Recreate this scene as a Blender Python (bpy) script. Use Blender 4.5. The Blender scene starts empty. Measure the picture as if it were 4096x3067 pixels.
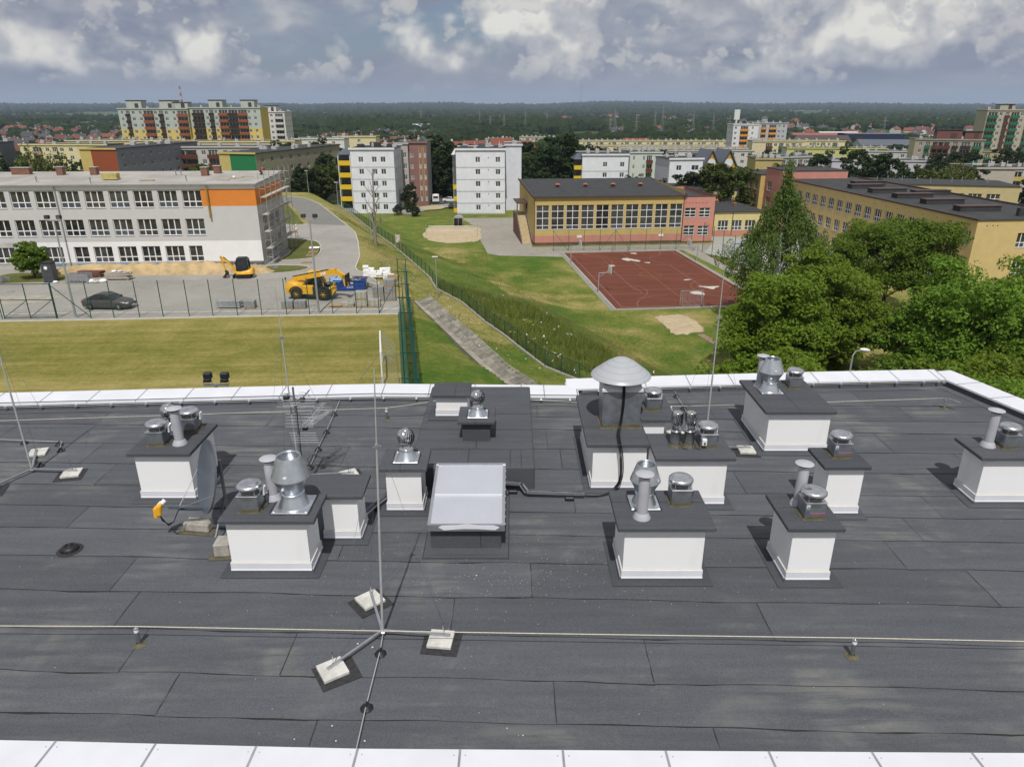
import bpy,bmesh,math,random
import numpy as np
from mathutils import Vector,Matrix,noise as mnoise
R = math.radians; PI = math.pi
sc = bpy.context.scene; COL = sc.collection
rng = random.Random(11)
# ------------------------------------------------------------------ camera
cam_d = bpy.data.cameras.new('Camera'); cam = bpy.data.objects.new('Camera',cam_d); COL.objects.link(cam)
cam.location = (0,0,18); cam.rotation_euler = (R(90 - 21.3),0,0)
cam_d.sensor_width = 36; cam_d.lens = 36 * 2840.5 / 4096; cam_d.clip_start = 0.3; cam_d.clip_end = 40000
sc.camera = cam
# ------------------------------------------------------------------ sun, sky, exposure
SUN_EL,SUN_AZ = 57.0,181.2          # the sun stands behind the camera, a touch to the left
sd = bpy.data.lights.new('Sun','SUN'); sd.energy = 3.7; sd.angle = R(0.5); sd.color = (1.0,.97,.93)
sun = bpy.data.objects.new('Sun',sd); COL.objects.link(sun)
sv = Vector((math.sin(R(SUN_AZ)) * math.cos(R(SUN_EL)),math.cos(R(SUN_AZ)) * math.cos(R(SUN_EL)),math.sin(R(SUN_EL))))
sun.rotation_euler = (-sv).to_track_quat('-Z','Y').to_euler(); sun.location = (0,-30,60)
vs = sc.view_settings; vs.view_transform = 'Standard'; vs.look = 'None'; vs.exposure = 0.0; vs.gamma = 1.0; vs.use_curve_mapping = False
class NT:
 """small helper around a node tree"""
 def __init__(s,tree): s.t = tree; s.n = tree.nodes; s.l = tree.links
 def new(s,typ,**kw):
  n = s.n.new(typ)
  for k,v in kw.items(): setattr(n,k,v)
  return n
 def link(s,a,b): s.l.new(a,b)
 def inp(s,sock,v):
  if hasattr(v,'is_output') or isinstance(v,bpy.types.NodeSocket): s.l.new(v,sock)
  else: sock.default_value = v
 def math(s,op,a,b=0.0,c=None,clamp=False):
  n = s.new('ShaderNodeMath',operation=op,use_clamp=clamp); s.inp(n.inputs[0],a); s.inp(n.inputs[1],b)
  if c is not None: s.inp(n.inputs[2],c)
  return n.outputs[0]
 def vmath(s,op,a,b=(0,0,0)):
  n = s.new('ShaderNodeVectorMath',operation=op); s.inp(n.inputs[0],a); s.inp(n.inputs[1],b); return n.outputs[0]
 def mix(s,f,a,b,blend='MIX'):
  n = s.new('ShaderNodeMix',data_type='RGBA',blend_type=blend); s.inp(n.inputs[0],f)
  s.inp(n.inputs[6],a if not isinstance(a,tuple) else (*a[:3],1)); s.inp(n.inputs[7],b if not isinstance(b,tuple) else (*b[:3],1)); return n.outputs[2]
 def noise(s,vec,scale,detail=4,rough=.55,dist=0.0,w=None):
  n = s.new('ShaderNodeTexNoise');
  if vec is not None: s.link(vec,n.inputs['Vector'])
  n.inputs['Scale'].default_value = scale; n.inputs['Detail'].default_value = detail
  n.inputs['Roughness'].default_value = rough; n.inputs['Distortion'].default_value = dist
  return n.outputs['Fac']
 def sstep(s,x,a,b,o0=0.0,o1=1.0):
  n = s.new('ShaderNodeMapRange',interpolation_type='SMOOTHSTEP'); s.inp(n.inputs[0],x)
  n.inputs[1].default_value = a; n.inputs[2].default_value = b; n.inputs[3].default_value = o0; n.inputs[4].default_value = o1; return n.outputs[0]
 def lin(s,x,a,b,o0=0.0,o1=1.0):
  n = s.new('ShaderNodeMapRange'); s.inp(n.inputs[0],x)
  n.inputs[1].default_value = a; n.inputs[2].default_value = b; n.inputs[3].default_value = o0; n.inputs[4].default_value = o1; return n.outputs[0]
world = bpy.data.worlds.new('World'); sc.world = world; world.use_nodes = True
def build_sky():
 w = NT(world.node_tree); w.n.clear()
 out = w.new('ShaderNodeOutputWorld'); bg = w.new('ShaderNodeBackground'); w.link(bg.outputs[0],out.inputs[0])
 sky = w.new('ShaderNodeTexSky',sky_type='NISHITA'); sky.sun_disc = False; sky.sun_elevation = R(SUN_EL); sky.sun_rotation = R(SUN_AZ)
 sky.air_density = 1.2; sky.dust_density = 1.6; sky.altitude = 200
 base = w.vmath('SCALE',sky.outputs[0]); base.node.inputs[3].default_value = 0.075
 tc = w.new('ShaderNodeTexCoord'); d = tc.outputs['Generated']
 sp = w.new('ShaderNodeSeparateXYZ'); w.link(d,sp.inputs[0]); z = sp.outputs[2]
 def off(v,o): return w.vmath('ADD',v,o)
 def billow(v,s,det=3):
  return w.math('ABSOLUTE',w.math('SUBTRACT',w.math('MULTIPLY',w.noise(v,s,det,.5),2.0),1.0))
 q0 = w.vmath('MULTIPLY',d,(1,1,2.6)); sh = w.noise(off(q0,(2.0,.3,3.1)),3.2,6,.55,.5); st = w.noise(off(q0,(5,1,1.7)),7,6,.6,.4)
 blue = w.mix(.6,base,(.155,.215,.36)); c = w.mix(w.sstep(sh,.33,.50,0,.94),blue,w.mix(w.sstep(st,.3,.7),(.215,.245,.335),(.36,.375,.43)))
 def heap(c,sc_,seed,lo,hi,zb,zs,bright,mid,dark,amt=1.0):
  """heaped clouds with a level base at sine-elevation zb"""
  wob = w.noise(off(d,(seed,0,0)),14,2); q = off(w.vmath('MULTIPLY',d,(1,1,zs)),(seed * 1.3,seed * .7,seed))
  def den(v): return w.math('ADD',w.math('MULTIPLY',w.noise(v,sc_,2,.5),.85),w.math('ADD',w.math('MULTIPLY',billow(v,sc_ * 2.6,3),.30),w.math('MULTIPLY',billow(v,sc_ * 7.0,3),.085)))
  d1 = den(q); d2 = den(off(q,(-.09 / sc_,0,.20 / sc_)))
  rise = w.sstep(w.math('ADD',z,w.lin(wob,.3,.7,-.008,.008)),zb - .004,zb + .012)
  m = w.math('MULTIPLY',w.sstep(d1,lo,hi),rise)
  lit = w.lin(w.math('SUBTRACT',d1,d2),-.07,.11); depth = w.sstep(d1,lo,lo + .16); lit = w.math('ADD',w.math('MULTIPLY',lit,.75),w.math('MULTIPLY',w.sstep(z,zb,zb + .05),.28)); lit = w.math('SUBTRACT',lit,w.math('MULTIPLY',depth,.08))
  lit = w.math('ADD',lit,w.lin(w.noise(q,sc_ * 9,4,.6),.3,.7,-.07,.07),clamp=True)
  col = w.mix(w.sstep(lit,.05,.50),dark,mid); col = w.mix(w.sstep(lit,.42,.85),col,bright)
  return w.mix(w.math('MULTIPLY',m,amt),c,col)
 c = heap(c,3.4,2.4,.43,.60,.050,1.9,(.50,.505,.525),(.34,.36,.42),(.195,.225,.315),.9)
 c = heap(c,3.9,6.1,.425,.545,.034,1.15,(.78,.765,.715),(.47,.48,.51),(.255,.28,.365))
 c = heap(c,12,9.3,.49,.57,.022,1.2,(.60,.59,.57),(.43,.44,.475),(.28,.305,.385),.6)
 hz = w.sstep(z,.0,.048,1.0,0.0)
 c = w.mix(w.math('MULTIPLY',hz,.86),c,(.285,.325,.43))
 below = w.sstep(z,-.02,.0)
 c = w.mix(below,(.10,.12,.12),c)
 w.link(c,bg.inputs[0]); bg.inputs[1].default_value = 1.0
 world.cycles.sampling_method = 'MANUAL'; world.cycles.sample_map_resolution = 512
build_sky()
# ------------------------------------------------------------------ mesh helpers
class MB:
 def __init__(s): s.v = []; s.f = []; s.m = []; s.s = []
 def add(s,vs,fs,mi=0,sm=False):
  o = len(s.v); s.v.extend([tuple(p) for p in vs])
  for f in fs: s.f.append([i + o for i in f]); s.m.append(mi); s.s.append(sm)
  return s
 def quad(s,a,b,c,d,mi=0): return s.add([a,b,c,d],[(0,1,2,3)],mi)
 def box(s,x0,x1,y0,y1,z0,z1,mi=0,M=None):
  vs = [(x0,y0,z0),(x1,y0,z0),(x1,y1,z0),(x0,y1,z0),(x0,y0,z1),(x1,y0,z1),(x1,y1,z1),(x0,y1,z1)]
  if M is not None: vs = [M @ Vector(p) for p in vs]
  return s.add(vs,[(3,2,1,0),(4,5,6,7),(0,1,5,4),(1,2,6,5),(2,3,7,6),(3,0,4,7)],mi)
 def cbox(s,x0,x1,y0,y1,z0,z1,b,mi=0,M=None):
  """box with chamfered edges"""
  bm = bmesh.new(); bmesh.ops.create_cube(bm,size=1)
  for q in bm.verts: q.co = Vector(((x0 + x1) / 2 + q.co.x * (x1 - x0),(y0 + y1) / 2 + q.co.y * (y1 - y0),(z0 + z1) / 2 + q.co.z * (z1 - z0)))
  bmesh.ops.bevel(bm,geom=bm.edges[:],offset=b,segments=1,affect='EDGES')
  return s.bm(bm,mi,M)
 def bm(s,bm,mi=0,M=None,sm=False):
  bm.verts.index_update(); vs = [(M @ q.co if M is not None else q.co.copy()) for q in bm.verts]
  fs = [[q.index for q in f.verts] for f in bm.faces]; bm.free(); return s.add(vs,fs,mi,sm)
 def cyl(s,p0,p1,r0,r1=None,n=10,mi=0,sm=True,caps=True):
  r1 = r0 if r1 is None else r1; p0 = Vector(p0); p1 = Vector(p1); d = (p1 - p0)
  if d.length < 1e-9: return s
  d.normalize(); a = d.orthogonal().normalized(); b = d.cross(a)
  vs = []
  for p,r in ((p0,r0),(p1,r1)):
   for i in range(n): t = 2 * PI * i / n; vs.append(p + a * (r * math.cos(t)) + b * (r * math.sin(t)))
  s.add(vs,[(i,(i + 1) % n,n + (i + 1) % n,n + i) for i in range(n)],mi,sm)
  if caps: s.add(vs,[list(range(n))[::-1],list(range(n,2 * n))],mi,False)
  return s
 def tube(s,pts,r,n=6,mi=0):
  pts = [Vector(p) for p in pts]
  for i in range(len(pts) - 1): s.cyl(pts[i],pts[i + 1],r,r,n,mi,True,True)
  return s
 def bar(s,p0,p1,w,h,mi=0):
  """square bar from p0 to p1, w wide, h high"""
  p0 = Vector(p0); p1 = Vector(p1); d = (p1 - p0).normalized(); up = Vector((0,0,1)) if abs(d.z) < .95 else Vector((0,1,0))
  a = d.cross(up).normalized() * (w / 2); b = a.cross(d).normalized() * (h / 2)
  vs = [p0 - a - b,p0 + a - b,p0 + a + b,p0 - a + b,p1 - a - b,p1 + a - b,p1 + a + b,p1 - a + b]
  return s.add(vs,[(0,1,2,3),(7,6,5,4),(0,4,5,1),(1,5,6,2),(2,6,7,3),(3,7,4,0)],mi)
 def lathe(s,prof,n=20,o=(0,0,0),mi=0,sm=True,cap0=False,cap1=False,hard=False):
  if hard:
   for a,b in zip(prof,prof[1:]): s.lathe([a,b],n,o,mi,sm)
   return s
  vs = []; o = Vector(o)
  for r,z in prof:
   for i in range(n): t = 2 * PI * i / n; vs.append((o.x + r * math.cos(t),o.y + r * math.sin(t),o.z + z))
  fs = []
  for k in range(len(prof) - 1):
   for i in range(n): j = (i + 1) % n; fs.append((k * n + i,k * n + j,(k + 1) * n + j,(k + 1) * n + i))
  s.add(vs,fs,mi,sm)
  if cap0: s.add(vs[:n],[list(range(n))[::-1]],mi)
  if cap1: s.add(vs[-n:],[list(range(n))],mi)
  return s
 def prism(s,poly,z0,z1,mi=0,M=None,bottom=True):
  n = len(poly); vs = [(x,y,z0) for x,y in poly] + [(x,y,z1) for x,y in poly]
  if M is not None: vs = [M @ Vector(p) for p in vs]
  fs = [list(range(n,2 * n))] + ([list(range(n))[::-1]] if bottom else []) + [(i,(i + 1) % n,n + (i + 1) % n,n + i) for i in range(n)]
  return s.add(vs,fs,mi)
 def mesh(s,name,mats):
  me = bpy.data.meshes.new(name); me.from_pydata([tuple(p) for p in s.v],[],s.f)
  for m in (mats if isinstance(mats,(list,tuple)) else [mats]): me.materials.append(m)
  me.polygons.foreach_set('material_index',s.m); me.polygons.foreach_set('use_smooth',s.s); me.update(); return me
 def build(s,name,mats,parent=None,loc=(0,0,0),rz=0.0):
  return ob(name,s.mesh(name,mats),parent,loc,rz)
def ob(name,data,parent=None,loc=(0,0,0),rz=0.0):
 o = bpy.data.objects.new(name,data); COL.objects.link(o); o.location = loc; o.rotation_euler = (0,0,rz)
 if parent is not None: o.parent = parent
 return o
def tag(o,label,cat,group=None):
 o['label'] = label; o['category'] = cat
 if group: o['group'] = group
 return o
def thing(name,label,cat,loc=(0,0,0),rz=0.0,group=None):
 return tag(ob(name,None,None,loc,rz),label,cat,group)
def struct(o): o['kind'] = 'structure'; return o
def stuff(o): o['kind'] = 'stuff'; return o
def copy_tree(o,parent=None,loc=None,rz=None,label=None,group=None):
 c = o.copy(); COL.objects.link(c)
 if parent is not None: c.parent = parent
 if loc is not None: c.location = loc
 if rz is not None: c.rotation_euler = (0,0,rz)
 if label: c['label'] = label
 if group: c['group'] = group
 for ch in list(o.children): copy_tree(ch,c)
 return c
def bevel_mesh(me,w,seg=1,ang=30):
 bm = bmesh.new(); bm.from_mesh(me)
 es = [e for e in bm.edges if len(e.link_faces) == 2 and e.calc_face_angle(0) > R(ang)]
 bmesh.ops.bevel(bm,geom=es,offset=w,segments=seg,affect='EDGES'); bm.to_mesh(me); bm.free(); return me
def rotz(x,y,a): c,s_ = math.cos(a),math.sin(a); return x * c - y * s_,x * s_ + y * c
def text_mesh(name,body,size,mat_,extrude=.004,shear=0.0,bold=0.0,align='CENTER'):
 cu = bpy.data.curves.new(name,'FONT'); cu.body = body; cu.size = size; cu.extrude = extrude; cu.align_x = align; cu.align_y = 'CENTER'; cu.shear = shear; cu.offset = bold; cu.resolution_u = 2
 o = bpy.data.objects.new(name,cu); COL.objects.link(o); bpy.context.view_layer.update()
 me = bpy.data.meshes.new_from_object(o.evaluated_get(bpy.context.evaluated_depsgraph_get())); bpy.data.objects.remove(o); bpy.data.curves.remove(cu)
 me.materials.clear(); me.materials.append(mat_); return me
# ------------------------------------------------------------------ materials
def mat(name,c,rough=.8,var=.12,scale=3.0,metal=0.0,bump=0.0,bscale=40.0,spec=.4,c2=None,f=(.35,.65),rnd=0.0,detail=5,stretch=None,aniso=0.0):
 m = bpy.data.materials.new(name); m.use_nodes = True; t = NT(m.node_tree); b = t.n['Principled BSDF']
 tc = t.new('ShaderNodeTexCoord'); co = tc.outputs['Object']
 if stretch: co = t.vmath('MULTIPLY',co,stretch)
 nz = t.noise(co,scale,detail)
 a = tuple(x * (1 - var) for x in c); d = tuple(min(1,x * (1 + var)) for x in c) if c2 is None else c2
 col = t.mix(t.lin(nz,f[0],f[1]),a,d)
 if rnd:
  oi = t.new('ShaderNodeObjectInfo'); hv = t.new('ShaderNodeHueSaturation'); t.link(col,hv.inputs['Color'])
  t.link(t.lin(oi.outputs['Random'],0,1,1 - rnd,1 + rnd),hv.inputs['Value']); col = hv.outputs[0]
 t.link(col,b.inputs['Base Color']); b.inputs['Roughness'].default_value = rough; b.inputs['Metallic'].default_value = metal
 b.inputs['Specular IOR Level'].default_value = spec
 if aniso: b.inputs['Anisotropic'].default_value = aniso
 if bump:
  bp = t.new('ShaderNodeBump'); bp.inputs['Strength'].default_value = bump; bp.inputs['Distance'].default_value = .02
  t.link(t.noise(tc.outputs['Object'],bscale,4),bp.inputs['Height']); t.link(bp.outputs[0],b.inputs['Normal'])
 m['nt'] = 1
 return m
def mat_membrane(name,base,dust,dustamt):
 m = bpy.data.materials.new(name); m.use_nodes = True; t = NT(m.node_tree); b = t.n['Principled BSDF']
 g = t.new('ShaderNodeNewGeometry'); po = g.outputs['Position']
 gr = t.noise(po,150,2,.7)                                    # mineral granules
 gr2 = t.noise(po,46,3,.7)
 streak = t.noise(t.vmath('MULTIPLY',po,(.35,3.2,1)),1.5,5,.6,.4)
 cl = t.noise(po,.55,5,.62,.5)
 oi = t.new('ShaderNodeObjectInfo')
 v = t.math('ADD',t.lin(gr,.28,.72,.60,1.45),t.lin(gr2,.3,.7,-.22,.22))
 v = t.math('MULTIPLY',v,t.lin(streak,.3,.7,.87,1.12)); v = t.math('MULTIPLY',v,t.lin(oi.outputs['Random'],0,1,.88,1.12))
 col = t.mix(1.0,base,(1,1,1),'MULTIPLY'); sc_ = t.vmath('SCALE',col); t.link(v,sc_.node.inputs[3])
 dm = t.math('MULTIPLY',t.sstep(cl,.48,.74),t.sstep(streak,.34,.68)); dm = t.math('MULTIPLY',dm,dustamt)
 col = t.mix(dm,sc_,dust)
 t.link(col,b.inputs['Base Color']); b.inputs['Roughness'].default_value = .88; b.inputs['Specular IOR Level'].default_value = .35
 bp = t.new('ShaderNodeBump'); bp.inputs['Strength'].default_value = .55; bp.inputs['Distance'].default_value = .01
 t.link(t.math('ADD',gr,t.math('MULTIPLY',t.noise(po,2.2,4),1.2)),bp.inputs['Height']); t.link(bp.outputs[0],b.inputs['Normal'])
 return m
M = {}
M['membrane'] = mat_membrane('membrane',(.082,.088,.099),(.205,.20,.178),.72)
M['membrane_new'] = mat_membrane('membrane_new',(.066,.071,.081),(.12,.118,.11),.25)
M['bitumen'] = mat('bitumen',(.026,.024,.022),.55,.3,20)
M['sealant'] = mat('sealant',(.105,.092,.058),.75,.25,14,bump=.2)
M['coping'] = mat('coping_sheet',(.66,.67,.71),.38,.04,1.3,spec=.5)
M['coping_side'] = mat('coping_side',(.60,.61,.65),.5,.05,2); M['joint'] = mat('coping_joint',(.27,.275,.30),.6,.15,3)
M['render_white'] = mat('render_white',(.815,.815,.815),.9,.0,1.5,c2=(.735,.73,.715),f=(.48,.78),stretch=(1,1,.22), bump=.35,bscale=85)
M['flashing'] = mat('flashing',(.64,.65,.69),.42,.05,2.0)
M['foam'] = mat('foam_line',(.50,.40,.16),.8,.2,9)
M['galv'] = mat('galvanised',(.60,.63,.67),.30,.16,5.0,metal=.9,bump=.03,bscale=12,f=(.3,.7))
M['galv_dull'] = mat('galvanised_dull',(.30,.325,.355),.42,.18,5.0,metal=.8)
M['rod_grey'] = mat('rod_grey',(.43,.44,.45),.45,.08,4,metal=.25); M['steel'] = mat('stainless',(.66,.66,.67),.08,.06,6,metal=1.0)
M['alu'] = mat('spun_aluminium',(.70,.70,.72),.24,.05,2.0,metal=1.0,aniso=.5)
M['alu_bar'] = mat('aluminium_bar',(.56,.57,.60),.33,.08,8,metal=.9)
M['pvc'] = mat('grey_pvc',(.40,.40,.44),.5,.07,3)
M['hood_grey'] = mat('hood_paint',(.37,.385,.41),.38,.05,2,spec=.5)
M['black'] = mat('black_plastic',(.014,.014,.016),.5,.2,9)
M['cable'] = mat('black_cable',(.010,.010,.011),.42,.2,8)
M['rope'] = mat('safety_rope',(.55,.52,.40),.6,.2,60)
M['concrete'] = mat('paver_concrete',(.52,.51,.47),.9,.16,7,bump=.3,bscale=60)
M['concrete_dark'] = mat('old_concrete',(.33,.31,.27),.92,.22,6,bump=.4,bscale=45)
M['pad'] = mat('rubber_pad',(.030,.030,.032),.8,.3,12,bump=.2)
M['dish'] = mat('dish_paint',(.080,.095,.120),.36,.08,3,spec=.5)
M['lnb'] = mat('lnb_orange',(.72,.36,.02),.4,.06,9)
M['white_plastic'] = mat('white_plastic',(.74,.75,.76),.4,.05,8)
M['sticker'] = mat('sticker',(.58,.62,.72),.4,.1,30)
M['ink_pink'] = mat('ink_pink',(.62,.14,.30),.5,.1,30)
M['ink_blue'] = mat('ink_blue',(.05,.08,.28),.5,.1,30)
M['ink_grey'] = mat('ink_grey',(.10,.11,.12),.5,.1,30)
def mat_poly():
 m = bpy.data.materials.new('polycarbonate'); m.use_nodes = True; t = NT(m.node_tree); b = t.n['Principled BSDF']
 tc = t.new('ShaderNodeTexCoord'); wv = t.new('ShaderNodeTexWave',wave_type='BANDS',bands_direction='X'); t.link(tc.outputs['Object'],wv.inputs[0]); wv.inputs['Scale'].default_value = 14
 n = t.noise(tc.outputs['Object'],1.4,4)
 col = t.mix(t.lin(wv.outputs['Fac'],0,1),(.34,.355,.39),(.43,.45,.495)); col = t.mix(t.lin(n,.3,.7,0,.35),col,(.47,.49,.53))
 t.link(col,b.inputs['Base Color']); b.inputs['Roughness'].default_value = .3; b.inputs['Specular IOR Level'].default_value = .6
 bp = t.new('ShaderNodeBump'); bp.inputs['Strength'].default_value = .25; bp.inputs['Distance'].default_value = .01; t.link(wv.outputs['Fac'],bp.inputs['Height']); t.link(bp.outputs[0],b.inputs['Normal'])
 return m
M['poly'] = mat_poly()
# ================================================================== the roof in front
RZ = 10.0
def lerp_pl(pl,x):
 if x <= pl[0][0]: a,b = pl[0],pl[1]
 elif x >= pl[-1][0]: a,b = pl[-2],pl[-1]
 else:
  for a,b in zip(pl,pl[1:]):
   if a[0] <= x <= b[0]: break
 return a[1] + (b[1] - a[1]) * (x - a[0]) / (b[0] - a[0])
FAR_L = [(-20.5,17.93),(-14.5,18.35),(-4.0,19.06),(1.95,18.92)]
FAR_R = [(1.6,19.40),(4.77,19.68),(9.09,20.0),(13.2,20.23)]
NEAR = [(-20,7.22),(-6.8,7.09),(-2.16,6.95),(6.7,6.88),(18,6.86)]
SIDE = [(6.0,17.55),(17.65,13.95),(20.23,13.2)]               # (y, x)
roof = thing('flat_roofed_building','low white building whose grey felt roof is crowded with vents and chimneys','building',(0,0,0))
b = MB()
poly = [(-20.5,6.3),(18.2,6.2),(13.95,20.85),(1.6,20.05),(1.9,19.6),(-4,19.75),(-20.5,18.6)]
b.prism(poly,-8.0,RZ - .02); b.build('wall',M['render_white'],roof)
ROWS = [6.70,7.49,8.29,9.24,10.2,11.21,12.16,13.02,13.92,14.95,16.02,17.16,17.95,19.0,20.75]
CUTS = [[-9.5,-2.72,2.78,10.4],[-12.3,-5.03,.62,7.9],[-11.4,-5.97,-3.5,2.12,9.3],[-13,-6.58,-1.0,4.23,11.6],[-7.13,.35,8.4],[-11.8,-3.3,7.34],[-9.07,-.6,8.14],
  [-13.4,-6.0,1.35,9.0],[-9.48,-2.6,5.2,9.85],[-10.4,-4.1,1.2,10.9],[-13.3,-5.6,.9,9.48],[-11.27,-6.6,9.04],[-9.6,-5.1,.7,5.6,11.0],[4.0,10.2]]
SLOPE = -.027
def sheet(x0,x1,ya,yb,seed):
 r = random.Random(seed); n = max(2,int((x1 - x0) / .35)); mb = MB(); xs = [x0 + (x1 - x0) * i / n for i in range(n + 1)]
 ph = r.uniform(0,9); fr = [ya + SLOPE * x + r.uniform(-.006,.006) + .016 * math.sin(x * 1.1 + ph) + .009 * math.sin(x * 2.7 + ph * 2) for x in xs]; zf = [RZ + .0125 + r.uniform(-.0012,.0022) for x in xs]
 fa = [yb + .06 + SLOPE * x for x in xs]
 vs = [(x,y,z) for x,y,z in zip(xs,fr,zf)] + [(x,(y + y2) / 2,RZ + .0085 + r.uniform(-.0015,.0015)) for x,y,y2 in zip(xs,fr,fa)] + [(x,y,RZ + .003) for x,y in zip(xs,fa)] + [(x,y + .001,RZ - .004) for x,y in zip(xs,fr)]
 m = n + 1
 mb.add(vs,[(i,i + 1,m + i + 1,m + i) for i in range(n)] + [(m + i,m + i + 1,2 * m + i + 1,2 * m + i) for i in range(n)],0,True)
 mb.add(vs,[(3 * m + i,3 * m + i + 1,i + 1,i) for i in range(n)],1)
 bl = [max(.0,r.gauss(.005,.011)) for x in xs]
 vs = [(x,y + .002,RZ + .0062) for x,y in zip(xs,fr)] + [(x,y - w,RZ + .0058) for x,y,w in zip(xs,fr,bl)]
 mb.add(vs,[(m + i,m + i + 1,i + 1,i) for i in range(n)],1)
 k = 5; ys = [ya + SLOPE * x0 + (yb - ya) * i / k for i in range(k + 1)]
 w = [r.uniform(.0,.018) for _ in ys]
 mb.add([(x0 + .006,y,RZ + .0145 - .008 * i / k) for i,y in enumerate(ys)] + [(x0 - q,y,RZ + .0145 - .008 * i / k) for i,(y,q) in enumerate(zip(ys,w))],[(i,i + 1,k + 2 + i,k + 1 + i) for i in range(k)],1)
 return mb.build('membrane_sheet',[M['membrane'],M['bitumen']],roof)
for k in range(len(ROWS) - 1):
 ym = (ROWS[k] + ROWS[k + 1]) / 2
 xr = lerp_pl(SIDE,ROWS[k]) - .05 + .1; xl = -19.5 if k < 13 else 1.9
 cs = [c for c in CUTS[k] if xl < c < xr - 1]; ed = [xl] + cs + [xr]
 for i in range(len(ed) - 1):
  yb = ROWS[k + 1]
  sheet(ed[i],ed[i + 1],ROWS[k],yb,k * 50 + i)
b = MB();
for pl,s_,in ((FAR_L,-1),(FAR_R,-1)):
 for (xa,ya),(xb,yb) in zip(pl,pl[1:]):
  b.quad((xa,ya - .22,RZ + .017),(xb,yb - .22,RZ + .017),(xb,yb + .06,RZ + .03),(xa,ya + .06,RZ + .03))
  b.quad((xa,ya + .06,RZ + .03),(xb,yb + .06,RZ + .03),(xb,yb + .07,RZ + .24),(xa,ya + .07,RZ + .24))
b.build('far_edge_strip',M['membrane'],roof); b = MB()
for (ya,xa),(yb,xb) in zip(SIDE,SIDE[1:]): b.quad((xa - .22,ya,RZ + .019),(xa + .06,ya,RZ + .03),(xb + .06,yb,RZ + .03),(xb - .22,yb,RZ + .019)); b.quad((xa + .06,ya,RZ + .03),(xa + .07,ya,RZ + .24),(xb + .07,yb,RZ + .24),(xb + .06,yb,RZ + .03))
b.build('side_edge_strip',M['membrane'],roof); b = MB()
for (xa,ya),(xb,yb) in zip(NEAR,NEAR[1:]):
 b.quad((xa,ya - .2,RZ + .018),(xb,yb - .2,RZ + .018),(xb,yb + .14,RZ + .018),(xa,ya + .14,RZ + .018))
b.build('near_edge_strip',M['membrane'],roof)
def coping_run(inner,outer,cuts,zi,zo,flip=False,along='x'):
 """inner/outer: functions of the running coordinate"""
 for a,c in zip(cuts,cuts[1:]):
  mb = MB(); g = .004; q = [a + g,c - g]
  def pt(t,side,z): v = (inner if side == 0 else outer)(t); return (t,v,z) if along == 'x' else (v,t,z)
  T = [pt(q[0],0,zi),pt(q[1],0,zi),pt(q[1],1,zo),pt(q[0],1,zo)]
  Bt = [(p[0],p[1],p[2] - .055) for p in T]
  fs = [(0,1,2,3),(4,5,1,0),(5,6,2,1),(6,7,3,2),(7,4,0,3)]
  if flip: fs = [f[::-1] for f in fs]
  mb.add(T + Bt,fs,0)
  w = .016
  S = [pt(c - w,0,zi + .004),pt(c + w,0,zi + .004),pt(c + w,1,zo + .004),pt(c - w,1,zo + .004)]
  fs = [(0,1,2,3)] if not flip else [(3,2,1,0)]
  mb.add(S,fs,1)
  for t in (q[0] + .07,q[1] - .07):
   for s_ in (.16,.84):
    i0,o0 = (inner(t),outer(t)); v = i0 + (o0 - i0) * s_; z = zi + (zo - zi) * s_
    p = (t,v,z) if along == 'x' else (v,t,z)
    mb.cyl((p[0],p[1],z - .002),(p[0],p[1],z + .005),.010,.008,6,1)
  mb.build('coping_panel',[M['coping'],M['joint']],roof)
st = 1.335
coping_run(lambda x: lerp_pl(FAR_L,x),lambda x: lerp_pl(FAR_L,x) + .76,[-14.71 + st * k for k in range(-4,8)] + [-3.79,-2.43,-1.1,.27,.94,1.9],RZ + .205,RZ + .268)
coping_run(lambda x: lerp_pl(FAR_R,x),lambda x: lerp_pl(FAR_R,x) + .69 + .0 * x,[1.62,2.66,3.99,5.32,6.65,7.96,9.27,10.53,11.77,13.03,13.24],RZ + .255,RZ + .318)
coping_run(lambda x: lerp_pl(NEAR,x),lambda x: lerp_pl(NEAR,x) - .62,[-6.06 + 1.345 * k for k in range(-6,9)] + [6.0,7.4,8.8,10.2,11.6,13.0,14.4,15.8],RZ + .15,RZ + .20,True)
coping_run(lambda y: lerp_pl(SIDE,y),lambda y: lerp_pl(SIDE,y) + .70,[7 + 1.30 * k for k in range(10)] + [19.8,20.85],RZ + .255,RZ + .318,True,'y')
b = MB()
def wall_run(pl,d0,d1,z1,along='x'):
 for (xa,ya),(xb,yb) in zip(pl,pl[1:]):
  q = [(xa,ya + d0),(xb,yb + d0),(xb,yb + d1),(xa,ya + d1)]
  if along != 'x': q = [(y,x) for x,y in q][::-1]
  if d1 < d0: q = q[::-1]
  b.prism(q,RZ - .5,z1)
wall_run(FAR_L,.08,.70,RZ + .195); wall_run(FAR_R,.08,.62,RZ + .245); wall_run(NEAR,-.08,-.56,RZ + .14); wall_run(SIDE,.08,.62,RZ + .245,'y')
b.build('parapet',M['coping_side'],roof)
b = MB(); x0,x1,y0,y1,z1 = -2.28,.51,13.98,18.85,RZ + .56
b.cbox(x0,x1,y0,y1,RZ - .05,z1,.03); b.build('raised_deck',M['membrane_new'],roof)
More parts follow.
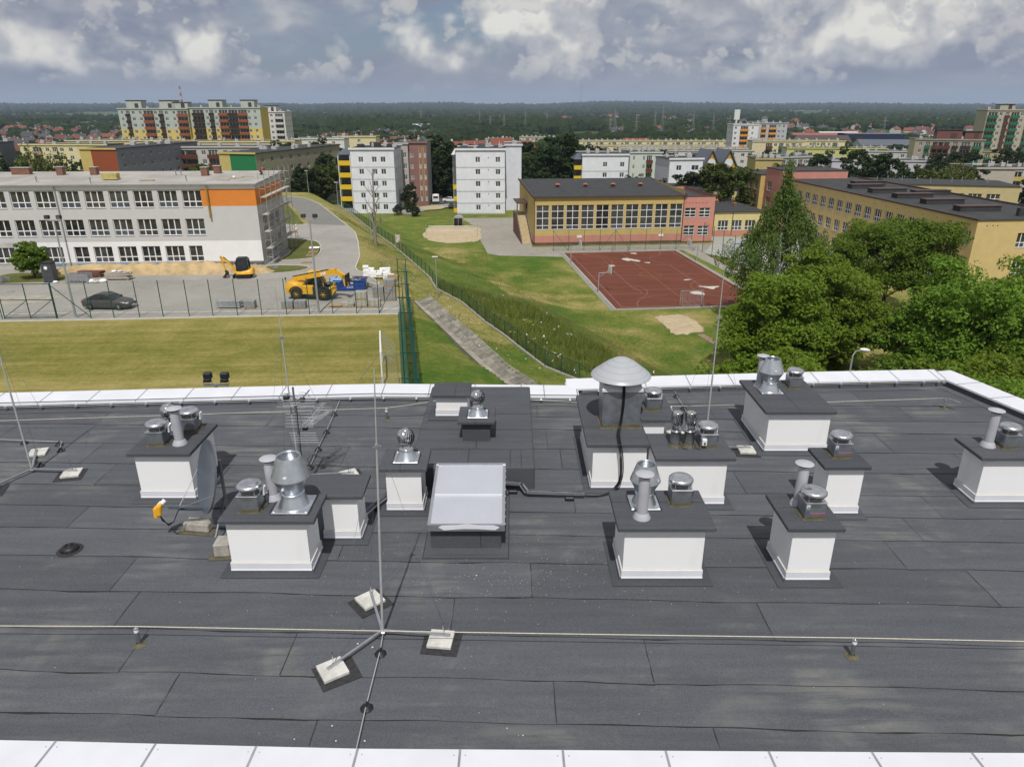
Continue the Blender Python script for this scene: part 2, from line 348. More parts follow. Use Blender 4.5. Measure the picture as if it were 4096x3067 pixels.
for (xa,xb,ya,yb,k) in ((x0,x1,16.92,17.0,0),(x0,x1,15.95,16.0,1),(x0,x1,14.86,14.9,2)):
 r = random.Random(k); n = 16; mb = MB(); xs = [xa + (xb - xa) * i / n for i in range(n + 1)]
 mb.add([(x,ya + r.uniform(-.006,.006) - .01 * i / n * 2,z1 + .004) for i,x in enumerate(xs)] + [(x,ya + .016 + r.uniform(-.005,.006) - .02 * i / n,z1 + .004) for i,x in enumerate(xs)],[(i,i + 1,n + 2 + i,n + 1 + i) for i in range(n)])
 mb.build('lap_seam',M['bitumen'],roof)
mb = MB()
for xx,ya,yb in ((-1.0,14.9,14.0),(-.05,14.87,14.0),(.2,14.0,14.86),(-.85,15.95,14.9)):
 ya,yb = sorted((ya,yb)); mb.quad((xx,ya,z1 + .005),(xx + .014,ya,z1 + .005),(xx + .017,yb,z1 + .005),(xx + .004,yb,z1 + .005))
mb.build('lap_seam',M['bitumen'],roof)
# ------------------------------------------------------------------ chimneys
def chimney(label,x0,x1,y0,y1,zt,z0=RZ,cap=None,seams=(),dark=False,joined=()):
 """x0..x1, y0..y1: the rendered body; cap = (xa, xb, ya, yb)"""
 t = thing('vent_chimney',label,'chimney',((x0 + x1) / 2,y0,z0)); ox,oy = (x0 + x1) / 2,y0
 X0,X1,Y0,Y1,H = x0 - ox,x1 - ox,0.0,y1 - oy,zt - z0
 if cap is None: cap = (x0 - .10,x1 + .10,y0 - .12,y1 + .10)
 th = .085
 mb = MB(); mb.box(X0,X1,Y0,Y1,-.02,H - th + .004); mb.build('body',M['membrane_new'] if dark else M['render_white'],t)
 if not dark:
  a,zf0,zf1 = .022,.075,.225
  for (p,q,nx,ny) in (((X0,Y0),(X1,Y0),0,-1),((X1,Y0),(X1,Y1),1,0),((X1,Y1),(X0,Y1),0,1),((X0,Y1),(X0,Y0),-1,0)):
   if (nx,ny) in joined: continue
   mb = MB(); fx,fy = nx,ny; ex,ey = (q[0] - p[0]),(q[1] - p[1]); L = math.hypot(ex,ey); ex /= L; ey /= L
   P0 = (p[0] - ex * a,p[1] - ey * a); P1 = (q[0] + ex * a,q[1] + ey * a)
   def pt(P,o,z): return (P[0] + fx * o,P[1] + fy * o,z)
   prof = [(.003,zf1 + .006),(a,zf1),(a + .004,zf0 + .03),(a + .018,zf0),(a + .004,zf0 - .004)]
   for (o0,zz0),(o1,zz1) in zip(prof,prof[1:]): mb.quad(pt(P0,o1,zz1),pt(P1,o1,zz1),pt(P1,o0,zz0),pt(P0,o0,zz0))
   nsc = max(2,int(L / .55) + 1)
   for i in range(nsc):
    s_ = .06 + (L - .12) * i / (nsc - 1); c = (p[0] + ex * s_,p[1] + ey * s_)
    mb.cyl(pt(c,a,.165),pt(c,a + .008,.165),.008,.006,6)
   mb.build('flashing',M['flashing'],t)
  mb = MB(); mb.box(X0 - .005,X1 + .005,Y0 - .005,Y1 + .005,zf1 + .003,zf1 + .012); mb.build('foam_line',M['foam'],t)
 mb = MB(); ca = (cap[0] - ox,cap[1] - ox,cap[2] - oy,cap[3] - oy)
 mb.cbox(*ca,H - th,H,.014); c = mb.build('cap',M['membrane_new'],t)
 for kind,s_ in seams:
  mb = MB(); r = random.Random(int(s_ * 1000)); n = 9; w = .012
  if kind == 'y': pts = [(s_ - ox + r.uniform(-.008,.008),ca[2] + (ca[3] - ca[2]) * i / n) for i in range(n + 1)]; d = (w,0)
  else: pts = [(ca[0] + (ca[1] - ca[0]) * i / n,s_ - oy + r.uniform(-.008,.008)) for i in range(n + 1)]; d = (0,w)
  mb.add([(x,y,H + .003) for x,y in pts] + [(x + d[0] * r.uniform(.5,1.4),y + d[1] * r.uniform(.5,1.4),H + .003) for x,y in pts],[(i,i + 1,n + 2 + i,n + 1 + i) if kind == 'x' else (n + 1 + i,n + 2 + i,i + 1,i) for i in range(n)])
  if kind == 'y': mb.quad((pts[0][0],ca[2] - .002,H - th + .01),(pts[0][0] + w,ca[2] - .002,H - th + .01),(pts[0][0] + w,ca[2] - .002,H - .012),(pts[0][0],ca[2] - .002,H - .012))
  mb.build('cap_seam',M['bitumen'],t)
 if not dark:
  mb = MB(); r = random.Random(int(x0 * 77 + y0)); o,i_ = .19,.02
  A = [(X0 - i_,Y0 - i_),(X1 + i_,Y0 - i_),(X1 + i_,Y1 + i_),(X0 - i_,Y1 + i_)]; B_ = [(X0 - o + r.uniform(-.03,.03),Y0 - o),(X1 + o + r.uniform(-.03,.03),Y0 - o),(X1 + o,Y1 + o),(X0 - o,Y1 + o)]; Cc = [(X0 - .06,Y0 - .06),(X1 + .06,Y0 - .06),(X1 + .06,Y1 + .06),(X0 - .06,Y1 + .06)]
  for k in range(4):
   j = (k + 1) % 4
   mb.quad((*B_[k],.019),(*B_[j],.019),(*Cc[j],.028),(*Cc[k],.028)); mb.quad((*Cc[k],.028),(*Cc[j],.028),(*A[j],.10),(*A[k],.10))
   mb.quad((B_[k][0],B_[k][1],.0175),(B_[j][0],B_[j][1],.0175),(B_[j][0] * 1.0 + (A[j][0] - B_[j][0]) * -.03,B_[j][1] + (A[j][1] - B_[j][1]) * -.03,.0165),(B_[k][0] + (A[k][0] - B_[k][0]) * -.03,B_[k][1] + (A[k][1] - B_[k][1]) * -.03,.0165)[:3],1)
  mb.build('skirt',[M['membrane_new'],M['bitumen']],t)
 return t
ZT = 11.19
chimney('white chimney with three metal vents, behind the big grey satellite dish',-8.05,-6.90,13.53,14.85,ZT,seams=(('x',14.35),))
chimney('white chimney block right of the satellite dish, topped by a tall double-cone outlet',-5.13,-3.69,10.93,11.62,ZT,cap=(-5.21,-3.50,10.80,11.76))
chimney('white chimney with bare felt cap, joined to the block carrying the double-cone outlet',-3.69,-3.00,11.98,12.62,ZT - .12,cap=(-4.08,-2.86,11.86,12.74))
chimney('white chimney with one round turbine vent, standing left of the skylight',-2.62,-1.89,13.03,13.70,ZT - .09,cap=(-2.73,-1.75,12.90,13.82),seams=(('y',-2.3),))
chimney('long white chimney block carrying the wide mushroom-hooded fan',1.78,2.96,13.97,16.50,ZT,cap=(1.62,3.0,13.84,16.62),seams=(('x',14.72),),joined=((1,0),))
chimney('white chimney wing carrying two tall turbine cowls and a box fan',3.0,4.52,13.28,14.20,ZT + .02,cap=(2.98,4.66,13.16,14.36),joined=((-1,0),))
chimney('narrow white chimney behind the wide mushroom hood with one box fan',3.02,3.60,15.28,16.42,ZT,cap=(3.01,3.86,15.16,16.60),joined=((-1,0),))
chimney('white chimney with grey pipe before a double-cone outlet, beside the black cable end',1.99,3.41,10.70,11.72,ZT,cap=(1.84,3.56,10.56,11.88),seams=(('x',11.42),))
chimney('white chimney with double-cone outlet nearest the corner of the white coping',6.26,7.76,15.80,17.62,ZT - .02,cap=(6.10,7.83,15.66,17.80),seams=(('y',6.95),))
chimney('small white chimney with a single box fan, no pipe on its cap',6.50,7.22,12.90,13.54,ZT + .02,cap=(6.33,7.30,12.78,13.66),seams=(('x',13.18),))
chimney('white chimney with grey pipe behind a box fan bearing a white sticker',4.94,5.69,10.66,11.60,ZT + .02,cap=(4.78,5.78,10.52,11.72),seams=(('x',11.2),))
chimney('wide white chimney beside the angled side coping with pipe and box fan',9.98,11.9,13.36,14.08,ZT,cap=(9.80,12.05,13.22,14.22),seams=(('x',13.72),))
chimney('low white chimney with bare two-part felt cap on the raised deck',-1.93,-1.14,16.66,17.30,RZ + 1.24,z0=RZ + .56,cap=(-2.03,-1.06,16.54,17.42),seams=(('y',-1.45),))
chimney('squat felt-clad chimney stub with a round turbine vent on the raised deck',-1.18,-.52,15.30,16.0,RZ + 1.12,z0=RZ + .56,cap=(-1.28,-.40,15.18,16.10),seams=(('y',-.86),),dark=True)
# ------------------------------------------------------------------ things on the chimneys
def box_fan(label,x,y,z,s=1.0,sw=False,stick=False,marks=None,cab=True):
 """x, y: middle of the front foot"""
 t = thing('box_fan',label,'fan',(x,y,z)); w = .175 * s; d = .35 * s; h = .315 * s
 mb = MB(); mb.cbox(-w - .03,w + .03,-.03,d + .03,-.004,.012,.005); mb.box(-w - .004,w + .004,-.004,d + .004,.0,.075 * s); mb.build('sealant_foot',M['sealant'],t)
 mb = MB(); mb.cbox(-w,w,0,d,.05,h,.004); c = mb.build('case',M['galv_dull'],t)
 mb = MB(); mb.cbox(-w - .012,w + .012,-.012,d + .012,h + .001,h + .018,.003); mb.build('top_plate',M['alu_bar'],t)
 cy = d / 2
 mb = MB(); mb.lathe([(.10 * s,h + .018),(.148 * s,h + .03),(.150 * s,h + .115 * s),(.10 * s,h + .12 * s)],20,(0,cy,0)); mb.build('fan_wheel',M['black'],t)
 mb = MB()
 for k in range(3): mb.lathe([(.158 * s,h + .038 + .026 * k),(.164 * s,h + .041 + .026 * k),(.158 * s,h + .044 + .026 * k)],20,(0,cy,0))
 for k in range(4): a = PI / 4 + k * PI / 2; mb.cyl((.165 * s * math.cos(a),cy + .165 * s * math.sin(a),h + .015),(.165 * s * math.cos(a),cy + .165 * s * math.sin(a),h + .135 * s),.006,.006,6)
 mb.build('guard',M['alu_bar'],t)
 zb = h + .118 * s
 mb = MB(); mb.lathe([(.19 * s,zb + .006),(.213 * s,zb),(.221 * s,zb + .018),(.216 * s,zb + .045),(.19 * s,zb + .072),(.13 * s,zb + .094),(.06 * s,zb + .103),(.001,zb + .105)],36,(0,cy,0)); mb.build('dome',M['alu'],t)
 if cab:
  mb = MB(); mb.cbox(w + .012,w + .06,d * .62,d * .62 + .12,h - .09,h + .07,.008); jb = mb.build('junction_box',M['white_plastic'],t)
  mb = MB(); pts = [(w + .035,d * .62 + .06 ,h - .09)]
  for k in range(9): a = k / 8 * PI * 1.5; pts.append((w + .05 + .025 * math.sin(a),d * .5 - .02 * k / 8 + .03 * math.cos(a * .5),h - .10 - .022 * k + .012 * math.sin(a * 2)))
  pts.append((w + .04,d * .3,.03)); mb.tube(pts,.0075,5); mb.build('cable',M['cable'],t)
 if sw:
  mb = MB(); mb.cbox(-w + .02,-w + .12,-.075,-.003,h * .30,h * .78,.01); s_ = mb.build('switch_box',M['white_plastic'],t)
  mb = MB(); mb.cyl((-w + .07,-.076,h * .5),(-w + .07,-.1,h * .5),.022,.018,10); mb.build('switch_knob',M['black'],s_)
 if stick:
  mb = MB(); mb.box(-w + .012,-w + .072,-.003,0,h - .10,h - .025); a = mb.build('sticker',M['sticker'],t)
  mb = MB(); mb.box(-w + .022,-w + .062,-.0045,-.003,h - .088,h - .062); mb.build('print',M['ink_grey'],a)
  mb = MB(); mb.lathe([(.001,0),(.026,0),(.026,.002)],12);
  q = MB(); q.add([(-w + .045 + x * 1.1,-.003,.135 * s + y * .6) for x,y,_ in mb.v],mb.f); q.build('badge',M['ink_blue'],t)
  tm = text_mesh('lettering','The power of AIR',.036,M['ink_pink'],.0006,.3,.0012,'LEFT'); o = ob('lettering',tm,t,(-w + .085,-.003,.135 * s)); o.rotation_euler = (R(90),0,0)
 if marks:
  tm = text_mesh('pen_marks',marks,.04,M['ink_grey'],.0006,.2,0.0); o = ob('pen_marks',tm,t,(.01,-.003,h - .06)); o.rotation_euler = (R(90),0,0)
 return t
Zc = ZT
box_fan('box fan with polished dome at the front corner, before a grey pipe and turbine',-7.66,13.74,Zc)
box_fan('box fan with polished dome behind the grey pipe, white junction box and cable loop',-7.26,14.42,Zc)
box_fan('box fan with polished dome, left of the tall double-cone outlet and grey pipe',-4.73,11.05,Zc,1.03,marks='N 5,10,20,25')
box_fan('box fan with polished dome, right of the pipe-hidden double-cone outlet',3.09,11.28,Zc,1.02,marks='K 5,15,25')
box_fan('box fan with a white switch on its front, beside two tall turbine cowls',4.18,13.60,Zc + .02,1.0,sw=True,marks='Czerpnia')
box_fan('box fan with polished dome, just behind the wide mushroom hood',3.40,15.66,Zc,.96,marks='N 3,13,18,23')
box_fan('box fan with polished dome by the far coping, next to a double-cone outlet',7.36,17.12,Zc - .02,.96)
box_fan('box fan with sticker and badge, alone on its small felt cap',6.83,13.14,Zc + .02,1.0,stick=True)
box_fan('box fan with sticker and badge, in front of a grey pipe',5.33,10.80,Zc + .02,1.02,stick=True,marks='M 4,14,24')
box_fan('box fan right of a grey pipe, on the chimney beside the angled side coping',10.64,13.60,Zc,.98)
def vent_pipe(label,x,y,z,h=.86):
 t = thing('vent_pipe',label,'pipe',(x,y,z))
 mb = MB(); mb.lathe([(.158,-.004),(.158,.012),(.112,.10),(.104,.115)],24); mb.build('collar',M['pvc'],t)
 mb = MB(); mb.lathe([(.098,.02),(.098,h - .08)],24,cap1=True); mb.build('pipe',M['pvc'],t)
 mb = MB(); mb.lathe([(.09,h - .09),(.09,h - .03)],20); mb.build('throat',M['black'],t)
 mb = MB(); mb.lathe([(.155,h - .035),(.162,h - .028),(.10,h - .005),(.02,h + .008),(.012,h + .02),(.001,h + .021)],28,hard=True); mb.lathe([(.155,h - .035),(.001,h - .03)],28); mb.build('rain_hat',M['pvc'],t)
 return t
vent_pipe('grey plastic vent pipe between the three metal vents behind the satellite dish',-7.20,13.88,Zc)
vent_pipe('grey plastic vent pipe between a box fan and the tallest double-cone outlet',-4.45,11.58,Zc)
vent_pipe('grey plastic vent pipe standing right in front of a double-cone outlet',2.31,10.92,Zc,.90)
vent_pipe('grey plastic vent pipe half hidden behind the double-cone outlet by the far coping',6.50,17.36,Zc - .02)
vent_pipe('grey plastic vent pipe behind the box fan that has a sticker',5.25,11.34,Zc + .02)
vent_pipe('grey plastic vent pipe on the chimney beside the angled side coping',10.25,13.78,Zc)
def plate_bits(t,s,mb_mat):
 mb = MB(); r = random.Random(int(s * 100)); n = 24
 mb.add([(0,0,.001)] + [((.36 + r.uniform(-.012,.02)) * s * max(-1,min(1,1.4 * math.cos(2 * PI * k / n))) ,(.36 + r.uniform(-.012,.02)) * s * max(-1,min(1,1.4 * math.sin(2 * PI * k / n))),.002) for k in range(n)],[(0,k + 1,(k + 1) % n + 1) for k in range(n)]); mb.build('sealant',M['bitumen'],t)
 mb = MB(); mb.cbox(-.33 * s,.33 * s,-.33 * s,.33 * s,.002,.012,.003); mb.build('base_plate',mb_mat,t)
 mb = MB()
 for ax in (-1,1):
  for ay in (-1,1): mb.cyl((.29 * s * ax,.29 * s * ay,.012),(.29 * s * ax,.29 * s * ay,.022),.02,.014,8)
 mb.build('bolt',M['white_plastic'],t)
def cone_outlet(label,x,y,z,s=1.0):
 t = thing('cone_outlet',label,'vent',(x,y,z)); plate_bits(t,s,M['galv'])
 mb = MB(); mb.lathe([(.29 * s,.01),(.275 * s,.03),(.20 * s,.235 * s)],40,hard=True); mb.build('base_cone',M['galv'],t)
 mb = MB(); mb.lathe([(.185 * s,.22 * s),(.212 * s,.236 * s),(.205 * s,.262 * s),(.212 * s,.272 * s),(.19 * s,.29 * s)],40,hard=True); mb.build('collar',M['galv'],t)
 mb = MB(); mb.lathe([(.187 * s,.28 * s),(.335 * s,.59 * s),(.345 * s,.60 * s)],44,hard=True); mb.build('lower_cone',M['galv'],t)
 mb = MB(); mb.lathe([(.347 * s,.598 * s),(.347 * s,.612 * s),(.215 * s,1.0 * s),(.205 * s,1.005 * s),(.195 * s,.99 * s),(.30 * s,.66 * s),(.15 * s,.64 * s),(.001,.63 * s)],44,hard=True); mb.build('upper_cone',M['galv'],t)
 mb = MB()                                                     # bird mesh in the mouth
 for k in range(-6,7):
  q = k * .028 * s; L = math.sqrt(max(0,(.195 * s) ** 2 - q * q)); mb.bar((q,-L,.965 * s),(q,L,.965 * s),.004,.003); mb.bar((-L,q,.965 * s),(L,q,.965 * s),.004,.003)
 mb.build('bird_mesh',M['galv_dull'],t)
 mb = MB(); mb.box(-.03,.03,-.325 * s,-.28 * s,.70 * s,.73 * s); mb.box(-.10,-.06,-.285 * s,-.22 * s,.44 * s,.47 * s); mb.build('label_tag',M['white_plastic'],t)
 return t
cone_outlet('tallest galvanised double-cone outlet, beside a grey pipe near the satellite dish',-4.0,11.30 + .05,Zc,1.0)
cone_outlet('galvanised double-cone outlet partly hidden by a grey pipe',2.43,11.42,Zc,.80)
cone_outlet('galvanised double-cone outlet by the far coping, trees behind it',6.65,17.05,Zc - .02,.86)
def turbine(label,x,y,z,s=1.0,tall=False):
 t = thing('turbine_vent',label,'vent',(x,y,z))
 if not tall:
  plate_bits(t,.78 * s,M['galv'])
  mb = MB(); mb.lathe([(.225 * s,.01),(.21 * s,.03),(.125 * s,.20 * s)],28); mb.build('base_cone',M['galv'],t)
  mb = MB(); mb.lathe([(.14 * s,.19 * s),(.155 * s,.205 * s),(.14 * s,.22 * s),(.108 * s,.235 * s),(.108 * s,.34 * s)],28); mb.build('neck',M['steel'],t)
  zc,rr,hh = .48 * s,.19 * s,.175 * s; nb = 20
 else:
  mb = MB(); mb.lathe([(.15,-.004),(.15,.01),(.115,.02),(.112,.09)],20); mb.build('sealant_foot',M['sealant'],t)
  mb = MB(); mb.lathe([(.108,.03),(.108,.36),(.122,.365),(.122,.375),(.105,.38)],24,cap1=True); mb.build('duct',M['galv'],t)
  mb = MB(); mb.lathe([(.10,.38),(.10,.50)],20); mb.cbox(-.05,.05,-.125,-.09,.40,.49,.006); mb.build('motor_neck',M['steel'],t)
  zc,rr,hh = .635,.125,.15; nb = 18
  mb = MB(); mb.tube([(.03,-.12,.40),(.05,-.17,.30),(.06,-.17,.12),(.12,-.19,.03),(.22,-.20,.012)],.007,5); mb.build('cable',M['cable'],t)
 mb = MB(); n = 7
 for k in range(nb):
  a0 = 2 * PI * k / nb; vs = []
  for i in range(n):
   u = -1 + 2 * i / (n - 1); zz = zc + hh * math.sin(u * PI / 2 * .93) if not tall else zc + hh * u
   rad = rr * (math.cos(u * PI / 2 * .80) * .98 + .02) if not tall else rr * (1 - .12 * abs(u) ** 3)
   tw = a0 + u * .35
   for e,(da,rf) in enumerate(((0,1.0),(.5 * 2 * PI / nb,.985),(1.12 * 2 * PI / nb,.90))):
    vs.append((rad * rf * math.cos(tw + da),rad * rf * math.sin(tw + da),zz))
  fs = []
  for i in range(n - 1):
   for e in range(2): fs.append((i * 3 + e,i * 3 + e + 1,i * 3 + 4 + e,i * 3 + 3 + e))
  mb.add(vs,fs,0,True)
 mb.build('blades',M['steel'],t)
 mb = MB(); zt = zc + hh; rt = rr * (.36 if not tall else .86)
 mb.lathe([(rt * 1.02,zt - .012),(rt * .96,zt + .004),(rt * .5,zt + .012),(.001,zt + .014)],24); mb.cyl((0,0,zt),(0,0,zt + .035),.012,.008,8); mb.build('top_plate',M['steel'],t)
 mb = MB(); mb.lathe([(rr * .60,zc - hh * .8),(rr * .74,zc),(rr * .45,zc + hh * .9)],16); mb.build('core',M['black'],t)
 return t
turbine('round polished turbine vent behind the grey pipe and two box fans',-7.66,14.55,Zc)
turbine('round polished turbine vent on the white chimney left of the skylight',-2.22,13.40,Zc - .09,1.0)
turbine('round polished turbine vent on the squat felt-clad stub of the raised deck',-.82,15.62,RZ + 1.12,.93)
turbine('tall turbine cowl next to the wide mushroom hood, wires at its foot',3.50,13.74,Zc + .02,1,True)
turbine('tall turbine cowl between its twin and the box fan with a switch',3.79,13.74,Zc + .02,1,True)
t = thing('mushroom_fan','wide grey mushroom-hooded roof fan on a tall metal plinth with black cables','fan',(2.47,15.08,Zc))
mb = MB(); mb.cbox(-.48,.48,-.46,.42,-.004,.014,.006); mb.box(-.436,.436,-.406,.366,0,.09); mb.build('sealant_foot',M['sealant'],t)
mb = MB(); mb.cbox(-.43,.43,-.40,.36,.05,.93,.004); mb.build('plinth',M['galv_dull'],t)
mb = MB()
for zz in (.2,.48,.78):
 for k in range(6): x = -.36 + .144 * k; mb.cyl((x,-.40,zz),(x,-.406,zz),.007,.005,6)
mb.build('rivet',M['alu_bar'],t)
mb = MB(); a = [(-.46,-.43),(.46,-.43),(.46,.39),(-.46,.39)]; c = [(-.40,-.37),(.40,-.37),(.40,.33),(-.40,.33)]
for k in range(4):
 j = (k + 1) % 4; mb.quad((*a[k],.89),(*a[j],.89),(*a[j],.945),(*a[k],.945)); mb.quad((*a[k],.945),(*a[j],.945),(*c[j],1.03),(*c[k],1.03))
mb.quad(*[(*q,1.03) for q in c]); mb.build('top_flange',M['coping_side'],t)
mb = MB(); mb.lathe([(.33,1.02),(.33,1.20)],28); mb.build('fan_wheel',M['black'],t)
mb = MB()
for k in range(12): a = 2 * PI * k / 12; mb.cyl((.38 * math.cos(a),.38 * math.sin(a),1.02),(.38 * math.cos(a),.38 * math.sin(a),1.2),.008,.008,6)
mb.build('guard',M['black'],t)
mb = MB(); hz = 1.13
mb.lathe([(.62,hz - .005),(.675,hz),(.68,hz + .012),(.64,hz + .06),(.60,hz + .085),(.595,hz + .098),(.52,hz + .155),(.47,hz + .19),(.465,hz + .202),(.39,hz + .26),(.34,hz + .29),(.335,hz + .302),(.26,hz + .345),(.21,hz + .365),(.205,hz + .378),(.16,hz + .40),(.08,hz + .418),(.001,hz + .424)],64,hard=True)
h = mb.build('hood',M['hood_grey'],t)
mb = MB(); mb.lathe([(.62,hz - .004),(.34,hz + .06),(.001,hz + .08)],40); mb.build('hood_lining',M['black'],t)
for k,dx in enumerate((-.018,.0,.02)):
 mb = MB(); c0 = [(2.40,14.66,12.40),(2.47,14.62,12.28),(2.49,14.645,12.05),(2.49,14.65,11.75),(2.47,14.65,11.45),(2.42,14.56,11.23),(2.36,14.3,11.215),(2.33,13.95,11.215),(2.33,13.81,11.17),(2.37,13.79,10.95),(2.40,13.79,10.6),(2.38,13.80,10.33),(2.28,13.78,10.16),(2.10,13.70,10.06),(1.85,13.60 ,10.05),(1.5,13.55,10.09)]
 pts = [(x + dx * (1.5 if i > 4 else 1),y - abs(dx) * .3,z + k * .006) for i,(x,y,z) in enumerate(c0)]
 sm = []
 for i in range(len(pts) - 1):
  p0,p1,p2,p3 = [Vector(pts[max(0,min(len(pts) - 1,i + d))]) for d in (-1,0,1,2)]
  for q in range(4):
   u = q / 4; sm.append(.5 * ((2 * p1) + (-p0 + p2) * u + (2 * p0 - 5 * p1 + 4 * p2 - p3) * u * u + (-p0 + 3 * p1 - 3 * p2 + p3) * u ** 3))
 sm.append(Vector(pts[-1])); mb.tube([p for p in sm],.0125,6)
 tag(mb.build('black_cable',M['cable']),'thick black cable hanging from the mushroom hood down to the cable tray','cable','cables running down from the mushroom hood')
# ------------------------------------------------------------------ skylight
t = thing('skylight','large roof skylight with two ribbed translucent panes in a metal frame','skylight',(-.87,11.65,RZ))
mb = MB(); mb.box(-.70,.66,.02,1.72,-.02,.55); mb.build('upstand',M['membrane_new'],t)
mb = MB()
for xx in (.26,): mb.quad((xx,.017,.03),(xx + .012,.017,.03),(xx + .012,.017,.54),(xx,.017,.54))
mb.build('upstand_seam',M['bitumen'],t)
mb = MB(); mb.box(-.835,.815,-.315,2.1,.013,.0195,1); mb.box(-.82,.80,-.30,2.0,.015,.0215); mb.box(.62,.80,-.28,1.8,.02,.026); mb.box(-.80,-.66,-.28,1.8,.02,.026); mb.box(-.7,.66,-.2,.05,.02,.028); mb.build('felt_apron',[M['membrane_new'],M['bitumen']],t)
zf,zb,yf,yb,xw = .60,.93,-.10,1.78,.735
def sz(y): return zf + (zb - zf) * (y - yf) / (yb - yf)
mb = MB()
for xa,xb in ((-xw,-xw + .055),(xw - .055,xw)):
 mb.add([(xa,yf,sz(yf) - .10),(xb,yf,sz(yf) - .10),(xb,yb,sz(yb) - .10),(xa,yb,sz(yb) - .10),(xa,yf,sz(yf) + .02),(xb,yf,sz(yf) + .02),(xb,yb,sz(yb) + .02),(xa,yb,sz(yb) + .02)],[(3,2,1,0),(4,5,6,7),(0,1,5,4),(1,2,6,5),(2,3,7,6),(3,0,4,7)])
mb.box(-xw + .003,xw - .003,yf - .004,yf + .05,sz(yf) - .11,sz(yf) + .024); mb.box(-xw + .003,xw - .003,yb - .05,yb + .004,sz(yb) - .40,sz(yb) + .026)
mb.build('frame',M['alu_bar'],t)
ym = (yf + yb) / 2 - .08
for ya,yc in ((yf + .05,ym - .015),(ym + .015,yb - .05)):
 mb = MB(); n = 6
 vs = []
 for i in range(n + 1):
  y = ya + (yc - ya) * i / n; bow = .005 * math.sin(PI * i / n)
  vs += [(-xw + .055,y,sz(y) + .006),(-.2,y,sz(y) + .010 + bow),(.2,y,sz(y) + .010 + bow),(xw - .055,y,sz(y) + .006)]
 mb.add(vs,[(i * 4 + k,i * 4 + k + 1,i * 4 + 5 + k,i * 4 + 4 + k) for i in range(n) for k in range(3)],0,True); mb.build('pane',M['poly'],t)
mb = MB(); mb.box(-xw + .06,xw - .06,ym - .022,ym + .022,sz(ym) + .003,sz(ym) + .034); mb.build('glazing_bar',M['coping'],t)
mb = MB(); mb.prism([(-.55,0),(-.50,.035),(-.2,.05),(.0,.075),(.2,.045),(.5,.04),(.6,.0),(.52,-.055),(.2,-.03),(-.1,-.028),(-.45,-.058)],0,.01,M=Matrix.Translation((.03,yf - .006,sz(yf) - .025)) @ Matrix.Rotation(R(90),4,'X')); mb.build('cover_strip',M['coping'],t)
mb = MB()
for k in range(9): y = .0 + .2 * k; mb.cyl((xw,y,sz(y) - .03),(xw + .012,y,sz(y) - .03),.012,.01,6)
mb.build('screw',M['white_plastic'],t)
# ================================================================== loose things on the roof
def paver(label,x,y,rz,pad=(.30,.26,-.03,-.05)):
 t = thing('concrete_paver',label,'paver',(x,y,RZ + .014),rz)
 mb = MB(); mb.cbox(-.195,.195,-.195,.195,.006,.06,.006); mb.build('slab',M['concrete'],t)
 if pad:
  mb = MB(); r = random.Random(int(x * 91)); w,h,dx,dy = pad; mb.prism([(-w + dx + r.uniform(-.02,.02),-h + dy),(w + dx,-h + dy + r.uniform(-.03,.02)),(w + dx + r.uniform(-.02,.02),h + dy),(-w + dx,h + dy)],0,.005); mb.build('rubber_pad',M['pad'],t)
 return t
def lightning_rod(label,x,y,pav,top=14.55,lean=(0,0)):
 t = thing('lightning_rod',label,'lightning rod',(x,y,RZ)); H = top - RZ
 def at(z): return (lean[0] * z,lean[1] * z,z)
 mb = MB(); mb.cyl(at(.09),at(2.0),.021,.020,10); mb.build('lower_tube',M['rod_grey'],t)
 mb = MB(); mb.cyl(at(2.0),at(3.45),.016,.015,10); mb.build('middle_tube',M['rod_grey'],t)
 mb = MB(); mb.cyl(at(3.45),at(H),.011,.009,8); mb.cyl(at(H),at(H + .05),.007,.001,8); mb.build('tip',M['rod_grey'],t)
 mb = MB(); p = at(3.42); mb.cyl((p[0],p[1],p[2] - .03),(p[0],p[1],p[2] + .03),.028,.028,10)
 for k in range(3): a = math.atan2(pav[k][1] - y,pav[k][0] - x); mb.bar((p[0],p[1],p[2]),(p[0] + .075 * math.cos(a),p[1] + .075 * math.sin(a),p[2]),.02,.012)
 mb.build('stay_clamp',M['alu_bar'],t)
 mb = MB(); mb.cyl((0,0,.055),(0,0,.14),.032,.03,12); mb.cbox(-.05,.05,-.05,.05,.06,.10,.006); mb.build('hub',M['alu_bar'],t)
 for (px,py) in pav:
  dx,dy = px - x,py - y; L = math.hypot(dx,dy); ux,uy = dx / L,dy / L
  mb = MB(); mb.bar((ux * .04,uy * .04,.095),(ux * (L + .13),uy * (L + .13),.095),.042,.042); mb.build('foot_arm',M['alu_bar'],t)
  mb = MB(); mb.box(ux * (L + .128) - .012,ux * (L + .128) + .012,uy * (L + .128) - .012,uy * (L + .128) + .012,.083,.107);
  q = (ux * (L + .02),uy * (L + .02),.117); mb = MB(); mb.tube([(p[0] + ux * .07,p[1] + uy * .07,p[2]),(q[0],q[1],.36)],.0028,4); s_ = mb.build('stay_wire',M['galv_dull'],t)
  mb = MB(); mb.tube([(q[0],q[1],.37),(q[0],q[1],.10)],.009,6); mb.cyl((q[0],q[1],.118),(q[0],q[1],.135),.022,.018,8); mb.build('turnbuckle',M['steel'],s_)
 return t
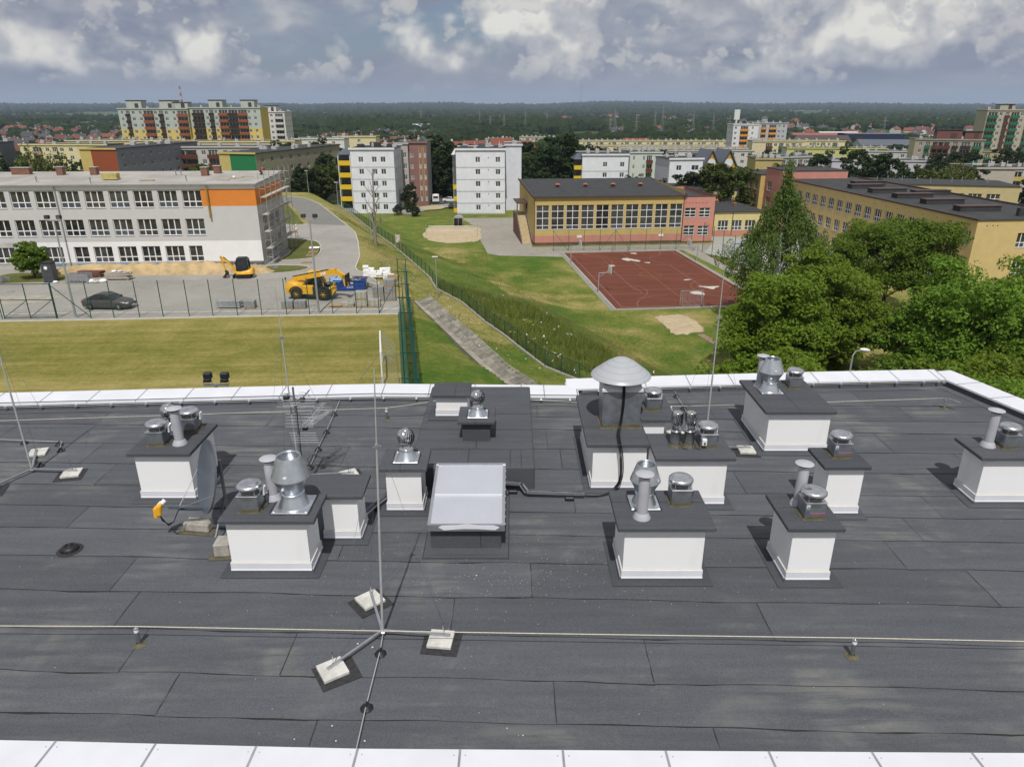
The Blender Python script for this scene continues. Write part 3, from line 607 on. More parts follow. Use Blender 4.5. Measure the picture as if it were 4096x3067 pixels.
RODS = [('lightning rod on three feet beyond the satellite dish, near the left end of the roof',-11.24,14.76,[(-10.28,14.70),(-11.72,15.68),(-11.60,13.93)],14.5,(-.005,0)),
  ('lightning rod on three feet beside the television aerial',-4.88,14.45,[(-3.80,14.57),(-5.45,15.30),(-5.35,13.60)],14.52,(-.008,0)),
  ('lightning rod on three feet in front of the skylight, crossed by the safety rope',-2.10,9.26,[(-2.44,10.16),(-1.12,9.17),(-2.70,8.52)],14.58,(.040,0)),
  ('lightning rod on three feet behind the tall turbine cowls',4.80,15.90,[(5.80,15.90),(4.30,16.80),(4.36,15.05)],14.48,(0,0))]
for lab,x,y,pv,tp,ln in RODS: lightning_rod(lab,x,y,pv,tp,ln)
PAV = [('pale concrete slab under the rod foot pointing away from the satellite dish',-10.26,14.66,R(14)),('pale concrete slab with no pad, under the rod foot next to the conductor clips',-11.70,15.72,R(18)),('pale concrete slab at the left end of the roof under a rod foot',-11.66,13.86,R(20)),
 ('pale concrete slab behind the bare felt cap by the television aerial',-3.78,14.60,R(28)),('pale concrete slab hidden from the dish by the aerial mast',-5.5,15.35,R(10)),('pale concrete slab between aerial mast and double-cone outlet',-5.4,13.55,R(30)),
 ('pale concrete slab under the rod foot that points at the skylight',-2.46,10.10,R(40)),('pale concrete slab on a black pad crossed by the safety rope',-1.14,9.12,R(-6)),('pale concrete slab on a black pad turned cornerwise before the safety rope',-2.72,8.46,R(33)),
 ('pale concrete slab on a black pad beside the corner double-cone chimney',5.83,15.86,R(-3)),('pale concrete slab half hidden behind the tall turbine cowls',4.30,16.82,R(25)),('pale concrete slab behind the box fan with a switch',4.36,15.0,R(-20))]
for i,(lab,x,y,a) in enumerate(PAV): paver(lab,x,y,a,None if i == 1 else (.30,.27,-.02 + .03 * (i % 3),-.05))
t = thing('television_aerial','television aerial mast with ring antenna and two comb-like directional antennas','aerial',(-4.64,13.97,RZ))
mb = MB(); mb.cyl((0,0,0),(0,0,2.47),.025,.022,12); mb.build('mast',M['galv_dull'],t)
mb = MB(); mb.cyl((0,0,.0),(0,0,.06),.10,.08,10); mb.build('foot',M['galv_dull'],t)
mb = MB(); n = 28
for zz,rr in ((2.14,.34),(2.19,.335)):
 pts = [(-.03 + rr * math.cos(2 * PI * k / n),.10 + rr * .92 * math.sin(2 * PI * k / n),zz) for k in range(2,n - 3)]; mb.tube(pts,.005,5)
mb.build('ring_dipole',M['alu_bar'],t)
mb = MB(); mb.bar((-.25,.25,2.2),(.1,.02,2.16),.02,.02); mb.bar((.02,-.05,2.05),(.22,.42,2.24),.02,.02); mb.cbox(-.30,-.20,.20,.28,2.14,2.22,.01,0); mb.build('ring_bracket',M['galv_dull'],t)
for q in ((-.29,-.17,.15,.27,2.11,2.18),(.06,.17,.12,.22,2.07,2.15)): mb = MB(); mb.cbox(*q,.01); mb.build('connector_box',M['black'],t)
for k,(yy,zz,L) in enumerate(((.10,2.12,.42),(.0,2.02,.42),(.22,2.16,.30))):
 mb = MB(); mb.tube([(-L + .03,yy,zz),(L,yy,zz)],.0055,5); mb.build('dipole_rod',M['alu_bar'],t)
mb = MB(); mb.tube([(-.26,.03,2.09),(.42,.03,2.09),(.44,.03,2.06),(.42,.03,2.03),(-.26,.03,2.03),(-.28,.03,2.06),(-.26,.03,2.09)],.0055,5); mb.build('folded_dipole',M['alu_bar'],t)
for k in range(5):
 mb = MB(); z = 1.86 - .075 * k; mb.tube([(-.20 - .015 * k,-.02,z),(.40 - .012 * k,-.02,z)],.0055,5); mb.build('reflector_rod',M['alu_bar'],t)
for k in range(5):
 mb = MB(); z = 1.40 - .042 * k; mb.tube([(-.19 + .02 * k,.0 - .03 * k,z),(.38 + .022 * k,.0 - .03 * k,z)],.0055,5); mb.build('reflector_rod',M['alu_bar'],t)
mb = MB(); mb.bar((.10,-.02,1.88),(.10,-.02,1.46),.02,.012); mb.build('reflector_post',M['alu_bar'],t)
for (dx,dz,sy) in ((.26,.12,1.0),(.42,.0,.8)):
 mb = MB(); a = Vector((.06,.04,1.48)); e = Vector((.06 + dx,sy,1.55 + dz)); mb.bar(a,e,.018,.018); bm_ = mb.build('boom',M['alu_bar'],t)
 for k in range(12):
  q = a + (e - a) * (.18 + .82 * k / 11); L = .15 - .006 * k; mb = MB(); mb.tube([q + Vector((-L,0,.012)),q + Vector((L,0,.012))],.0048,4); mb.build('director',M['alu_bar'],bm_)
mb = MB(); mb.cbox(.08,.20,.02,.12,1.44,1.52,.012); mb.build('balun_box',M['black'],t)
mb = MB(); mb.tube([(.02,-.03,2.1),(.05,-.045,1.95),(.03,-.03,1.7),(.04,-.04,1.4),(.02,-.03,1.0),(.02,-.03,.2)],.008,5); mb.build('coax_cable',M['cable'],t)
t = thing('satellite_dish','big slate-grey satellite dish on a stand with orange receiver heads','satellite dish',(-5.80,12.40,RZ))
ax = Vector((-.80,-.56,.24)).normalized(); side = ax.cross(Vector((0,0,1))).normalized(); up = side.cross(ax).normalized()
cen = Vector((-.20,-.10,1.25)); A,Bm,dep = .73,.66,.12
mb = MB(); n,m = 40,8; vs = [];
for i in range(m + 1):
 u = i / m
 for k in range(n):
  a = 2 * PI * k / n; vs.append(cen + up * (A * u * math.sin(a)) + side * (Bm * u * math.cos(a)) - ax * (dep * (1 - u * u)))
fs = [(i * n + k,i * n + (k + 1) % n,(i + 1) * n + (k + 1) % n,(i + 1) * n + k) for i in range(1,m) for k in range(n)] + [(k,(k + 1) % n,n + (k + 1) % n,n + k) for k in range(n)]
mb.add(vs,fs,0,True)
back = [v - ax * .025 for v in vs]; mb.add(back,[f[::-1] for f in fs],0,True)
rim0 = [vs[m * n + k] for k in range(n)]; rim1 = [v - ax * .03 + (v - cen).normalized() * .008 for v in rim0]; rimf = [v + (v - cen).normalized() * .008 for v in rim0]
mb.add(rim0 + rimf + rim1,[(k,(k + 1) % n,n + (k + 1) % n,n + k) for k in range(n)] + [(n + k,n + (k + 1) % n,2 * n + (k + 1) % n,2 * n + k) for k in range(n)],0)
mb.build('reflector',M['dish'],t)
mb = MB(); mb.cyl((.06,.0,.05),(.06,.02,1.55),.032,.032,12); mb.build('mast',M['galv_dull'],t)
mb = MB(); mb.bar(cen - ax * .13 + up * .15,Vector((.06,.01,1.35)),.07,.16); mb.bar(cen - ax * .13 - up * .2,Vector((.06,.01,1.1)),.05,.08); mb.build('mount',M['galv_dull'],t)
bot = cen - up * .68 - ax * .02; lnb = Vector((-1.02,-.42,.72))
mb = MB(); mb.bar(bot - (lnb - bot).normalized() * .15,lnb + Vector((.12,.05,.0)),.05,.05); mb.build('feed_arm',M['dish'],t)
mid = bot.lerp(lnb,.60)
for s_ in (-1,1):
 mb = MB(); mb.tube([mid,cen + side * (Bm * .97 * s_) - up * .12],.008,6); mb.build('strut',M['galv'],t)
for k in range(2):
 o = lnb + Vector((-.02 - .07 * k,-.03,.06 - .05 * k)); mb = MB(); mb.cyl(o + Vector((.10,.08,.10)),o + Vector((.05,.03,.05)),.045,.045,12,1); mb.cyl(o + Vector((.05,.03,.05)),o,.04,.05,12); mb.cyl(o,o + Vector((-.01,-.02,-.17)),.055,.045,10); mb.build('receiver_head',[M['lnb'],M['white_plastic']],t)
for k in range(3):
 mb = MB(); o = lnb + Vector((-.03,-.04,-.13)); mb.tube([o,o + Vector((.03 + .02 * k,0,-.12)),o + Vector((.12,.02,-.20 - .02 * k)),o + Vector((.22,.05,-.17)),o + Vector((.28,.07,-.04)),o + Vector((.33,.1,.07)),bot + Vector((-.1,-.03,-.02)),Vector((.05,-.05,.5)),Vector((.1,.1,.1))],.009,5); mb.build('coax_cable',M['cable'],t)
mb = MB(); mb.bar((.06,.0,.06),(-.75,-.12,.13),.04,.04); mb.bar((.06,.02,.08),(.25,-.95,.15),.04,.04); mb.bar((.06,.02,.08),(.6,.5,.08),.04,.04); mb.bar((.06,0,.75),(-.02,-.5,.12),.03,.03); mb.build('stand_frame',M['galv_dull'],t)
for lab,x,y,a,s_ in (('rough concrete ballast block under the satellite dish stand',-6.34,12.36,R(-8),(.27,.13,.19)),('rough concrete ballast block against the white chimney by the dish',-5.52,11.55,R(4),(.15,.17,.28))):
 b_ = thing('ballast_block',lab,'concrete block',(x,y,RZ + .015),a)
 mb = MB(); mb.cbox(-s_[0],s_[0],-s_[1],s_[1],.006,s_[2],.02); mb.build('block',M['concrete_dark'],b_)
 mb = MB(); mb.box(-s_[0] - .10,s_[0] + .12,-s_[1] - .09,s_[1] + .05,0,.006); mb.build('pad',M['sealant'],b_)
t = thing('roof_drain','round black roof drain with grating in a dusty hollow of the felt','drain',(-8.55,11.63,RZ + .013))
mb = MB(); mb.lathe([(.235,.0),(.22,.004),(.20,.003),(.19,.014),(.165,.016),(.15,.0)],28); mb.build('flange',M['bitumen'],t)
mb = MB(); mb.lathe([(.155,.003),(.155,.05),(.13,.085),(.06,.10),(.001,.102)],20)
mb.build('grating_body',M['black'],t)
for k in range(12):
 a = 2 * PI * k / 12; mb = MB(); mb.bar((.16 * math.cos(a),.16 * math.sin(a),.02),(.05 * math.cos(a),.05 * math.sin(a),.112),.014,.02); mb.build('grating_bar',M['black'],t)
def fall_post(label,x,y,h=.35):
 t = thing('anchor_post',label,'post',(x,y,RZ + .012))
 mb = MB(); mb.lathe([(.11,.0),(.09,.008),(.045,.02),(.04,.05)],16); mb.build('sealant_foot',M['sealant'],t)
 mb = MB(); mb.lathe([(.032,.01),(.032,h - .10)],14,cap1=True); mb.build('tube',M['galv_dull'],t)
 mb = MB(); mb.lathe([(.036,h - .10),(.036,h - .05)],14,cap1=True); mb.build('sleeve',M['white_plastic'],t)
 mb = MB(); mb.lathe([(.03,h - .05),(.04,h - .04),(.04,h - .025),(.015,h - .02),(.012,h + .01),(.001,h + .012)],12); mb.build('eye',M['steel'],t)
fall_post('short anchor post of the near safety rope, towards the roof drain',-5.94,9.04)
fall_post('short anchor post of the near safety rope, before the chimney with a stickered fan',5.30,8.78)
fall_post('short anchor post of the far safety rope, beside the aerial conductor',-3.42,17.74)
fall_post('short anchor post of the far safety rope, behind the tall turbine cowls',4.35,17.85)
t = thing('anchor_post','corner anchor post with curved rope guide near the angled side coping','post',(12.25,18.5,RZ + .012))
mb = MB(); mb.lathe([(.12,.0),(.09,.008),(.045,.02),(.04,.05)],16); mb.build('sealant_foot',M['sealant'],t)
mb = MB(); mb.lathe([(.035,.01),(.035,.28)],14,cap1=True); mb.build('tube',M['galv'],t)
mb = MB(); pts = [(-.22,.02,.30),(-.08,.04,.315),(.08,0,.31),(.2,-.10,.29),(.28,-.22,.27)]
for a,c in zip(pts,pts[1:]): mb.bar(a,c,.05,.014)
mb.tube(pts,.012,6); mb.build('rope_guide',M['steel'],t)
def rope(label,pts,r=.0065,sag=.0,nm='safety_rope',m='rope',cat='rope',group=None):
 mb = MB(); q = []
 for a,c in zip(pts,pts[1:]):
  a,c = Vector(a),Vector(c); n = 8
  for i in range(n): u = i / n; q.append(a.lerp(c,u) - Vector((0,0,sag * 4 * u * (1 - u))))
 q.append(Vector(pts[-1])); mb.tube(q,r,6); return tag(mb.build(nm,M[m]),label,cat,group)
rope('pale safety rope crossing the roof before the chimneys',[(-20,9.2,10.34),(-5.94,9.04,10.37),(5.30,8.78,10.37),(17.5,8.5,10.34)],.0075,.012)
rope('pale safety rope near the far coping, left of the raised deck',[(-20,16.4,10.36),(-3.42,17.74,10.37),(-2.0,17.78,10.58)],.007,.01)
rope('pale safety rope behind the mushroom hood, along the far coping',[(.50,17.82,10.58),(4.35,17.85,10.37),(12.03,18.52,10.33)],.007,.01)
def conductor(label,pts,feet,lift=.085):
 t = thing('conductor_wire',label,'wire',(pts[0][0],pts[0][1],RZ)); o = Vector((pts[0][0],pts[0][1],RZ))
 mb = MB(); mb.tube([Vector((*p,RZ + lift)) - o if len(p) == 2 else Vector(p) - o for p in pts],.0085,6); mb.build('wire',M['rod_grey'],t)
 for x,y in feet:
  mb = MB(); mb.lathe([(.098,.012),(.098,.022),(.075,.03),(.055,.07),(.035,.078),(.001,.08)],8); mb.box(-.012,.012,-.05,.05,.075,.10); mb.build('foot',M['black'],t,(x - o.x,y - o.y,0))
conductor('conductor wire from the front lightning rod to the near coping on black feet',[(-2.08,9.2),(-2.06,8.83),(-2.07,7.75),(-2.06,7.0)],[(-2.06,8.83),(-2.07,7.75)])
conductor('conductor wire from the far coping to the aerial rod on four black feet',[(-4.99,19.1),(-4.93,18.09),(-4.87,16.92),(-4.83,15.93),(-4.78,14.95),(-4.86,14.5)],[(-4.93,18.05),(-4.87,16.9),(-4.83,15.9),(-4.78,14.95)])
conductor('conductor wire along the left end of the roof on two black feet',[(-19.5,16.95),(-12.41,16.32),(-11.40,16.24)],[(-12.41,16.29),(-11.48,16.2),(-15.2,16.55)])
conductor('short conductor wire slanting to the left lightning rod',[(-11.40,16.2),(-11.24,15.86),(-11.25,15.07),(-11.24,14.8)],[(-11.23,15.86),(-11.25,15.07)])
conductor('conductor wire from the far coping to the rod behind the turbine cowls',[(4.87,19.7),(4.84,19.36),(4.86,18.55),(4.86,16.9),(4.82,16.0)],[(4.84,19.36),(4.86,18.5)])
def edge_wire(label,pl,cuts,off,z):
 t = thing('edge_conductor',label,'wire',(cuts[0],lerp_pl(pl,cuts[0]),RZ)); o = Vector((cuts[0],lerp_pl(pl,cuts[0]),RZ))
 xs = [cuts[0] - .5] + cuts + [cuts[-1] + .5]; mb = MB(); mb.tube([Vector((x,lerp_pl(pl,x) + off,RZ + z)) - o for x in xs],.0085,6); mb.build('wire',M['rod_grey'],t)
 for x in cuts:
  mb = MB(); mb.cbox(-.028,.028,-.035,.035,.0,.05,.005); mb.cyl((0,-.01,.05),(0,-.01,.065),.012,.01,6); mb.box(-.02,.02,-.02,.10,.045,.06); mb.build('clip',M['alu_bar'],t,(x - o.x,lerp_pl(pl,x) + off - o.y,z - .03))
edge_wire('conductor wire clipped along the far coping, left of the raised deck',FAR_L,[-19 + .955 * k for k in range(18)],-.05,.13)
edge_wire('conductor wire clipped along the far coping, behind the raised deck',FAR_L,[-.12,.84,1.67],-.05,.13)
edge_wire('conductor wire clipped along the far coping, right of the mushroom hood',FAR_R,[2.56,3.48,4.4,5.31,6.23,7.2,8.15,9.1,9.96,10.83,11.69,12.54,13.0],-.05,.18)
def tray(label,pts,feet):
 t = thing('cable_tray',label,'cable tray',(pts[0][0],pts[0][1],RZ)); o = Vector((pts[0][0],pts[0][1],RZ))
 for (a,c) in zip(pts,pts[1:]):
  a = Vector(a) - o; c = Vector(c) - o; d = (c - a); L = d.length; u = d.normalized(); s_ = Vector((-u.y,u.x,0)).normalized()
  mb = MB(); mb.bar(a,c,.10,.006); mb.bar(a + s_ * .05 + Vector((0,0,.022)),c + s_ * .05 + Vector((0,0,.022)),.004,.045); mb.bar(a - s_ * .05 + Vector((0,0,.022)),c - s_ * .05 + Vector((0,0,.022)),.004,.012); mb.bar(a - s_ * .05 + Vector((0,0,.042)),c - s_ * .05 + Vector((0,0,.042)),.004,.008)
  n = int(L / .06)
  for k in range(n): q = a + u * (.03 + k * .06); mb.bar(q - s_ * .05 + Vector((0,0,.014)),q - s_ * .05 + Vector((0,0,.042)),.012,.005)
  mb.build('channel',M['galv'],t)
  mb = MB(); mb.tube([a + Vector((0,0,.02)),c + Vector((0,0,.02))],.016,6); mb.build('cable',M['cable'],t)
 for x,y in feet:
  mb = MB(); mb.cbox(-.10,.10,-.06,.06,.012,.10,.02); mb.build('foot',M['black'],t,(x - o.x,y - o.y,0))
tray('slotted metal cable tray from the skylight to the long chimney block',[(-.16,13.86,10.22),(.20,13.84,10.20),(.32,13.62,10.13),(1.58,13.55,10.12)],[(.02,13.8),(1.25,13.5)])
tray('slotted metal cable tray between the bare-capped chimney and the turbine chimney',[(-3.1,12.62,10.12),(-2.9,13.1,10.12),(-2.66,13.55,10.12)],[(-2.9,13.1)])
t = thing('floodlight_mast','twin black floodlights on a grey bracket behind the far coping, lamps facing the field','floodlight',(-9.05,20.3,0))
mb = MB(); mb.cyl((-.05,0,-.2),(-.05,0,10.02),.06,.045,10); mb.build('pole',M['galv_dull'],t)
mb = MB(); mb.bar((-.40,0,10.04),(.35,0,10.04),.05,.05); mb.build('cross_arm',M['galv_dull'],t)
for x in (-.28,.24):
 mb = MB(); mb.cbox(x - .125,x + .125,-.02,.16,10.22,10.42,.03); mb.cbox(x - .11,x + .11,-.06,.06,10.13,10.24,.015); mb.build('lamp_housing',M['black'],t)
 mb = MB(); mb.tube([(x - .13,0,10.2),(x - .13,0,10.06),(x + .13,0,10.06),(x + .13,0,10.2)],.012,5); mb.build('lamp_bracket',M['galv_dull'],t)
r = random.Random(5)
spots = [(-.65,10.82),(-2.46,9.05),(-2.21,8.97),(-2.38,7.19),(-1.99,7.19),(-.07,7.4),(.15,7.28),(-2.49,7.44),(-2.95,7.22)]
mbp = MB(); mbp.lathe([(.001,.0),(.02,.002),(.026,.012),(.018,.024),(.001,.028)],7); pe = mbp.mesh('pebble',M['concrete'])
for i,(x,y) in enumerate(spots):
 o = tag(ob('pebble',pe,None,(x,y,RZ + .012),r.uniform(0,6)),'pale pebble lying loose on the grey felt roof near the coping' if i > 2 else 'pale pebble lying loose on the grey felt roof around the front lightning rod','pebble','pebbles on the felt roof'); q = r.uniform(.4,.75); o.scale = (q,q,q)
mb = MB()
for k in range(700):
 x,y = r.uniform(-14,13),r.uniform(7,18.5)
 if r.random() < .5: x,y = r.gauss(.3,1.6),r.gauss(10.9,.6)
 s_ = r.uniform(.003,.009); z = RZ + .013; mb.add([(x - s_,y,z),(x,y - s_,z),(x + s_,y,z),(x,y + s_,z),(x,y,z + s_)],[(0,1,4),(1,2,4),(2,3,4),(3,0,4)])
g = stuff(mb.build('grit',M['concrete'])); tag(g,'fine pale grit scattered over the grey felt roof','grit')
# ================================================================== terrain
GF = [(20,25),(9,47),(5.5,54.5),(2.84,57.8),(.5,63.6),(-.7,66.8),(-2.8,71.5),(-5.8,79.6),(-9.4,86.2),(-10.8,92.2),(-14.9,103.5),(-19.3,115.5),(-25.5,130.4),(-33.5,151.2),(-44.3,176.8),(-51.3,190),(-75,235)]
GFN = np.array(GF,float)
def fence_s(X,Y):
 """signed distance to the green fence line, positive on the downhill side"""
 best = np.full(X.shape,1e9); sg = np.zeros(X.shape)
 for (ax_,ay_),(bx_,by_) in zip(GF,GF[1:]):
  dx,dy = bx_ - ax_,by_ - ay_; L2 = dx * dx + dy * dy
  t_ = np.clip(((X - ax_) * dx + (Y - ay_) * dy) / L2,0,1); px,py = X - ax_ - t_ * dx,Y - ay_ - t_ * dy
  d = np.hypot(px,py); c = dx * (Y - ay_) - dy * (X - ax_); m = d < best
  best = np.where(m,d,best); sg = np.where(m,np.where(c < 0,1.0,-1.0),sg)
 return best * sg
def sst(x): x = np.clip(x,0,1); return x * x * (3 - 2 * x)
CH_Y = [35,42,50,56,64,72,78.5]; CH_L = [5.2,2.2,-1.4,-4.2,-7.3,-10.6,-11.7]; CH_B = [7.7,4.6,1.1,-1.4,-4.65,-7.85,-10.9]; CH_R = [8.6,5.4,1.95,-.4,-3.5,-6.9,-9.6]
def vnoise(X,Y,s):
 """cheap smooth value noise"""
 rs = np.random.RandomState(3); G = rs.rand(64,64); x = X / s; y = Y / s; i = np.floor(x).astype(int); j = np.floor(y).astype(int); u = sst(x - i); v = sst(y - j)
 g = lambda a,b_: G[a % 64,b_ % 64]
 return (g(i,j) * (1 - u) + g(i + 1,j) * u) * (1 - v) + (g(i,j + 1) * (1 - u) + g(i + 1,j + 1) * u) * v
def h0(X,Y):
 X = np.asarray(X,float); Y = np.asarray(Y,float); s = fence_s(X,Y)
 wl = np.interp(Y,[50,90,115],[12,9,6.5])
 left = -3.0 * sst((s + wl) / wl); right = -3.0 - 5.0 * np.clip(s / np.interp(Y,[60,100,138],[20,19,10.5]),0,1) ** .85
 z = np.where(s < 0,left,right)
 z = z + (-8 - z) * sst((Y - 163) / 34)
 z = z + np.interp(Y,[190,260,330,420,520,900,2000,2600],[0,-1.5,-4,-7,-9,-11,-13,-13])
 az = X / np.maximum(Y,1)
 ridge = 12 + 22 * vnoise(az * 9 + 40,az * 0 + 5.3,1.0) + 13 * vnoise(az * 26 + 11,az * 0 + 2.2,1.0) + 12 * sst((az - .05) / .1) * sst((.35 - az) / .2)
 z = z + sst((Y - 2400) / 6200) ** 1.5 * (ridge + 13)
 z = z + np.where(Y > 700,5 * (vnoise(X + 900,Y,420) - .5) * sst((Y - 700) / 800),0)
 return z
def hh(x,y): return float(h0(np.array([x]),np.array([y]))[0])
def chan_mask(X,Y):
 xl = np.interp(Y,CH_Y,CH_L); xr = np.interp(Y,CH_Y,CH_R)
 return ((X > xl + .3) & (X < xr - .05) & (Y > 34) & (Y < 79)).astype(float)
def lines(a,b_,st,far,g):
 v = list(np.arange(a,b_ + 1e-6,st)); x = b_; d = st
 while x < far: d *= g; x += d; v.append(x)
 return v
xr_ = lines(-60,60,1.2,13000,1.10); xl_ = [-q for q in lines(60,60.1,1.2,13000,1.10)[1:]][::-1]
xs = np.array(sorted(set(xl_ + xr_ + list(np.arange(-13.8,10,.3))))); ys = np.array(sorted(set([-400,-150,-60,-20,0,10,16] + lines(20,200,1.2,14000,1.055) + list(np.arange(33.7,80,.4)))))
GX,GY = np.meshgrid(xs,ys); GZ = h0(GX,GY) - 1.7 * chan_mask(GX,GY)
GZ = np.where((GX < 18) & (GX > -20) & (GY < 19) & (GY > 7),np.minimum(GZ,-8.2),GZ)
S = fence_s(GX,GY)
dry = np.full(GX.shape,.35); n1 = vnoise(GX,GY,6.0); n2 = vnoise(GX + 50,GY + 9,17.0); n3 = vnoise(GX + 7,GY + 31,2.6)
dry = np.where(S < 0,.72 + .5 * (n1 - .5),dry)
dry = np.where((S < 0) & (GY < 64) & (GX > -9),.42 + .6 * (n1 - .5),dry)
dry = np.where((S >= 0) & (S < 11) & (GY > 84),.10 + .25 * n1,dry)
dry = np.where((S >= 11) & (GY > 80) & (GY < 140) & (GX < 14),.50 + 1.0 * (n2 - .5) + .6 * (n3 - .5),dry)
dry = np.where((S >= 9) & (GY <= 95),.50 + .9 * (n1 - .5) + .4 * (n3 - .5),dry)
dry = np.where((S >= 0) & (S < 9) & (GY <= 84),.25 + .4 * n1,dry)
dry = np.where(GY > 175,.22 + .3 * n1,dry)
dry = np.where((GX > 38) & (GY < 175),.55 + .3 * n1,dry)
dry = np.clip(dry,0,1)
me = bpy.data.meshes.new('ground'); ny,nx = GX.shape
V = np.stack([GX,GY,GZ],-1).reshape(-1,3); idx = np.arange(ny * nx).reshape(ny,nx)
Fq = np.stack([idx[:-1,:-1],idx[:-1,1:],idx[1:,1:],idx[1:,:-1]],-1).reshape(-1,4)
def np_mesh(me,V,Fq,smooth=True,k=4):
 me.vertices.add(len(V)); me.vertices.foreach_set('co',V.astype(np.float32).ravel()); me.loops.add(Fq.size); me.loops.foreach_set('vertex_index',Fq.astype(np.int32).ravel())
 me.polygons.add(len(Fq)); me.polygons.foreach_set('loop_start',np.arange(0,Fq.size,k,dtype=np.int32)); me.polygons.foreach_set('loop_total',np.full(len(Fq),k,np.int32))
 me.polygons.foreach_set('use_smooth',np.full(len(Fq),smooth)); me.update(calc_edges=True); me.validate(); return me
np_mesh(me,V,Fq)
at_ = me.attributes.new('dry','FLOAT','POINT'); at_.data.foreach_set('value',dry.astype(np.float32).ravel())
def mat_grass(name,lush,mid,dryc,attr=True,stripes=0,far=True):
 m = bpy.data.materials.new(name); m.use_nodes = True; t = NT(m.node_tree); b = t.n['Principled BSDF']
 po = t.new('ShaderNodeNewGeometry').outputs['Position']
 if attr: a = t.new('ShaderNodeAttribute',attribute_name='dry').outputs['Fac']
 else: a = .5
 nb = t.noise(po,.35,6,.62,.3); nf = t.noise(po,2.3,5,.7); nh = t.noise(t.vmath('MULTIPLY',po,(1,.5,1)),9,4,.75)
 v = t.math('ADD',a,t.lin(nb,.25,.75,-.34,.34)); v = t.math('ADD',v,t.lin(nf,.28,.72,-.30,.30)); v = t.math('ADD',v,t.lin(nh,.28,.72,-.26,.26))
 if stripes:
  rot = t.new('ShaderNodeVectorRotate',rotation_type='Z_AXIS'); t.link(po,rot.inputs['Vector']); rot.inputs['Angle'].default_value = R(-stripes)
  q = t.vmath('MULTIPLY',rot.outputs[0],(.035,1,1)); st_ = t.noise(q,.72,4,.65,.15); v = t.math('ADD',v,t.lin(st_,.3,.7,-.36,.36))
  q2 = t.vmath('MULTIPLY',rot.outputs[0],(.02,1,1)); s2 = t.noise(q2,.10,2,.5); v = t.math('ADD',v,t.lin(s2,.35,.65,-.30,.30))
 c = t.mix(t.lin(v,0,.5),lush,mid); c = t.mix(t.lin(v,.5,1.0),c,dryc)
 if far:
  sp = t.new('ShaderNodeSeparateXYZ'); t.link(po,sp.inputs[0])
  vo = t.new('ShaderNodeTexVoronoi'); t.link(t.vmath('MULTIPLY',po,(1,.45,0)),vo.inputs['Vector']); vo.inputs['Scale'].default_value = .0042
  hs = t.new('ShaderNodeSeparateColor'); t.link(vo.outputs['Color'],hs.inputs[0])
  fc = t.mix(t.sstep(hs.outputs[0],.2,.75),(.030,.060,.018),(.075,.115,.032)); fc = t.mix(t.sstep(hs.outputs[1],.78,.82),fc,(.26,.24,.11)); fc = t.mix(t.lin(t.noise(po,.02,5),.3,.7,0,.6),fc,(.035,.06,.02))
  fc = t.mix(t.sstep(sp.outputs[1],4200,6200,0,.9),fc,(.016,.028,.013)); c = t.mix(t.sstep(sp.outputs[1],420,620),c,fc)
 t.link(c,b.inputs['Base Color']); b.inputs['Roughness'].default_value = .95; b.inputs['Specular IOR Level'].default_value = .15
 bp = t.new('ShaderNodeBump'); bp.inputs['Strength'].default_value = .7; bp.inputs['Distance'].default_value = .12; t.link(t.math('ADD',nh,t.math('MULTIPLY',t.noise(po,26,2),.7)),bp.inputs['Height']); t.link(bp.outputs[0],b.inputs['Normal'])
 return m
M['grass'] = mat_grass('meadow_grass',(.062,.125,.014),(.160,.180,.034),(.335,.275,.105))
M['field_grass'] = mat_grass('field_grass',(.145,.150,.028),(.242,.216,.058),(.35,.29,.11),attr=False,stripes=3.4,far=False)
M['lawn'] = mat_grass('lawn',(.05,.085,.014),(.11,.125,.028),(.21,.18,.07),attr=False,far=False)
me.materials.append(M['grass']); struct(ob('ground',me))
from mathutils.geometry import tessellate_polygon
def flat(name,poly,z,mat_,parent=None,kind=True):
 tr = tessellate_polygon([[Vector((x,y,0)) for x,y in poly]]); mb = MB()
 fs = []
 for a,b_,c in tr:
  p,q,r_ = poly[a],poly[b_],poly[c]
  if (q[0] - p[0]) * (r_[1] - p[1]) - (q[1] - p[1]) * (r_[0] - p[0]) < 0: a,c = c,a
  fs.append((a,b_,c))
 mb.add([(x,y,z) for x,y in poly],fs); o = mb.build(name,mat_,parent)
 return struct(o) if parent is None and kind else o
def smooth_poly(pts,n=4):
 out = []; L = len(pts)
 for i in range(L):
  p0,p1,p2,p3 = [Vector((*pts[(i + d) % L],0)) for d in (-1,0,1,2)]
  for k in range(n):
   u = k / n; v = .5 * ((2 * p1) + (-p0 + p2) * u + (2 * p0 - 5 * p1 + 4 * p2 - p3) * u * u + (-p0 + 3 * p1 - 3 * p2 + p3) * u ** 3); out.append((v.x,v.y))
 return out
def rough_poly(pts,amp,seed,n=6):
 r = random.Random(seed); return [(x + r.uniform(-amp,amp),y + r.uniform(-amp,amp) * 1.6) for x,y in smooth_poly(pts,n)]
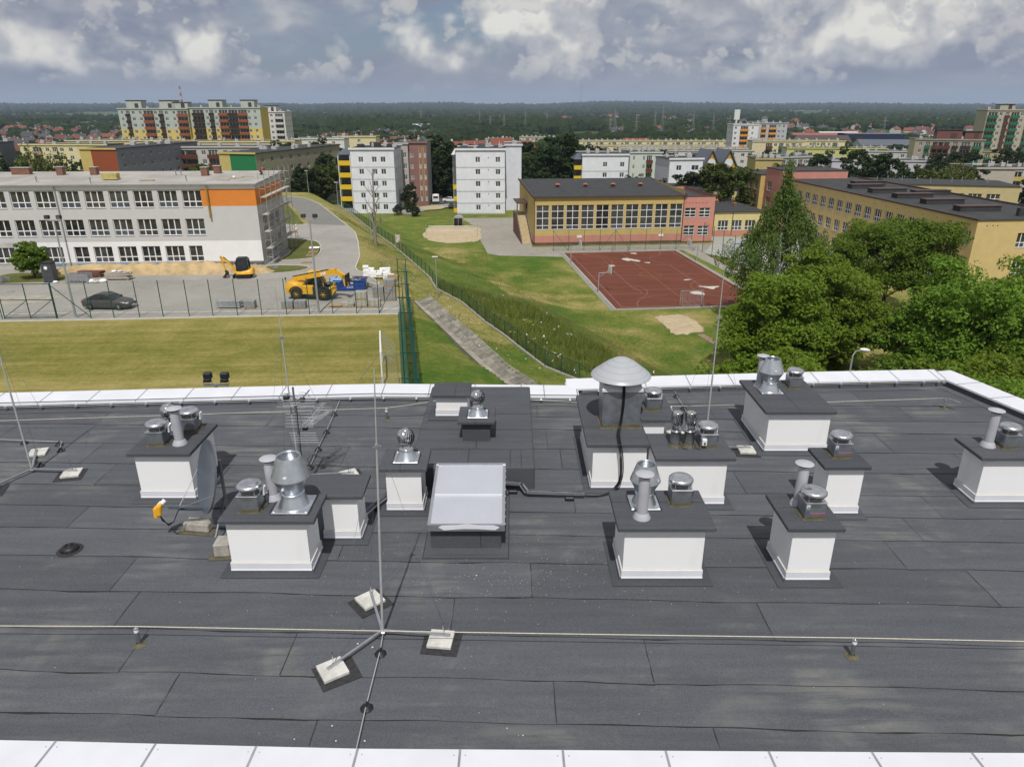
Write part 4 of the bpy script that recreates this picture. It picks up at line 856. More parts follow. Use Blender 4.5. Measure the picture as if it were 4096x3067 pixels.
def mat_paving(name,c,c2,bw,bh,rot,rough=.9,mortar=.55,patch=.25,msize=.03):
 m = bpy.data.materials.new(name); m.use_nodes = True; t = NT(m.node_tree); b = t.n['Principled BSDF']
 po = t.new('ShaderNodeNewGeometry').outputs['Position']; rt = t.new('ShaderNodeVectorRotate',rotation_type='Z_AXIS'); t.link(po,rt.inputs['Vector']); rt.inputs['Angle'].default_value = R(-rot)
 br = t.new('ShaderNodeTexBrick'); t.link(rt.outputs[0],br.inputs['Vector']); br.inputs['Scale'].default_value = 1; br.inputs['Brick Width'].default_value = bw; br.inputs['Row Height'].default_value = bh; br.inputs['Mortar Size'].default_value = msize
 br.inputs['Color1'].default_value = (*c,1); br.inputs['Color2'].default_value = (*c2,1); br.inputs['Mortar'].default_value = (*[x * mortar for x in c],1)
 big = t.noise(po,.11,5,.6,.4); mid = t.noise(po,.9,5,.65)
 col = t.mix(t.lin(big,.35,.65,0,patch),br.outputs['Color'],tuple(x * .55 for x in c)); col = t.mix(t.lin(mid,.3,.7,0,.3),col,tuple(min(1,x * 1.3) for x in c))
 t.link(col,b.inputs['Base Color']); b.inputs['Roughness'].default_value = rough; b.inputs['Specular IOR Level'].default_value = .25
 bp = t.new('ShaderNodeBump'); bp.inputs['Strength'].default_value = .4; bp.inputs['Distance'].default_value = .03; t.link(br.outputs['Fac'],bp.inputs['Height']); bp.invert = True; t.link(bp.outputs[0],b.inputs['Normal'])
 return m
M['yard'] = mat_paving('yard_paving',(.335,.318,.285),(.37,.352,.318),.2,.1,3.4,msize=.008,mortar=.7,patch=.5)
M['slabs'] = mat_paving('slab_paving',(.34,.315,.265),(.285,.27,.235),.5,.5,40,msize=.035,mortar=.5,patch=.45)
M['slab_border'] = mat_paving('slab_border',(.30,.285,.245),(.25,.24,.21),.5,.5,6,msize=.04,mortar=.5,patch=.5)
M['opengrid'] = mat_paving('open_grid_paving',(.25,.245,.225),(.21,.205,.18),.6,.4,60,msize=.07,mortar=.42,patch=.4)
M['kerb'] = mat('kerb_concrete',(.42,.405,.37),.9,.12,2,bump=.2)
M['sand'] = mat('sand',(.43,.345,.22),.95,.12,1.2,bump=.5,bscale=6)
M['soil_sand'] = mat('excavated_sand',(.42,.31,.16),.95,.22,.9,bump=.7,bscale=3)
def mat_court():
 m = bpy.data.materials.new('court_red'); m.use_nodes = True; t = NT(m.node_tree); b = t.n['Principled BSDF']; po = t.new('ShaderNodeNewGeometry').outputs['Position']
 n1 = t.noise(t.vmath('MULTIPLY',po,(.25,1,1)),.55,6,.6,.5); n2 = t.noise(po,3,5,.7)
 c = t.mix(t.lin(n1,.3,.7),(.115,.036,.022),(.165,.052,.030)); c = t.mix(t.lin(n2,.35,.8,0,.4),c,(.10,.035,.024))
 st_ = t.noise(t.vmath('MULTIPLY',po,(.5,2,1)),.6,4,.6,1.0); c = t.mix(t.sstep(st_,.62,.72,0,.65),c,(.055,.026,.020))
 t.link(c,b.inputs['Base Color']); b.inputs['Roughness'].default_value = .85; b.inputs['Specular IOR Level'].default_value = .2; return m
M['court'] = mat_court()
M['line_pale'] = mat('court_line_pale',(.27,.16,.13),.8,.3,1.5,f=(.3,.6)); M['line_yellow'] = mat('court_line_yellow',(.25,.125,.045),.8,.3,1.5,f=(.3,.6))
M['worn'] = mat('worn_patch',(.50,.46,.40),.9,.1,3)
# ------------------------------------------------------------------ flat sheets
kerbA = [(-85,58.8),(-46.0,61.5),(-34.1,62.3),(-24.1,63.2),(-10.4,64.0)]
flat('sports_field',[(-85,16),(-3.2,16),(-5,33),(-7.2,46.0),(-8.4,52.5),(-10.3,63.6)] + [(x,y - .12) for x,y in kerbA[::-1]],.008,M['field_grass'])
yard = [(x,y + .12) for x,y in kerbA] + [(-10.7,66.4),(-11.7,70.2),(-13.7,74.5),(-17.0,81.2),(-18.2,82.6),(-18.75,84.2),(-19.6,91),(-21.8,101),(-24.1,110.0),(-26.8,116.7),(-33.5,132.8),(-38,143.5),(-41.8,150.5),(-44,153.8),(-47.2,155.8),(-52,156.4),(-90,156),(-90,150.6),(-52,151.2),(-48,150.2),(-45,146),(-36.4,126.4),(-33.8,119.5),(-34.6,117.6),(-40,117.3),(-90,117)]
flat('yard_paving',yard,.006,M['yard'])
flat('open_grid_road',[(-26.8,116.7),(-33.5,132.8),(-38,143.5),(-41.8,150.5),(-44,153.8),(-47.2,155.8),(-52,156.4),(-90,156),(-90,150.6),(-52,151.2),(-48,150.2),(-45,146),(-36.4,126.4),(-33.8,119.5),(-33.6,118)],.011,M['opengrid'])
def kerb_run(name,pts,w,z0,z1,m='kerb',closed=False,seg=1.0):
 """row of kerb stones; each stone is a piece of its own"""
 root = ob(name,None,None,(pts[0][0],pts[0][1],0)); struct(root); me_ = {}
 q = pts + ([pts[0]] if closed else [])
 mbk = MB(); mbk.cbox(.006,seg - .006,-w / 2,w / 2,z0,z1,.012); km = mbk.mesh('kerb_stone',M[m]); cnt = 0
 for (ax_,ay_),(bx_,by_) in zip(q,q[1:]):
  L = math.hypot(bx_ - ax_,by_ - ay_); n = max(1,round(L / seg)); a = math.atan2(by_ - ay_,bx_ - ax_)
  for k in range(n):
   if cnt > 260: break
   o = ob('kerb_stone',km,root,(ax_ + (bx_ - ax_) * k / n - pts[0][0],ay_ + (by_ - ay_) * k / n - pts[0][1],0),a); o.scale = (L / n / seg,1,1); cnt += 1
 return root
kerb_run('field_kerb',[(-62,60.4)] + kerbA[1:],.26,-.2,.03)
kerb_run('yard_gutter',[(-62,62.9),(-42.4,64.3),(-22.5,65.05),(-10.9,65.9)],.34,-.2,.022)
kerb_run('road_kerb',[(-11.2,68.6),(-13.7,74.5),(-17.0,81.2),(-18.2,82.6),(-18.75,84.2),(-19.6,91),(-21.8,101),(-24.1,110.0),(-26.8,116.7),(-33.5,132.8),(-38,143.5),(-41.8,150.5),(-44,153.8),(-47.2,155.8),(-52,156.4),(-62,156.4)],.18,-.2,.10)
isl1 = smooth_poly([(-34,104.5),(-31,103.6),(-28.6,102.6),(-27.0,100),(-25.7,95.5),(-25.2,92.3),(-25.5,90),(-27.4,88.9),(-29.2,89.0),(-29.6,95)],3)
isl2 = smooth_poly([(-29.7,84.6),(-28.6,85.6),(-25.6,85.4),(-24.3,84.4),(-24.7,82.6),(-26.6,81.4),(-28.6,81.2)],3)
flat('verge',isl1,.02,M['lawn']); flat('verge',isl2,.02,M['lawn'])
flat('verge',[(-34.2,118.4),(-45,145.2),(-48,149.6),(-60,150),(-60,118)],.009,M['lawn'])
kerb_run('verge_kerb',[p for p in isl1 if p[0] > -30.5],.16,-.2,.09,seg=.8); kerb_run('verge_kerb',[p for p in isl2],.16,-.2,.09,seg=.8)
isl3 = smooth_poly([(-58,76.2),(-54,76.6),(-50.3,77.2),(-49.5,79),(-52,81),(-58,81)],3); flat('verge',isl3,.02,M['lawn'])
flat('verge',smooth_poly([(-62,66.8),(-48.5,67.4),(-46.3,68.6),(-45.8,70.2),(-47.5,71.0),(-52,70.6),(-62,70.5)],3),.02,mat('pale_yard_patch',(.36,.33,.27),.95,.15,1))
ch = thing('drainage_channel','sunken drainage channel lined with weathered concrete slabs beside the green net','channel',(-4.65,64,hh(-4.65,64)))
M['slab_moss'] = mat('mossy_slab',(.095,.095,.072),.95,.3,1.6,bump=.4,bscale=8,rnd=.25); M['slab_old'] = mat('channel_slab',(.215,.20,.165),.95,.2,1.6,bump=.4,bscale=8,rnd=.22); M['slab_wet'] = mat('channel_bed',(.28,.255,.205),.95,.22,.8,bump=.3,bscale=6,rnd=.12)
yy = 36.0; rr_ = random.Random(9); o0 = Vector((-4.65,64,hh(-4.65,64)))
while yy < 78:
 dy = .62 + .012 * (yy - 36) * .5; r_ = []
 for y in (yy + .012,yy + dy - .012):
  xl = np.interp(y,CH_Y,CH_L); xb = np.interp(y,CH_Y,CH_B); xr = np.interp(y,CH_Y,CH_R); zl = hh(xl,y) + .05; zr = hh(xr,y) + .05; zb = min(zl,zr) - .62
  r_.append(((xl - .15,zl),(xb - .55,zb),(xb + .0,zb + .02),(xr + .3,zr)))
 def slab(a,c,m,off=.0):
  p = [Vector((a[0][0],yy + .012,a[0][1] + off)),Vector((c[0][0],yy + .012,c[0][1] + off)),Vector((c[1][0],yy + dy - .012,c[1][1] + off)),Vector((a[1][0],yy + dy - .012,a[1][1] + off))]
  mb = MB(); q = [v - Vector((0,0,.22)) for v in p]; mb.add([v - o0 for v in p + q],[(0,1,2,3),(5,4,7,6),(4,5,1,0),(5,6,2,1),(6,7,3,2),(7,4,0,3)]); mb.build('slab',M[m],ch)
 def mixp(A_,B_,u): return (A_[0] + (B_[0] - A_[0]) * u,A_[1] + (B_[1] - A_[1]) * u)
 nL = 2
 for k in range(nL):
  a = [mixp(r_[i][0],r_[i][1],k / nL + .004) for i in (0,1)]; c = [mixp(r_[i][0],r_[i][1],(k + 1) / nL - .004) for i in (0,1)]; slab(a,c,'slab_moss',rr_.uniform(-.015,.02))
 slab([r_[i][1] for i in (0,1)],[r_[i][2] for i in (0,1)],'slab_wet',rr_.uniform(-.006,.008))
 for k in range(2):
  a = [mixp(r_[i][2],r_[i][3],k / 2 + .006) for i in (0,1)]; c = [mixp(r_[i][2],r_[i][3],(k + 1) / 2 - .006) for i in (0,1)]; slab(a,c,'slab_old',rr_.uniform(-.015,.025))
 yy += dy
# ------------------------------------------------------------------ the lower ground: court, paving, sand
CA = R(6.3); CO = (9.95,134.9)                                    # court: origin at the far left corner, u to the right, v towards the camera
def ct_(u,v): return (CO[0] + u * math.cos(CA) + v * math.sin(CA),CO[1] + u * math.sin(CA) - v * math.cos(CA))
ZC = -8.0
flat('slab_pavement',[(-12.6,180),(.6,181),(4,160),(4,141),(46,145.5),(44,112),ct_(24.5,21),ct_(23.4,-.6),ct_(-.9,-.6),ct_(-.9,3.5),(-2.3,132.4),(-4.6,134.2),(-5.6,142),(-6.8,150.2),(-8.0,165)],ZC + .006,M['slabs'])
flat('court_edging',[ct_(-.95,-.7),ct_(22.6,-.7),ct_(22.6,41),ct_(-.95,41)],ZC + .011,M['slab_border'])
flat('playground_yard',[(36.9,136),(38.4,115),(44,112),(70,118),(70,152),(42,153.5),(41.5,146.6)],ZC + .012,mat('playground_paving',(.36,.36,.32),.9,.1,1.0))
flat('playground_lawn',[(36.6,134.5),(38.6,114.5),(40.6,113.8),(40.5,130)],ZC + .017,M['lawn'])
court = struct(ob('sports_court',None,None,(*CO,ZC)))
def cpoly(name,pts,z,m):
 P_ = [ct_(u,v) for u,v in pts]; o = flat(name,[(x - CO[0],y - CO[1]) for x,y in P_],z,M[m],court); return o
cpoly('court_surface',[(0,0),(21.8,0),(21.8,40),(0,40)],.016,'court')
def cline(pts,w,m,closed=False):
 q = pts + ([pts[0]] if closed else []); mb = MB()
 for a,c in zip(q,q[1:]):
  A_ = Vector((*ct_(*a),0)) - Vector((*CO,0)); C_ = Vector((*ct_(*c),0)) - Vector((*CO,0)); d = (C_ - A_).normalized(); s_ = Vector((-d.y,d.x,0)) * (w / 2)
  mb.quad(A_ - s_ + Vector((0,0,.021)),C_ - s_ + Vector((0,0,.021)),C_ + s_ + Vector((0,0,.021)),A_ + s_ + Vector((0,0,.021)))
  mb.f[-1] = mb.f[-1] if (C_ - A_).cross(s_).z > 0 else mb.f[-1][::-1]
 return mb.build('court_line',M[m],court)
def arc(cx,cy,r_,a0,a1,n=18): return [(cx + r_ * math.cos(R(a0 + (a1 - a0) * k / n)),cy + r_ * math.sin(R(a0 + (a1 - a0) * k / n))) for k in range(n + 1)]
for pts,m in (([(1.0,.5),(20.8,.5),(20.8,39.4),(1.0,39.4),(1.0,.5)],'line_pale'),([(1.0,20),(20.8,20)],'line_pale'),([(10.9,.5),(10.9,39.4)],'line_yellow'),
 (arc(10.9,20,1.8,0,360,28),'line_yellow'),(arc(9.4,.5,6,90,180) + [(9.4,6.5),(12.4,6.5)][::1],'line_pale'),(arc(12.4,.5,6,0,90),'line_pale'),(arc(9.4,39.4,6,180,270),'line_pale'),(arc(12.4,39.4,6,270,360),'line_pale'),
 ([(1.0,10),(6,10),(6,6),(1.0,6)],'line_yellow'),(arc(1.0,8,6.2,-75,75),'line_yellow'),(arc(20.8,8,6.2,105,255),'line_yellow'),(arc(1.0,30,6.2,-75,75),'line_yellow'),(arc(20.8,30,6.2,105,255),'line_yellow'),([(1.0,32),(6,32),(6,28),(1,28)],'line_yellow'),([(20.8,32),(15.8,32),(15.8,28),(20.8,28)],'line_yellow'),
 ([(5.5,12.5),(5.5,30),(16.5,30),(16.5,12.5),(5.5,12.5)],'line_pale')):
 cline(pts,.07,m)
for k,(pts) in enumerate(([(9.4,6.6),(10.6,6.0),(11.6,7.4),(12.4,8.6),(11.7,9.4),(10.9,8.2),(10.1,8.6)],[(12.3,1.6),(13.4,1.2),(13.5,2.4),(12.8,2.2)],[(12.6,10.2),(13.6,10.0),(13.5,10.9)],[(5.7,12.0),(6.7,11.8),(6.6,12.8),(5.8,12.7)],
 [(15.9,28.6),(17.6,28.9),(19.2,29.0),(18.2,29.9),(17.4,30.8),(16.7,29.7)],[(13.2,32.3),(14.2,31.7),(15.2,32.2),(15.0,34.0),(13.9,33.7)],[(15.2,24.0),(16.6,23.9),(15.3,24.6)])):
 cpoly('worn_patch',rough_poly(pts,.06,k,3),.019,'worn')
kerb_run('court_kerb',[ct_(-.12,0),ct_(-.12,40.2)],.14,ZC - .2,ZC + .04); kerb_run('court_kerb',[ct_(21.95,0),ct_(21.95,40.2)],.14,ZC - .2,ZC + .04)
def drape_poly(name,pts,off,m,seed,amp=.25):
 P_ = rough_poly(pts,amp,seed,5); z = max(hh(x,y) for x,y in P_) + off; return flat(name,P_,z,M[m])
drape_poly('sand_pit',[(19.0,90.6),(20.8,91.8),(23.0,91.6),(23.9,88),(23.8,84.9),(22.3,83.6),(19.9,83.2),(19.6,86.5)],.02,'sand',3)
drape_poly('volleyball_sand',[(-19.5,163),(-17,168),(-8.3,166),(-7.0,158),(-6.9,149),(-9,146.6),(-14.5,146),(-18.5,152)],.03,'sand',4,.3)
flat('run_up_board',[(22.6,83.2),(23.5,83.3),(24.6,79.2),(23.7,79.1)],hh(23.5,81) + .03,mat('old_runway',(.26,.17,.13),.9,.2,2))
flat('garden_path',smooth_poly([(-30,190),(-27.6,186.5),(-24.5,187),(-24,192),(-20,198),(-14,203),(-13.6,207),(-18,207.5),(-25,202),(-28.5,197)],3),hh(-22,197) + .25,mat('path_grey',(.30,.29,.27),.9,.1,1))
flat('garden_circle',[(-21.9 + 3.4 * math.cos(k * PI / 10),199.3 + 4.2 * math.sin(k * PI / 10)) for k in range(20)],hh(-22,199) + .30,M['sand'])
flat('residents_road',[(-30,214),(-12,208),(-11,222),(-30,228)],hh(-20,216) + .3,mat('asphalt',(.07,.07,.072),.9,.15,2))
# ================================================================== building kit
def facade(mb,O,U,L,H,ops=(),depth=.2,mi=0,rev=None,cutz=(),cuts=(),pick=None,z0=0.0):
 """wall with real openings; ops = (s0, s1, z0, z1); pick(s, z) gives a material index"""
 O = Vector(O); U = Vector(U).normalized(); V_ = Vector((0,0,1)); N = U.cross(V_); rev = mi if rev is None else rev
 xs = sorted({0.0,L,*[min(max(o[0],0),L) for o in ops],*[min(max(o[1],0),L) for o in ops],*cuts}); zs = sorted({z0,H,*[o[2] for o in ops],*[o[3] for o in ops],*[z for z in cutz if z0 < z < H]})
 P_ = lambda s,z,d=0.0: O + U * s + V_ * z - N * d
 import bisect
 hole = set()
 for o in ops:
  a,b_ = xs.index(min(max(o[0],0),L)),xs.index(min(max(o[1],0),L)); c,d = zs.index(o[2]),zs.index(o[3])
  for i in range(a,b_):
   for j in range(c,d): hole.add((i,j))
 for j in range(len(zs) - 1):
  i = 0
  while i < len(xs) - 1:
   if (i,j) in hole: i += 1; continue
   k = i; mm = pick((xs[i] + xs[i + 1]) / 2,(zs[j] + zs[j + 1]) / 2) if pick else mi
   while k + 1 < len(xs) - 1 and (k + 1,j) not in hole and (not pick or pick((xs[k + 1] + xs[k + 2]) / 2,(zs[j] + zs[j + 1]) / 2) == mm): k += 1
   mb.quad(P_(xs[i],zs[j]),P_(xs[k + 1],zs[j]),P_(xs[k + 1],zs[j + 1]),P_(xs[i],zs[j + 1]),mm); i = k + 1
 for s0,s1,a,b_ in ops:
  mb.quad(P_(s0,a),P_(s0,a,depth),P_(s0,b_,depth),P_(s0,b_),rev); mb.quad(P_(s1,a,depth),P_(s1,a),P_(s1,b_),P_(s1,b_,depth),rev)
  mb.quad(P_(s0,a,depth),P_(s0,a),P_(s1,a),P_(s1,a,depth),rev); mb.quad(P_(s0,b_),P_(s0,b_,depth),P_(s1,b_,depth),P_(s1,b_),rev)
def mat_glass(name,c,c2,rough=.08):
 m = bpy.data.materials.new(name); m.use_nodes = True; t = NT(m.node_tree); b = t.n['Principled BSDF']
 oi = t.new('ShaderNodeObjectInfo'); tc = t.new('ShaderNodeTexCoord'); n = t.noise(t.vmath('ADD',tc.outputs['Object'],t.vmath('SCALE',oi.outputs['Location'])),.9,3,.6)
 f = t.math('ADD',t.lin(n,.35,.65,0,.6),t.lin(oi.outputs['Random'],0,1,-.2,.45),clamp=True)
 t.link(t.mix(f,c,c2),b.inputs['Base Color']); b.inputs['Roughness'].default_value = rough; b.inputs['Specular IOR Level'].default_value = .6; return m
M['glass'] = mat_glass('window_glass',(.010,.012,.013),(.075,.078,.072)); M['glass_blue'] = mat_glass('window_glass_lower',(.03,.038,.05),(.09,.11,.14),.12)
M['glass_far'] = mat_glass('far_window_glass',(.015,.017,.020),(.13,.135,.145),.15)
M['pvc_white'] = mat('white_window_frame',(.74,.74,.74),.5,.03,2); M['sill'] = mat('window_sill',(.40,.40,.41),.6,.06,2)
WM = {}
def win_meshes(w,h,cols,rows,fr=.06,lower_blue=False,tall_mull=.055):
 key = (round(w,2),round(h,2),cols,rows,fr,lower_blue)
 if key in WM: return WM[key]
 f = MB(); g = MB(); d = .07
 f.box(0,w,-d,0,0,fr); f.box(0,w,-d,0,h - fr,h); f.box(0,fr,-d + .001,0,fr,h - fr); f.box(w - fr,w,-d + .001,0,fr,h - fr)
 for k in range(1,cols): x = w * k / cols; f.box(x - tall_mull,x + tall_mull,-d + .002,0,fr,h - fr)
 zz = 0
 for q in rows[:-1]: zz += q * h; f.box(fr,w - fr,-d + .004,-.003,zz - tall_mull,zz + tall_mull)
 z_ = 0
 for i,q in enumerate(rows):
  for k in range(cols):
   g.quad((w * k / cols,-.01,z_),(w * (k + 1) / cols,-.01,z_),(w * (k + 1) / cols,-.01,z_ + q * h),(w * k / cols,-.01,z_ + q * h),1 if (lower_blue and i == 0) else 0)
  z_ += q * h
 WM[key] = (f.mesh('window',M['pvc_white']),g.mesh('pane',[M['glass'],M['glass_blue']])); return WM[key]
SIDES = {'f': lambda L,D: ((0,0),(1,0),0.0),'r': lambda L,D: ((L,0),(0,1),PI / 2),'b': lambda L,D: ((L,D),(-1,0),PI),'l': lambda L,D: ((0,D),(0,-1),-PI / 2)}
def put_windows(t,side,L,D,ops,cols,rows,depth=.2,fr=.06,lower_blue=False,sill=True,pane=True,zoff=0.0):
 O,U,a = SIDES[side](L,D); N = (U[1],-U[0])
 for k,(s0,s1,z0,z1) in enumerate(ops):
  w,h = s1 - s0,z1 - z0; cc = cols if not callable(cols) else cols(w)
  fm,gm = win_meshes(w,h,cc,tuple(rows),fr,lower_blue if not callable(lower_blue) else lower_blue(k))
  loc = (O[0] + U[0] * s0 - N[0] * depth,O[1] + U[1] * s0 - N[1] * depth,z0 + zoff)
  o = ob('window',fm,t,loc,a)
  if pane: ob('pane',gm,o)
  if sill:
   key = ('sill',round(w,2),round(depth,2))
   if key not in WM: mb = MB(); mb.box(-.04,w + .04,-depth - .06,-.05,-.035,.004); WM[key] = mb.mesh('sill',M['sill'])
   ob('sill',WM[key],o)
FAR = {}
def far_window(w,h,cols=2,m=None):
 """a far window: frame and glass in one mesh"""
 key = (round(w,2),round(h,2),cols)
 if key not in FAR:
  mb = MB(); fr = .09; mb.quad((0,0,0),(w,0,0),(w,0,h),(0,0,h),1); d = .05
  mb.box(0,w,-d,-.002,0,fr); mb.box(0,w,-d,-.002,h - fr,h); mb.box(0,fr,-d,-.002,fr,h - fr); mb.box(w - fr,w,-d,-.002,fr,h - fr)
  for k in range(1,cols): x = w * k / cols; mb.box(x - .05,x + .05,-d,-.002,fr,h - fr)
  FAR[key] = mb.mesh('window',[M['pvc_white'],M['glass_far']])
 return FAR[key]
def put_far_windows(t,side,L,D,ops,cols=2,depth=.15):
 O,U,a = SIDES[side](L,D); N = (U[1],-U[0])
 for s0,s1,z0,z1 in ops: ob('window',far_window(s1 - s0,z1 - z0,cols),t,(O[0] + U[0] * s0 - N[0] * depth,O[1] + U[1] * s0 - N[1] * depth,z0),a)
def wallmat(name,c,var=.06,rough=.92,bump=.15): return mat(name,c,rough,var,.8,bump=bump,bscale=30)
# ------------------------------------------------------------------ the school being insulated
M['w_grey'] = wallmat('plaster_grey',(.51,.505,.49),.025); M['w_white'] = wallmat('plaster_white',(.76,.76,.755),.03); M['w_orange'] = wallmat('plaster_orange',(.62,.21,.035),.04); M['w_raw'] = wallmat('raw_plaster',(.42,.41,.385),.14); M['w_dark'] = mat('insulation_glue',(.075,.078,.085),.9,.5,1.3,f=(.45,.55))
M['old_felt'] = mat('old_felt',(.34,.325,.295),.95,.16,.35,bump=.3,bscale=5,stretch=(1,.6,1)); M['brick'] = mat('chimney_brick',(.20,.10,.07),.9,.3,9,bump=.4,bscale=16)
M['zinc'] = mat('zinc_pipe',(.30,.31,.33),.5,.12,3,metal=.4); M['rust_pipe'] = mat('ochre_pipe',(.30,.19,.045),.8,.25,4)
SL,SD,SH = 48.0,12.6,9.62; sa = R(3.6)
sch = thing('school_building','long three-storey grey school with orange band and scaffolding, under renovation','building',(-30.1 - SL * math.cos(sa),85.65 - SL * math.sin(sa),0),sa)
r1 = [(SL - 8.43 - 2.76 * k,SL - 6.25 - 2.76 * k,6.98,8.90) for k in range(15)]; r2 = [(SL - 8.52 - 2.77 * k,SL - 6.34 - 2.77 * k,3.74,5.66) for k in range(15)]
d3 = [(8.61,7.02),(11.37,9.2),(14.13,11.96),(16.87,14.71),(19.68,17.53),(21.94,20.29),(25.32,23.19),(28.1,25.95),(30.9,28.7),(33.6,31.4),(36.4,34.2),(39.2,37.0)]
r3 = [(SL - a,SL - b_,.60,2.48) for a,b_ in d3]
def spick(s,z):
 if z > 9.02: return 1
 if z > 7.08 and s > SL - 6.3: return 2
 if z > 3.05: return 0
 if s < SL - 26: return 3
 if z < .08: return 3
 if z < .5 and s > SL - 14: return 4
 if z < .62: return 3
 return 1
mb = MB()
facade(mb,(0,0,0),(1,0,0),SL,SH,r1 + r2 + r3,.22,0,0,(.08,.5,.62,3.05,7.08,9.02),(SL - 6.3,SL - 26,SL - 14),spick,-.6)
ew = [(1.6 + 3.0 * k,3.6 + 3.0 * k,z,z + 1.9) for k in range(3) for z in (.6,3.75)]
facade(mb,(SL,0,0),(0,1,0),SD,SH,ew,.22,3,3,(3.05,7.08,9.0),(),lambda s,z: 2 if 7.08 < z < 9 else (0 if z > 3 else 3),-.6)
facade(mb,(SL,SD,0),(-1,0,0),SL,SH,z0=-.6); facade(mb,(0,SD,0),(0,-1,0),SD,SH,z0=-.6)
mb.build('wall',[M['w_grey'],M['w_white'],M['w_orange'],M['w_raw'],M['w_dark']],sch)
put_windows(sch,'f',SL,SD,r1,3,(.33,.67),.2,lower_blue=lambda k: k % 4 in (1,3)); put_windows(sch,'f',SL,SD,r2,3,(.33,.67),.2,lower_blue=lambda k: k % 3 != 2); put_windows(sch,'f',SL,SD,r3,lambda w: 3 if w > 1.8 else 2,(.33,.67),.2,lower_blue=lambda k: k % 3 == 1)
put_windows(sch,'r',SL,SD,ew,3,(.33,.67),.2)
M['foil'] = mat('blue_foil',(.22,.36,.50),.4,.25,5)
for (s0,s1,z0,z1) in r3[1:8]:
 mb = MB(); n = 7; rr_ = random.Random(int(s0 * 9)); mb.add([(s0 - .03 + (s1 - s0 + .06) * k / n,-.075,z0 - .05 - rr_.uniform(0,.03)) for k in range(n + 1)] + [(s0 - .03 + (s1 - s0 + .06) * k / n,-.085,z0 - .20 - rr_.uniform(-.05,.04)) for k in range(n + 1)],[(n + 1 + k,n + 2 + k,k + 1,k) for k in range(n)]); mb.build('plastic_foil',M['foil'],sch)
mb = MB(); mb.add([(-.3,-.28,SH + .02),(SL + .25,-.28,SH + .02),(SL + .25,SD + .3,SH + .42),(-.3,SD + .3,SH + .42),(-.3,-.28,SH - .14),(SL + .25,-.28,SH - .14),(SL + .25,SD + .3,SH + .2),(-.3,SD + .3,SH + .2)],[(0,1,2,3),(7,6,5,4),(4,5,1,0),(5,6,2,1),(6,7,3,2),(7,4,0,3)]); rf = mb.build('roof',M['old_felt'],sch)
mb = MB(); mb.box(-.3,SL + .27,-.40,-.26,SH - .12,SH + .0); mb.build('gutter',M['zinc'],sch)
def school_z(y): return SH + .02 + .4 * (y + .28) / (SD + .58)
mb = MB(); mb.cyl((SL - 22.6,-.1,0),(SL - 22.6,-.1,SH - .1),.06,.06,8); mb.build('downpipe',M['zinc'],sch)
mb = MB(); mb.cyl((SL - 5.45,-.25,5.75),(SL - 5.45,-.25,9.5),.11,.10,8); mb.build('debris_chute',M['rust_pipe'],sch)
for (x,y,w,d,h_) in ((SL - 36.5,8.6,.85,.8,.8),(SL - 31.5,9.6,2.2,.8,.8),(SL - 26.3,8.8,.8,.8,.95),(SL - 22.2,8.8,.8,.8,.9),(SL - 8.0,7.2,.8,.8,1.0),(SL - 7.2,9.6,.8,.8,.9)):
 z = school_z(y); mb = MB(); mb.cbox(x - w / 2,x + w / 2,y,y + d,z - .05,z + h_,.02); c = mb.build('chimney',M['brick'],sch); mb = MB(); mb.cbox(x - w / 2 - .07,x + w / 2 + .07,y - .07,y + d + .07,z + h_,z + h_ + .09,.01); mb.build('chimney_cap',M['concrete_dark'],c)
for (x,y) in ((SL - 42.5,2.6),(SL - 25.6,2.2),(SL - 8.6,2.6),(SL - 11.3,8.5),(SL - 11.9,8.4),(SL - 40.0,7.6),(SL - 18.9,1.0)):
 z = school_z(y); mb = MB(); mb.cyl((x,y,z - .05),(x,y,z + .6),.07,.07,8); mb.cyl((x,y,z + .55),(x,y,z + .62),.12,.12,8); mb.build('roof_vent',M['zinc'],sch)
def on_school(x,y,dz=0.0): a,b_ = rotz(x,y,sa); return (sch.location.x + a,sch.location.y + b_,school_z(y) + dz)
M['wool'] = mat('mineral_wool',(.46,.39,.14),.95,.15,2); M['pallet'] = mat('pallet_wood',(.36,.25,.13),.9,.25,3,stretch=(1,6,6))
def pallet_parts(t,z=0.0,w=1.2,d=.8):
 for y in (0,d / 2 - .05,d - .1): mb = MB(); mb.box(0,w,y,y + .1,z + .0,z + .10); mb.build('bearer',M['pallet'],t)
 for k in range(7): mb = MB(); x = k * (w - .1) / 6; mb.box(x,x + .1,-.003,d + .003,z + .101,z + .125); mb.build('board',M['pallet'],t)
t = thing('insulation_stack','stack of yellowish insulation boards on a pallet on the school roof','insulation',on_school(SL - 18.6,3.6,-.03),sa)
pallet_parts(t)
for k in range(5): mb = MB(); mb.cbox(-.2 + .03 * (k % 2),1.6 - .04 * (k % 3),-.1,.9,.127 + .14 * k,.127 + .14 * k + .135,.01); mb.build('board_layer',M['wool'],t)
t = thing('pallet','empty wooden pallet lying on the school roof','pallet',on_school(SL - 14.0,2.4,-.02),sa + .1); pallet_parts(t,w=1.6)
for k,(x,y,L_) in enumerate(((SL - 5.2,3.0,1.6),(SL - 4.4,5.4,1.8),(SL - 3.2,6.2,1.5),(SL - 4.0,3.8,1.2))):
 mb = MB(); mb.cbox(0,L_,0,.18,0,.05,.005); o = mb.build('plank',M['pallet'],None,on_school(x,y,.01),sa + .15 * k - .2); tag(o,('wooden plank on the school roof by the eaves','wooden plank beside the kneeling roofer','short wooden plank behind the kneeling roofer','short plank near the bucket on the school roof')[k],'plank')
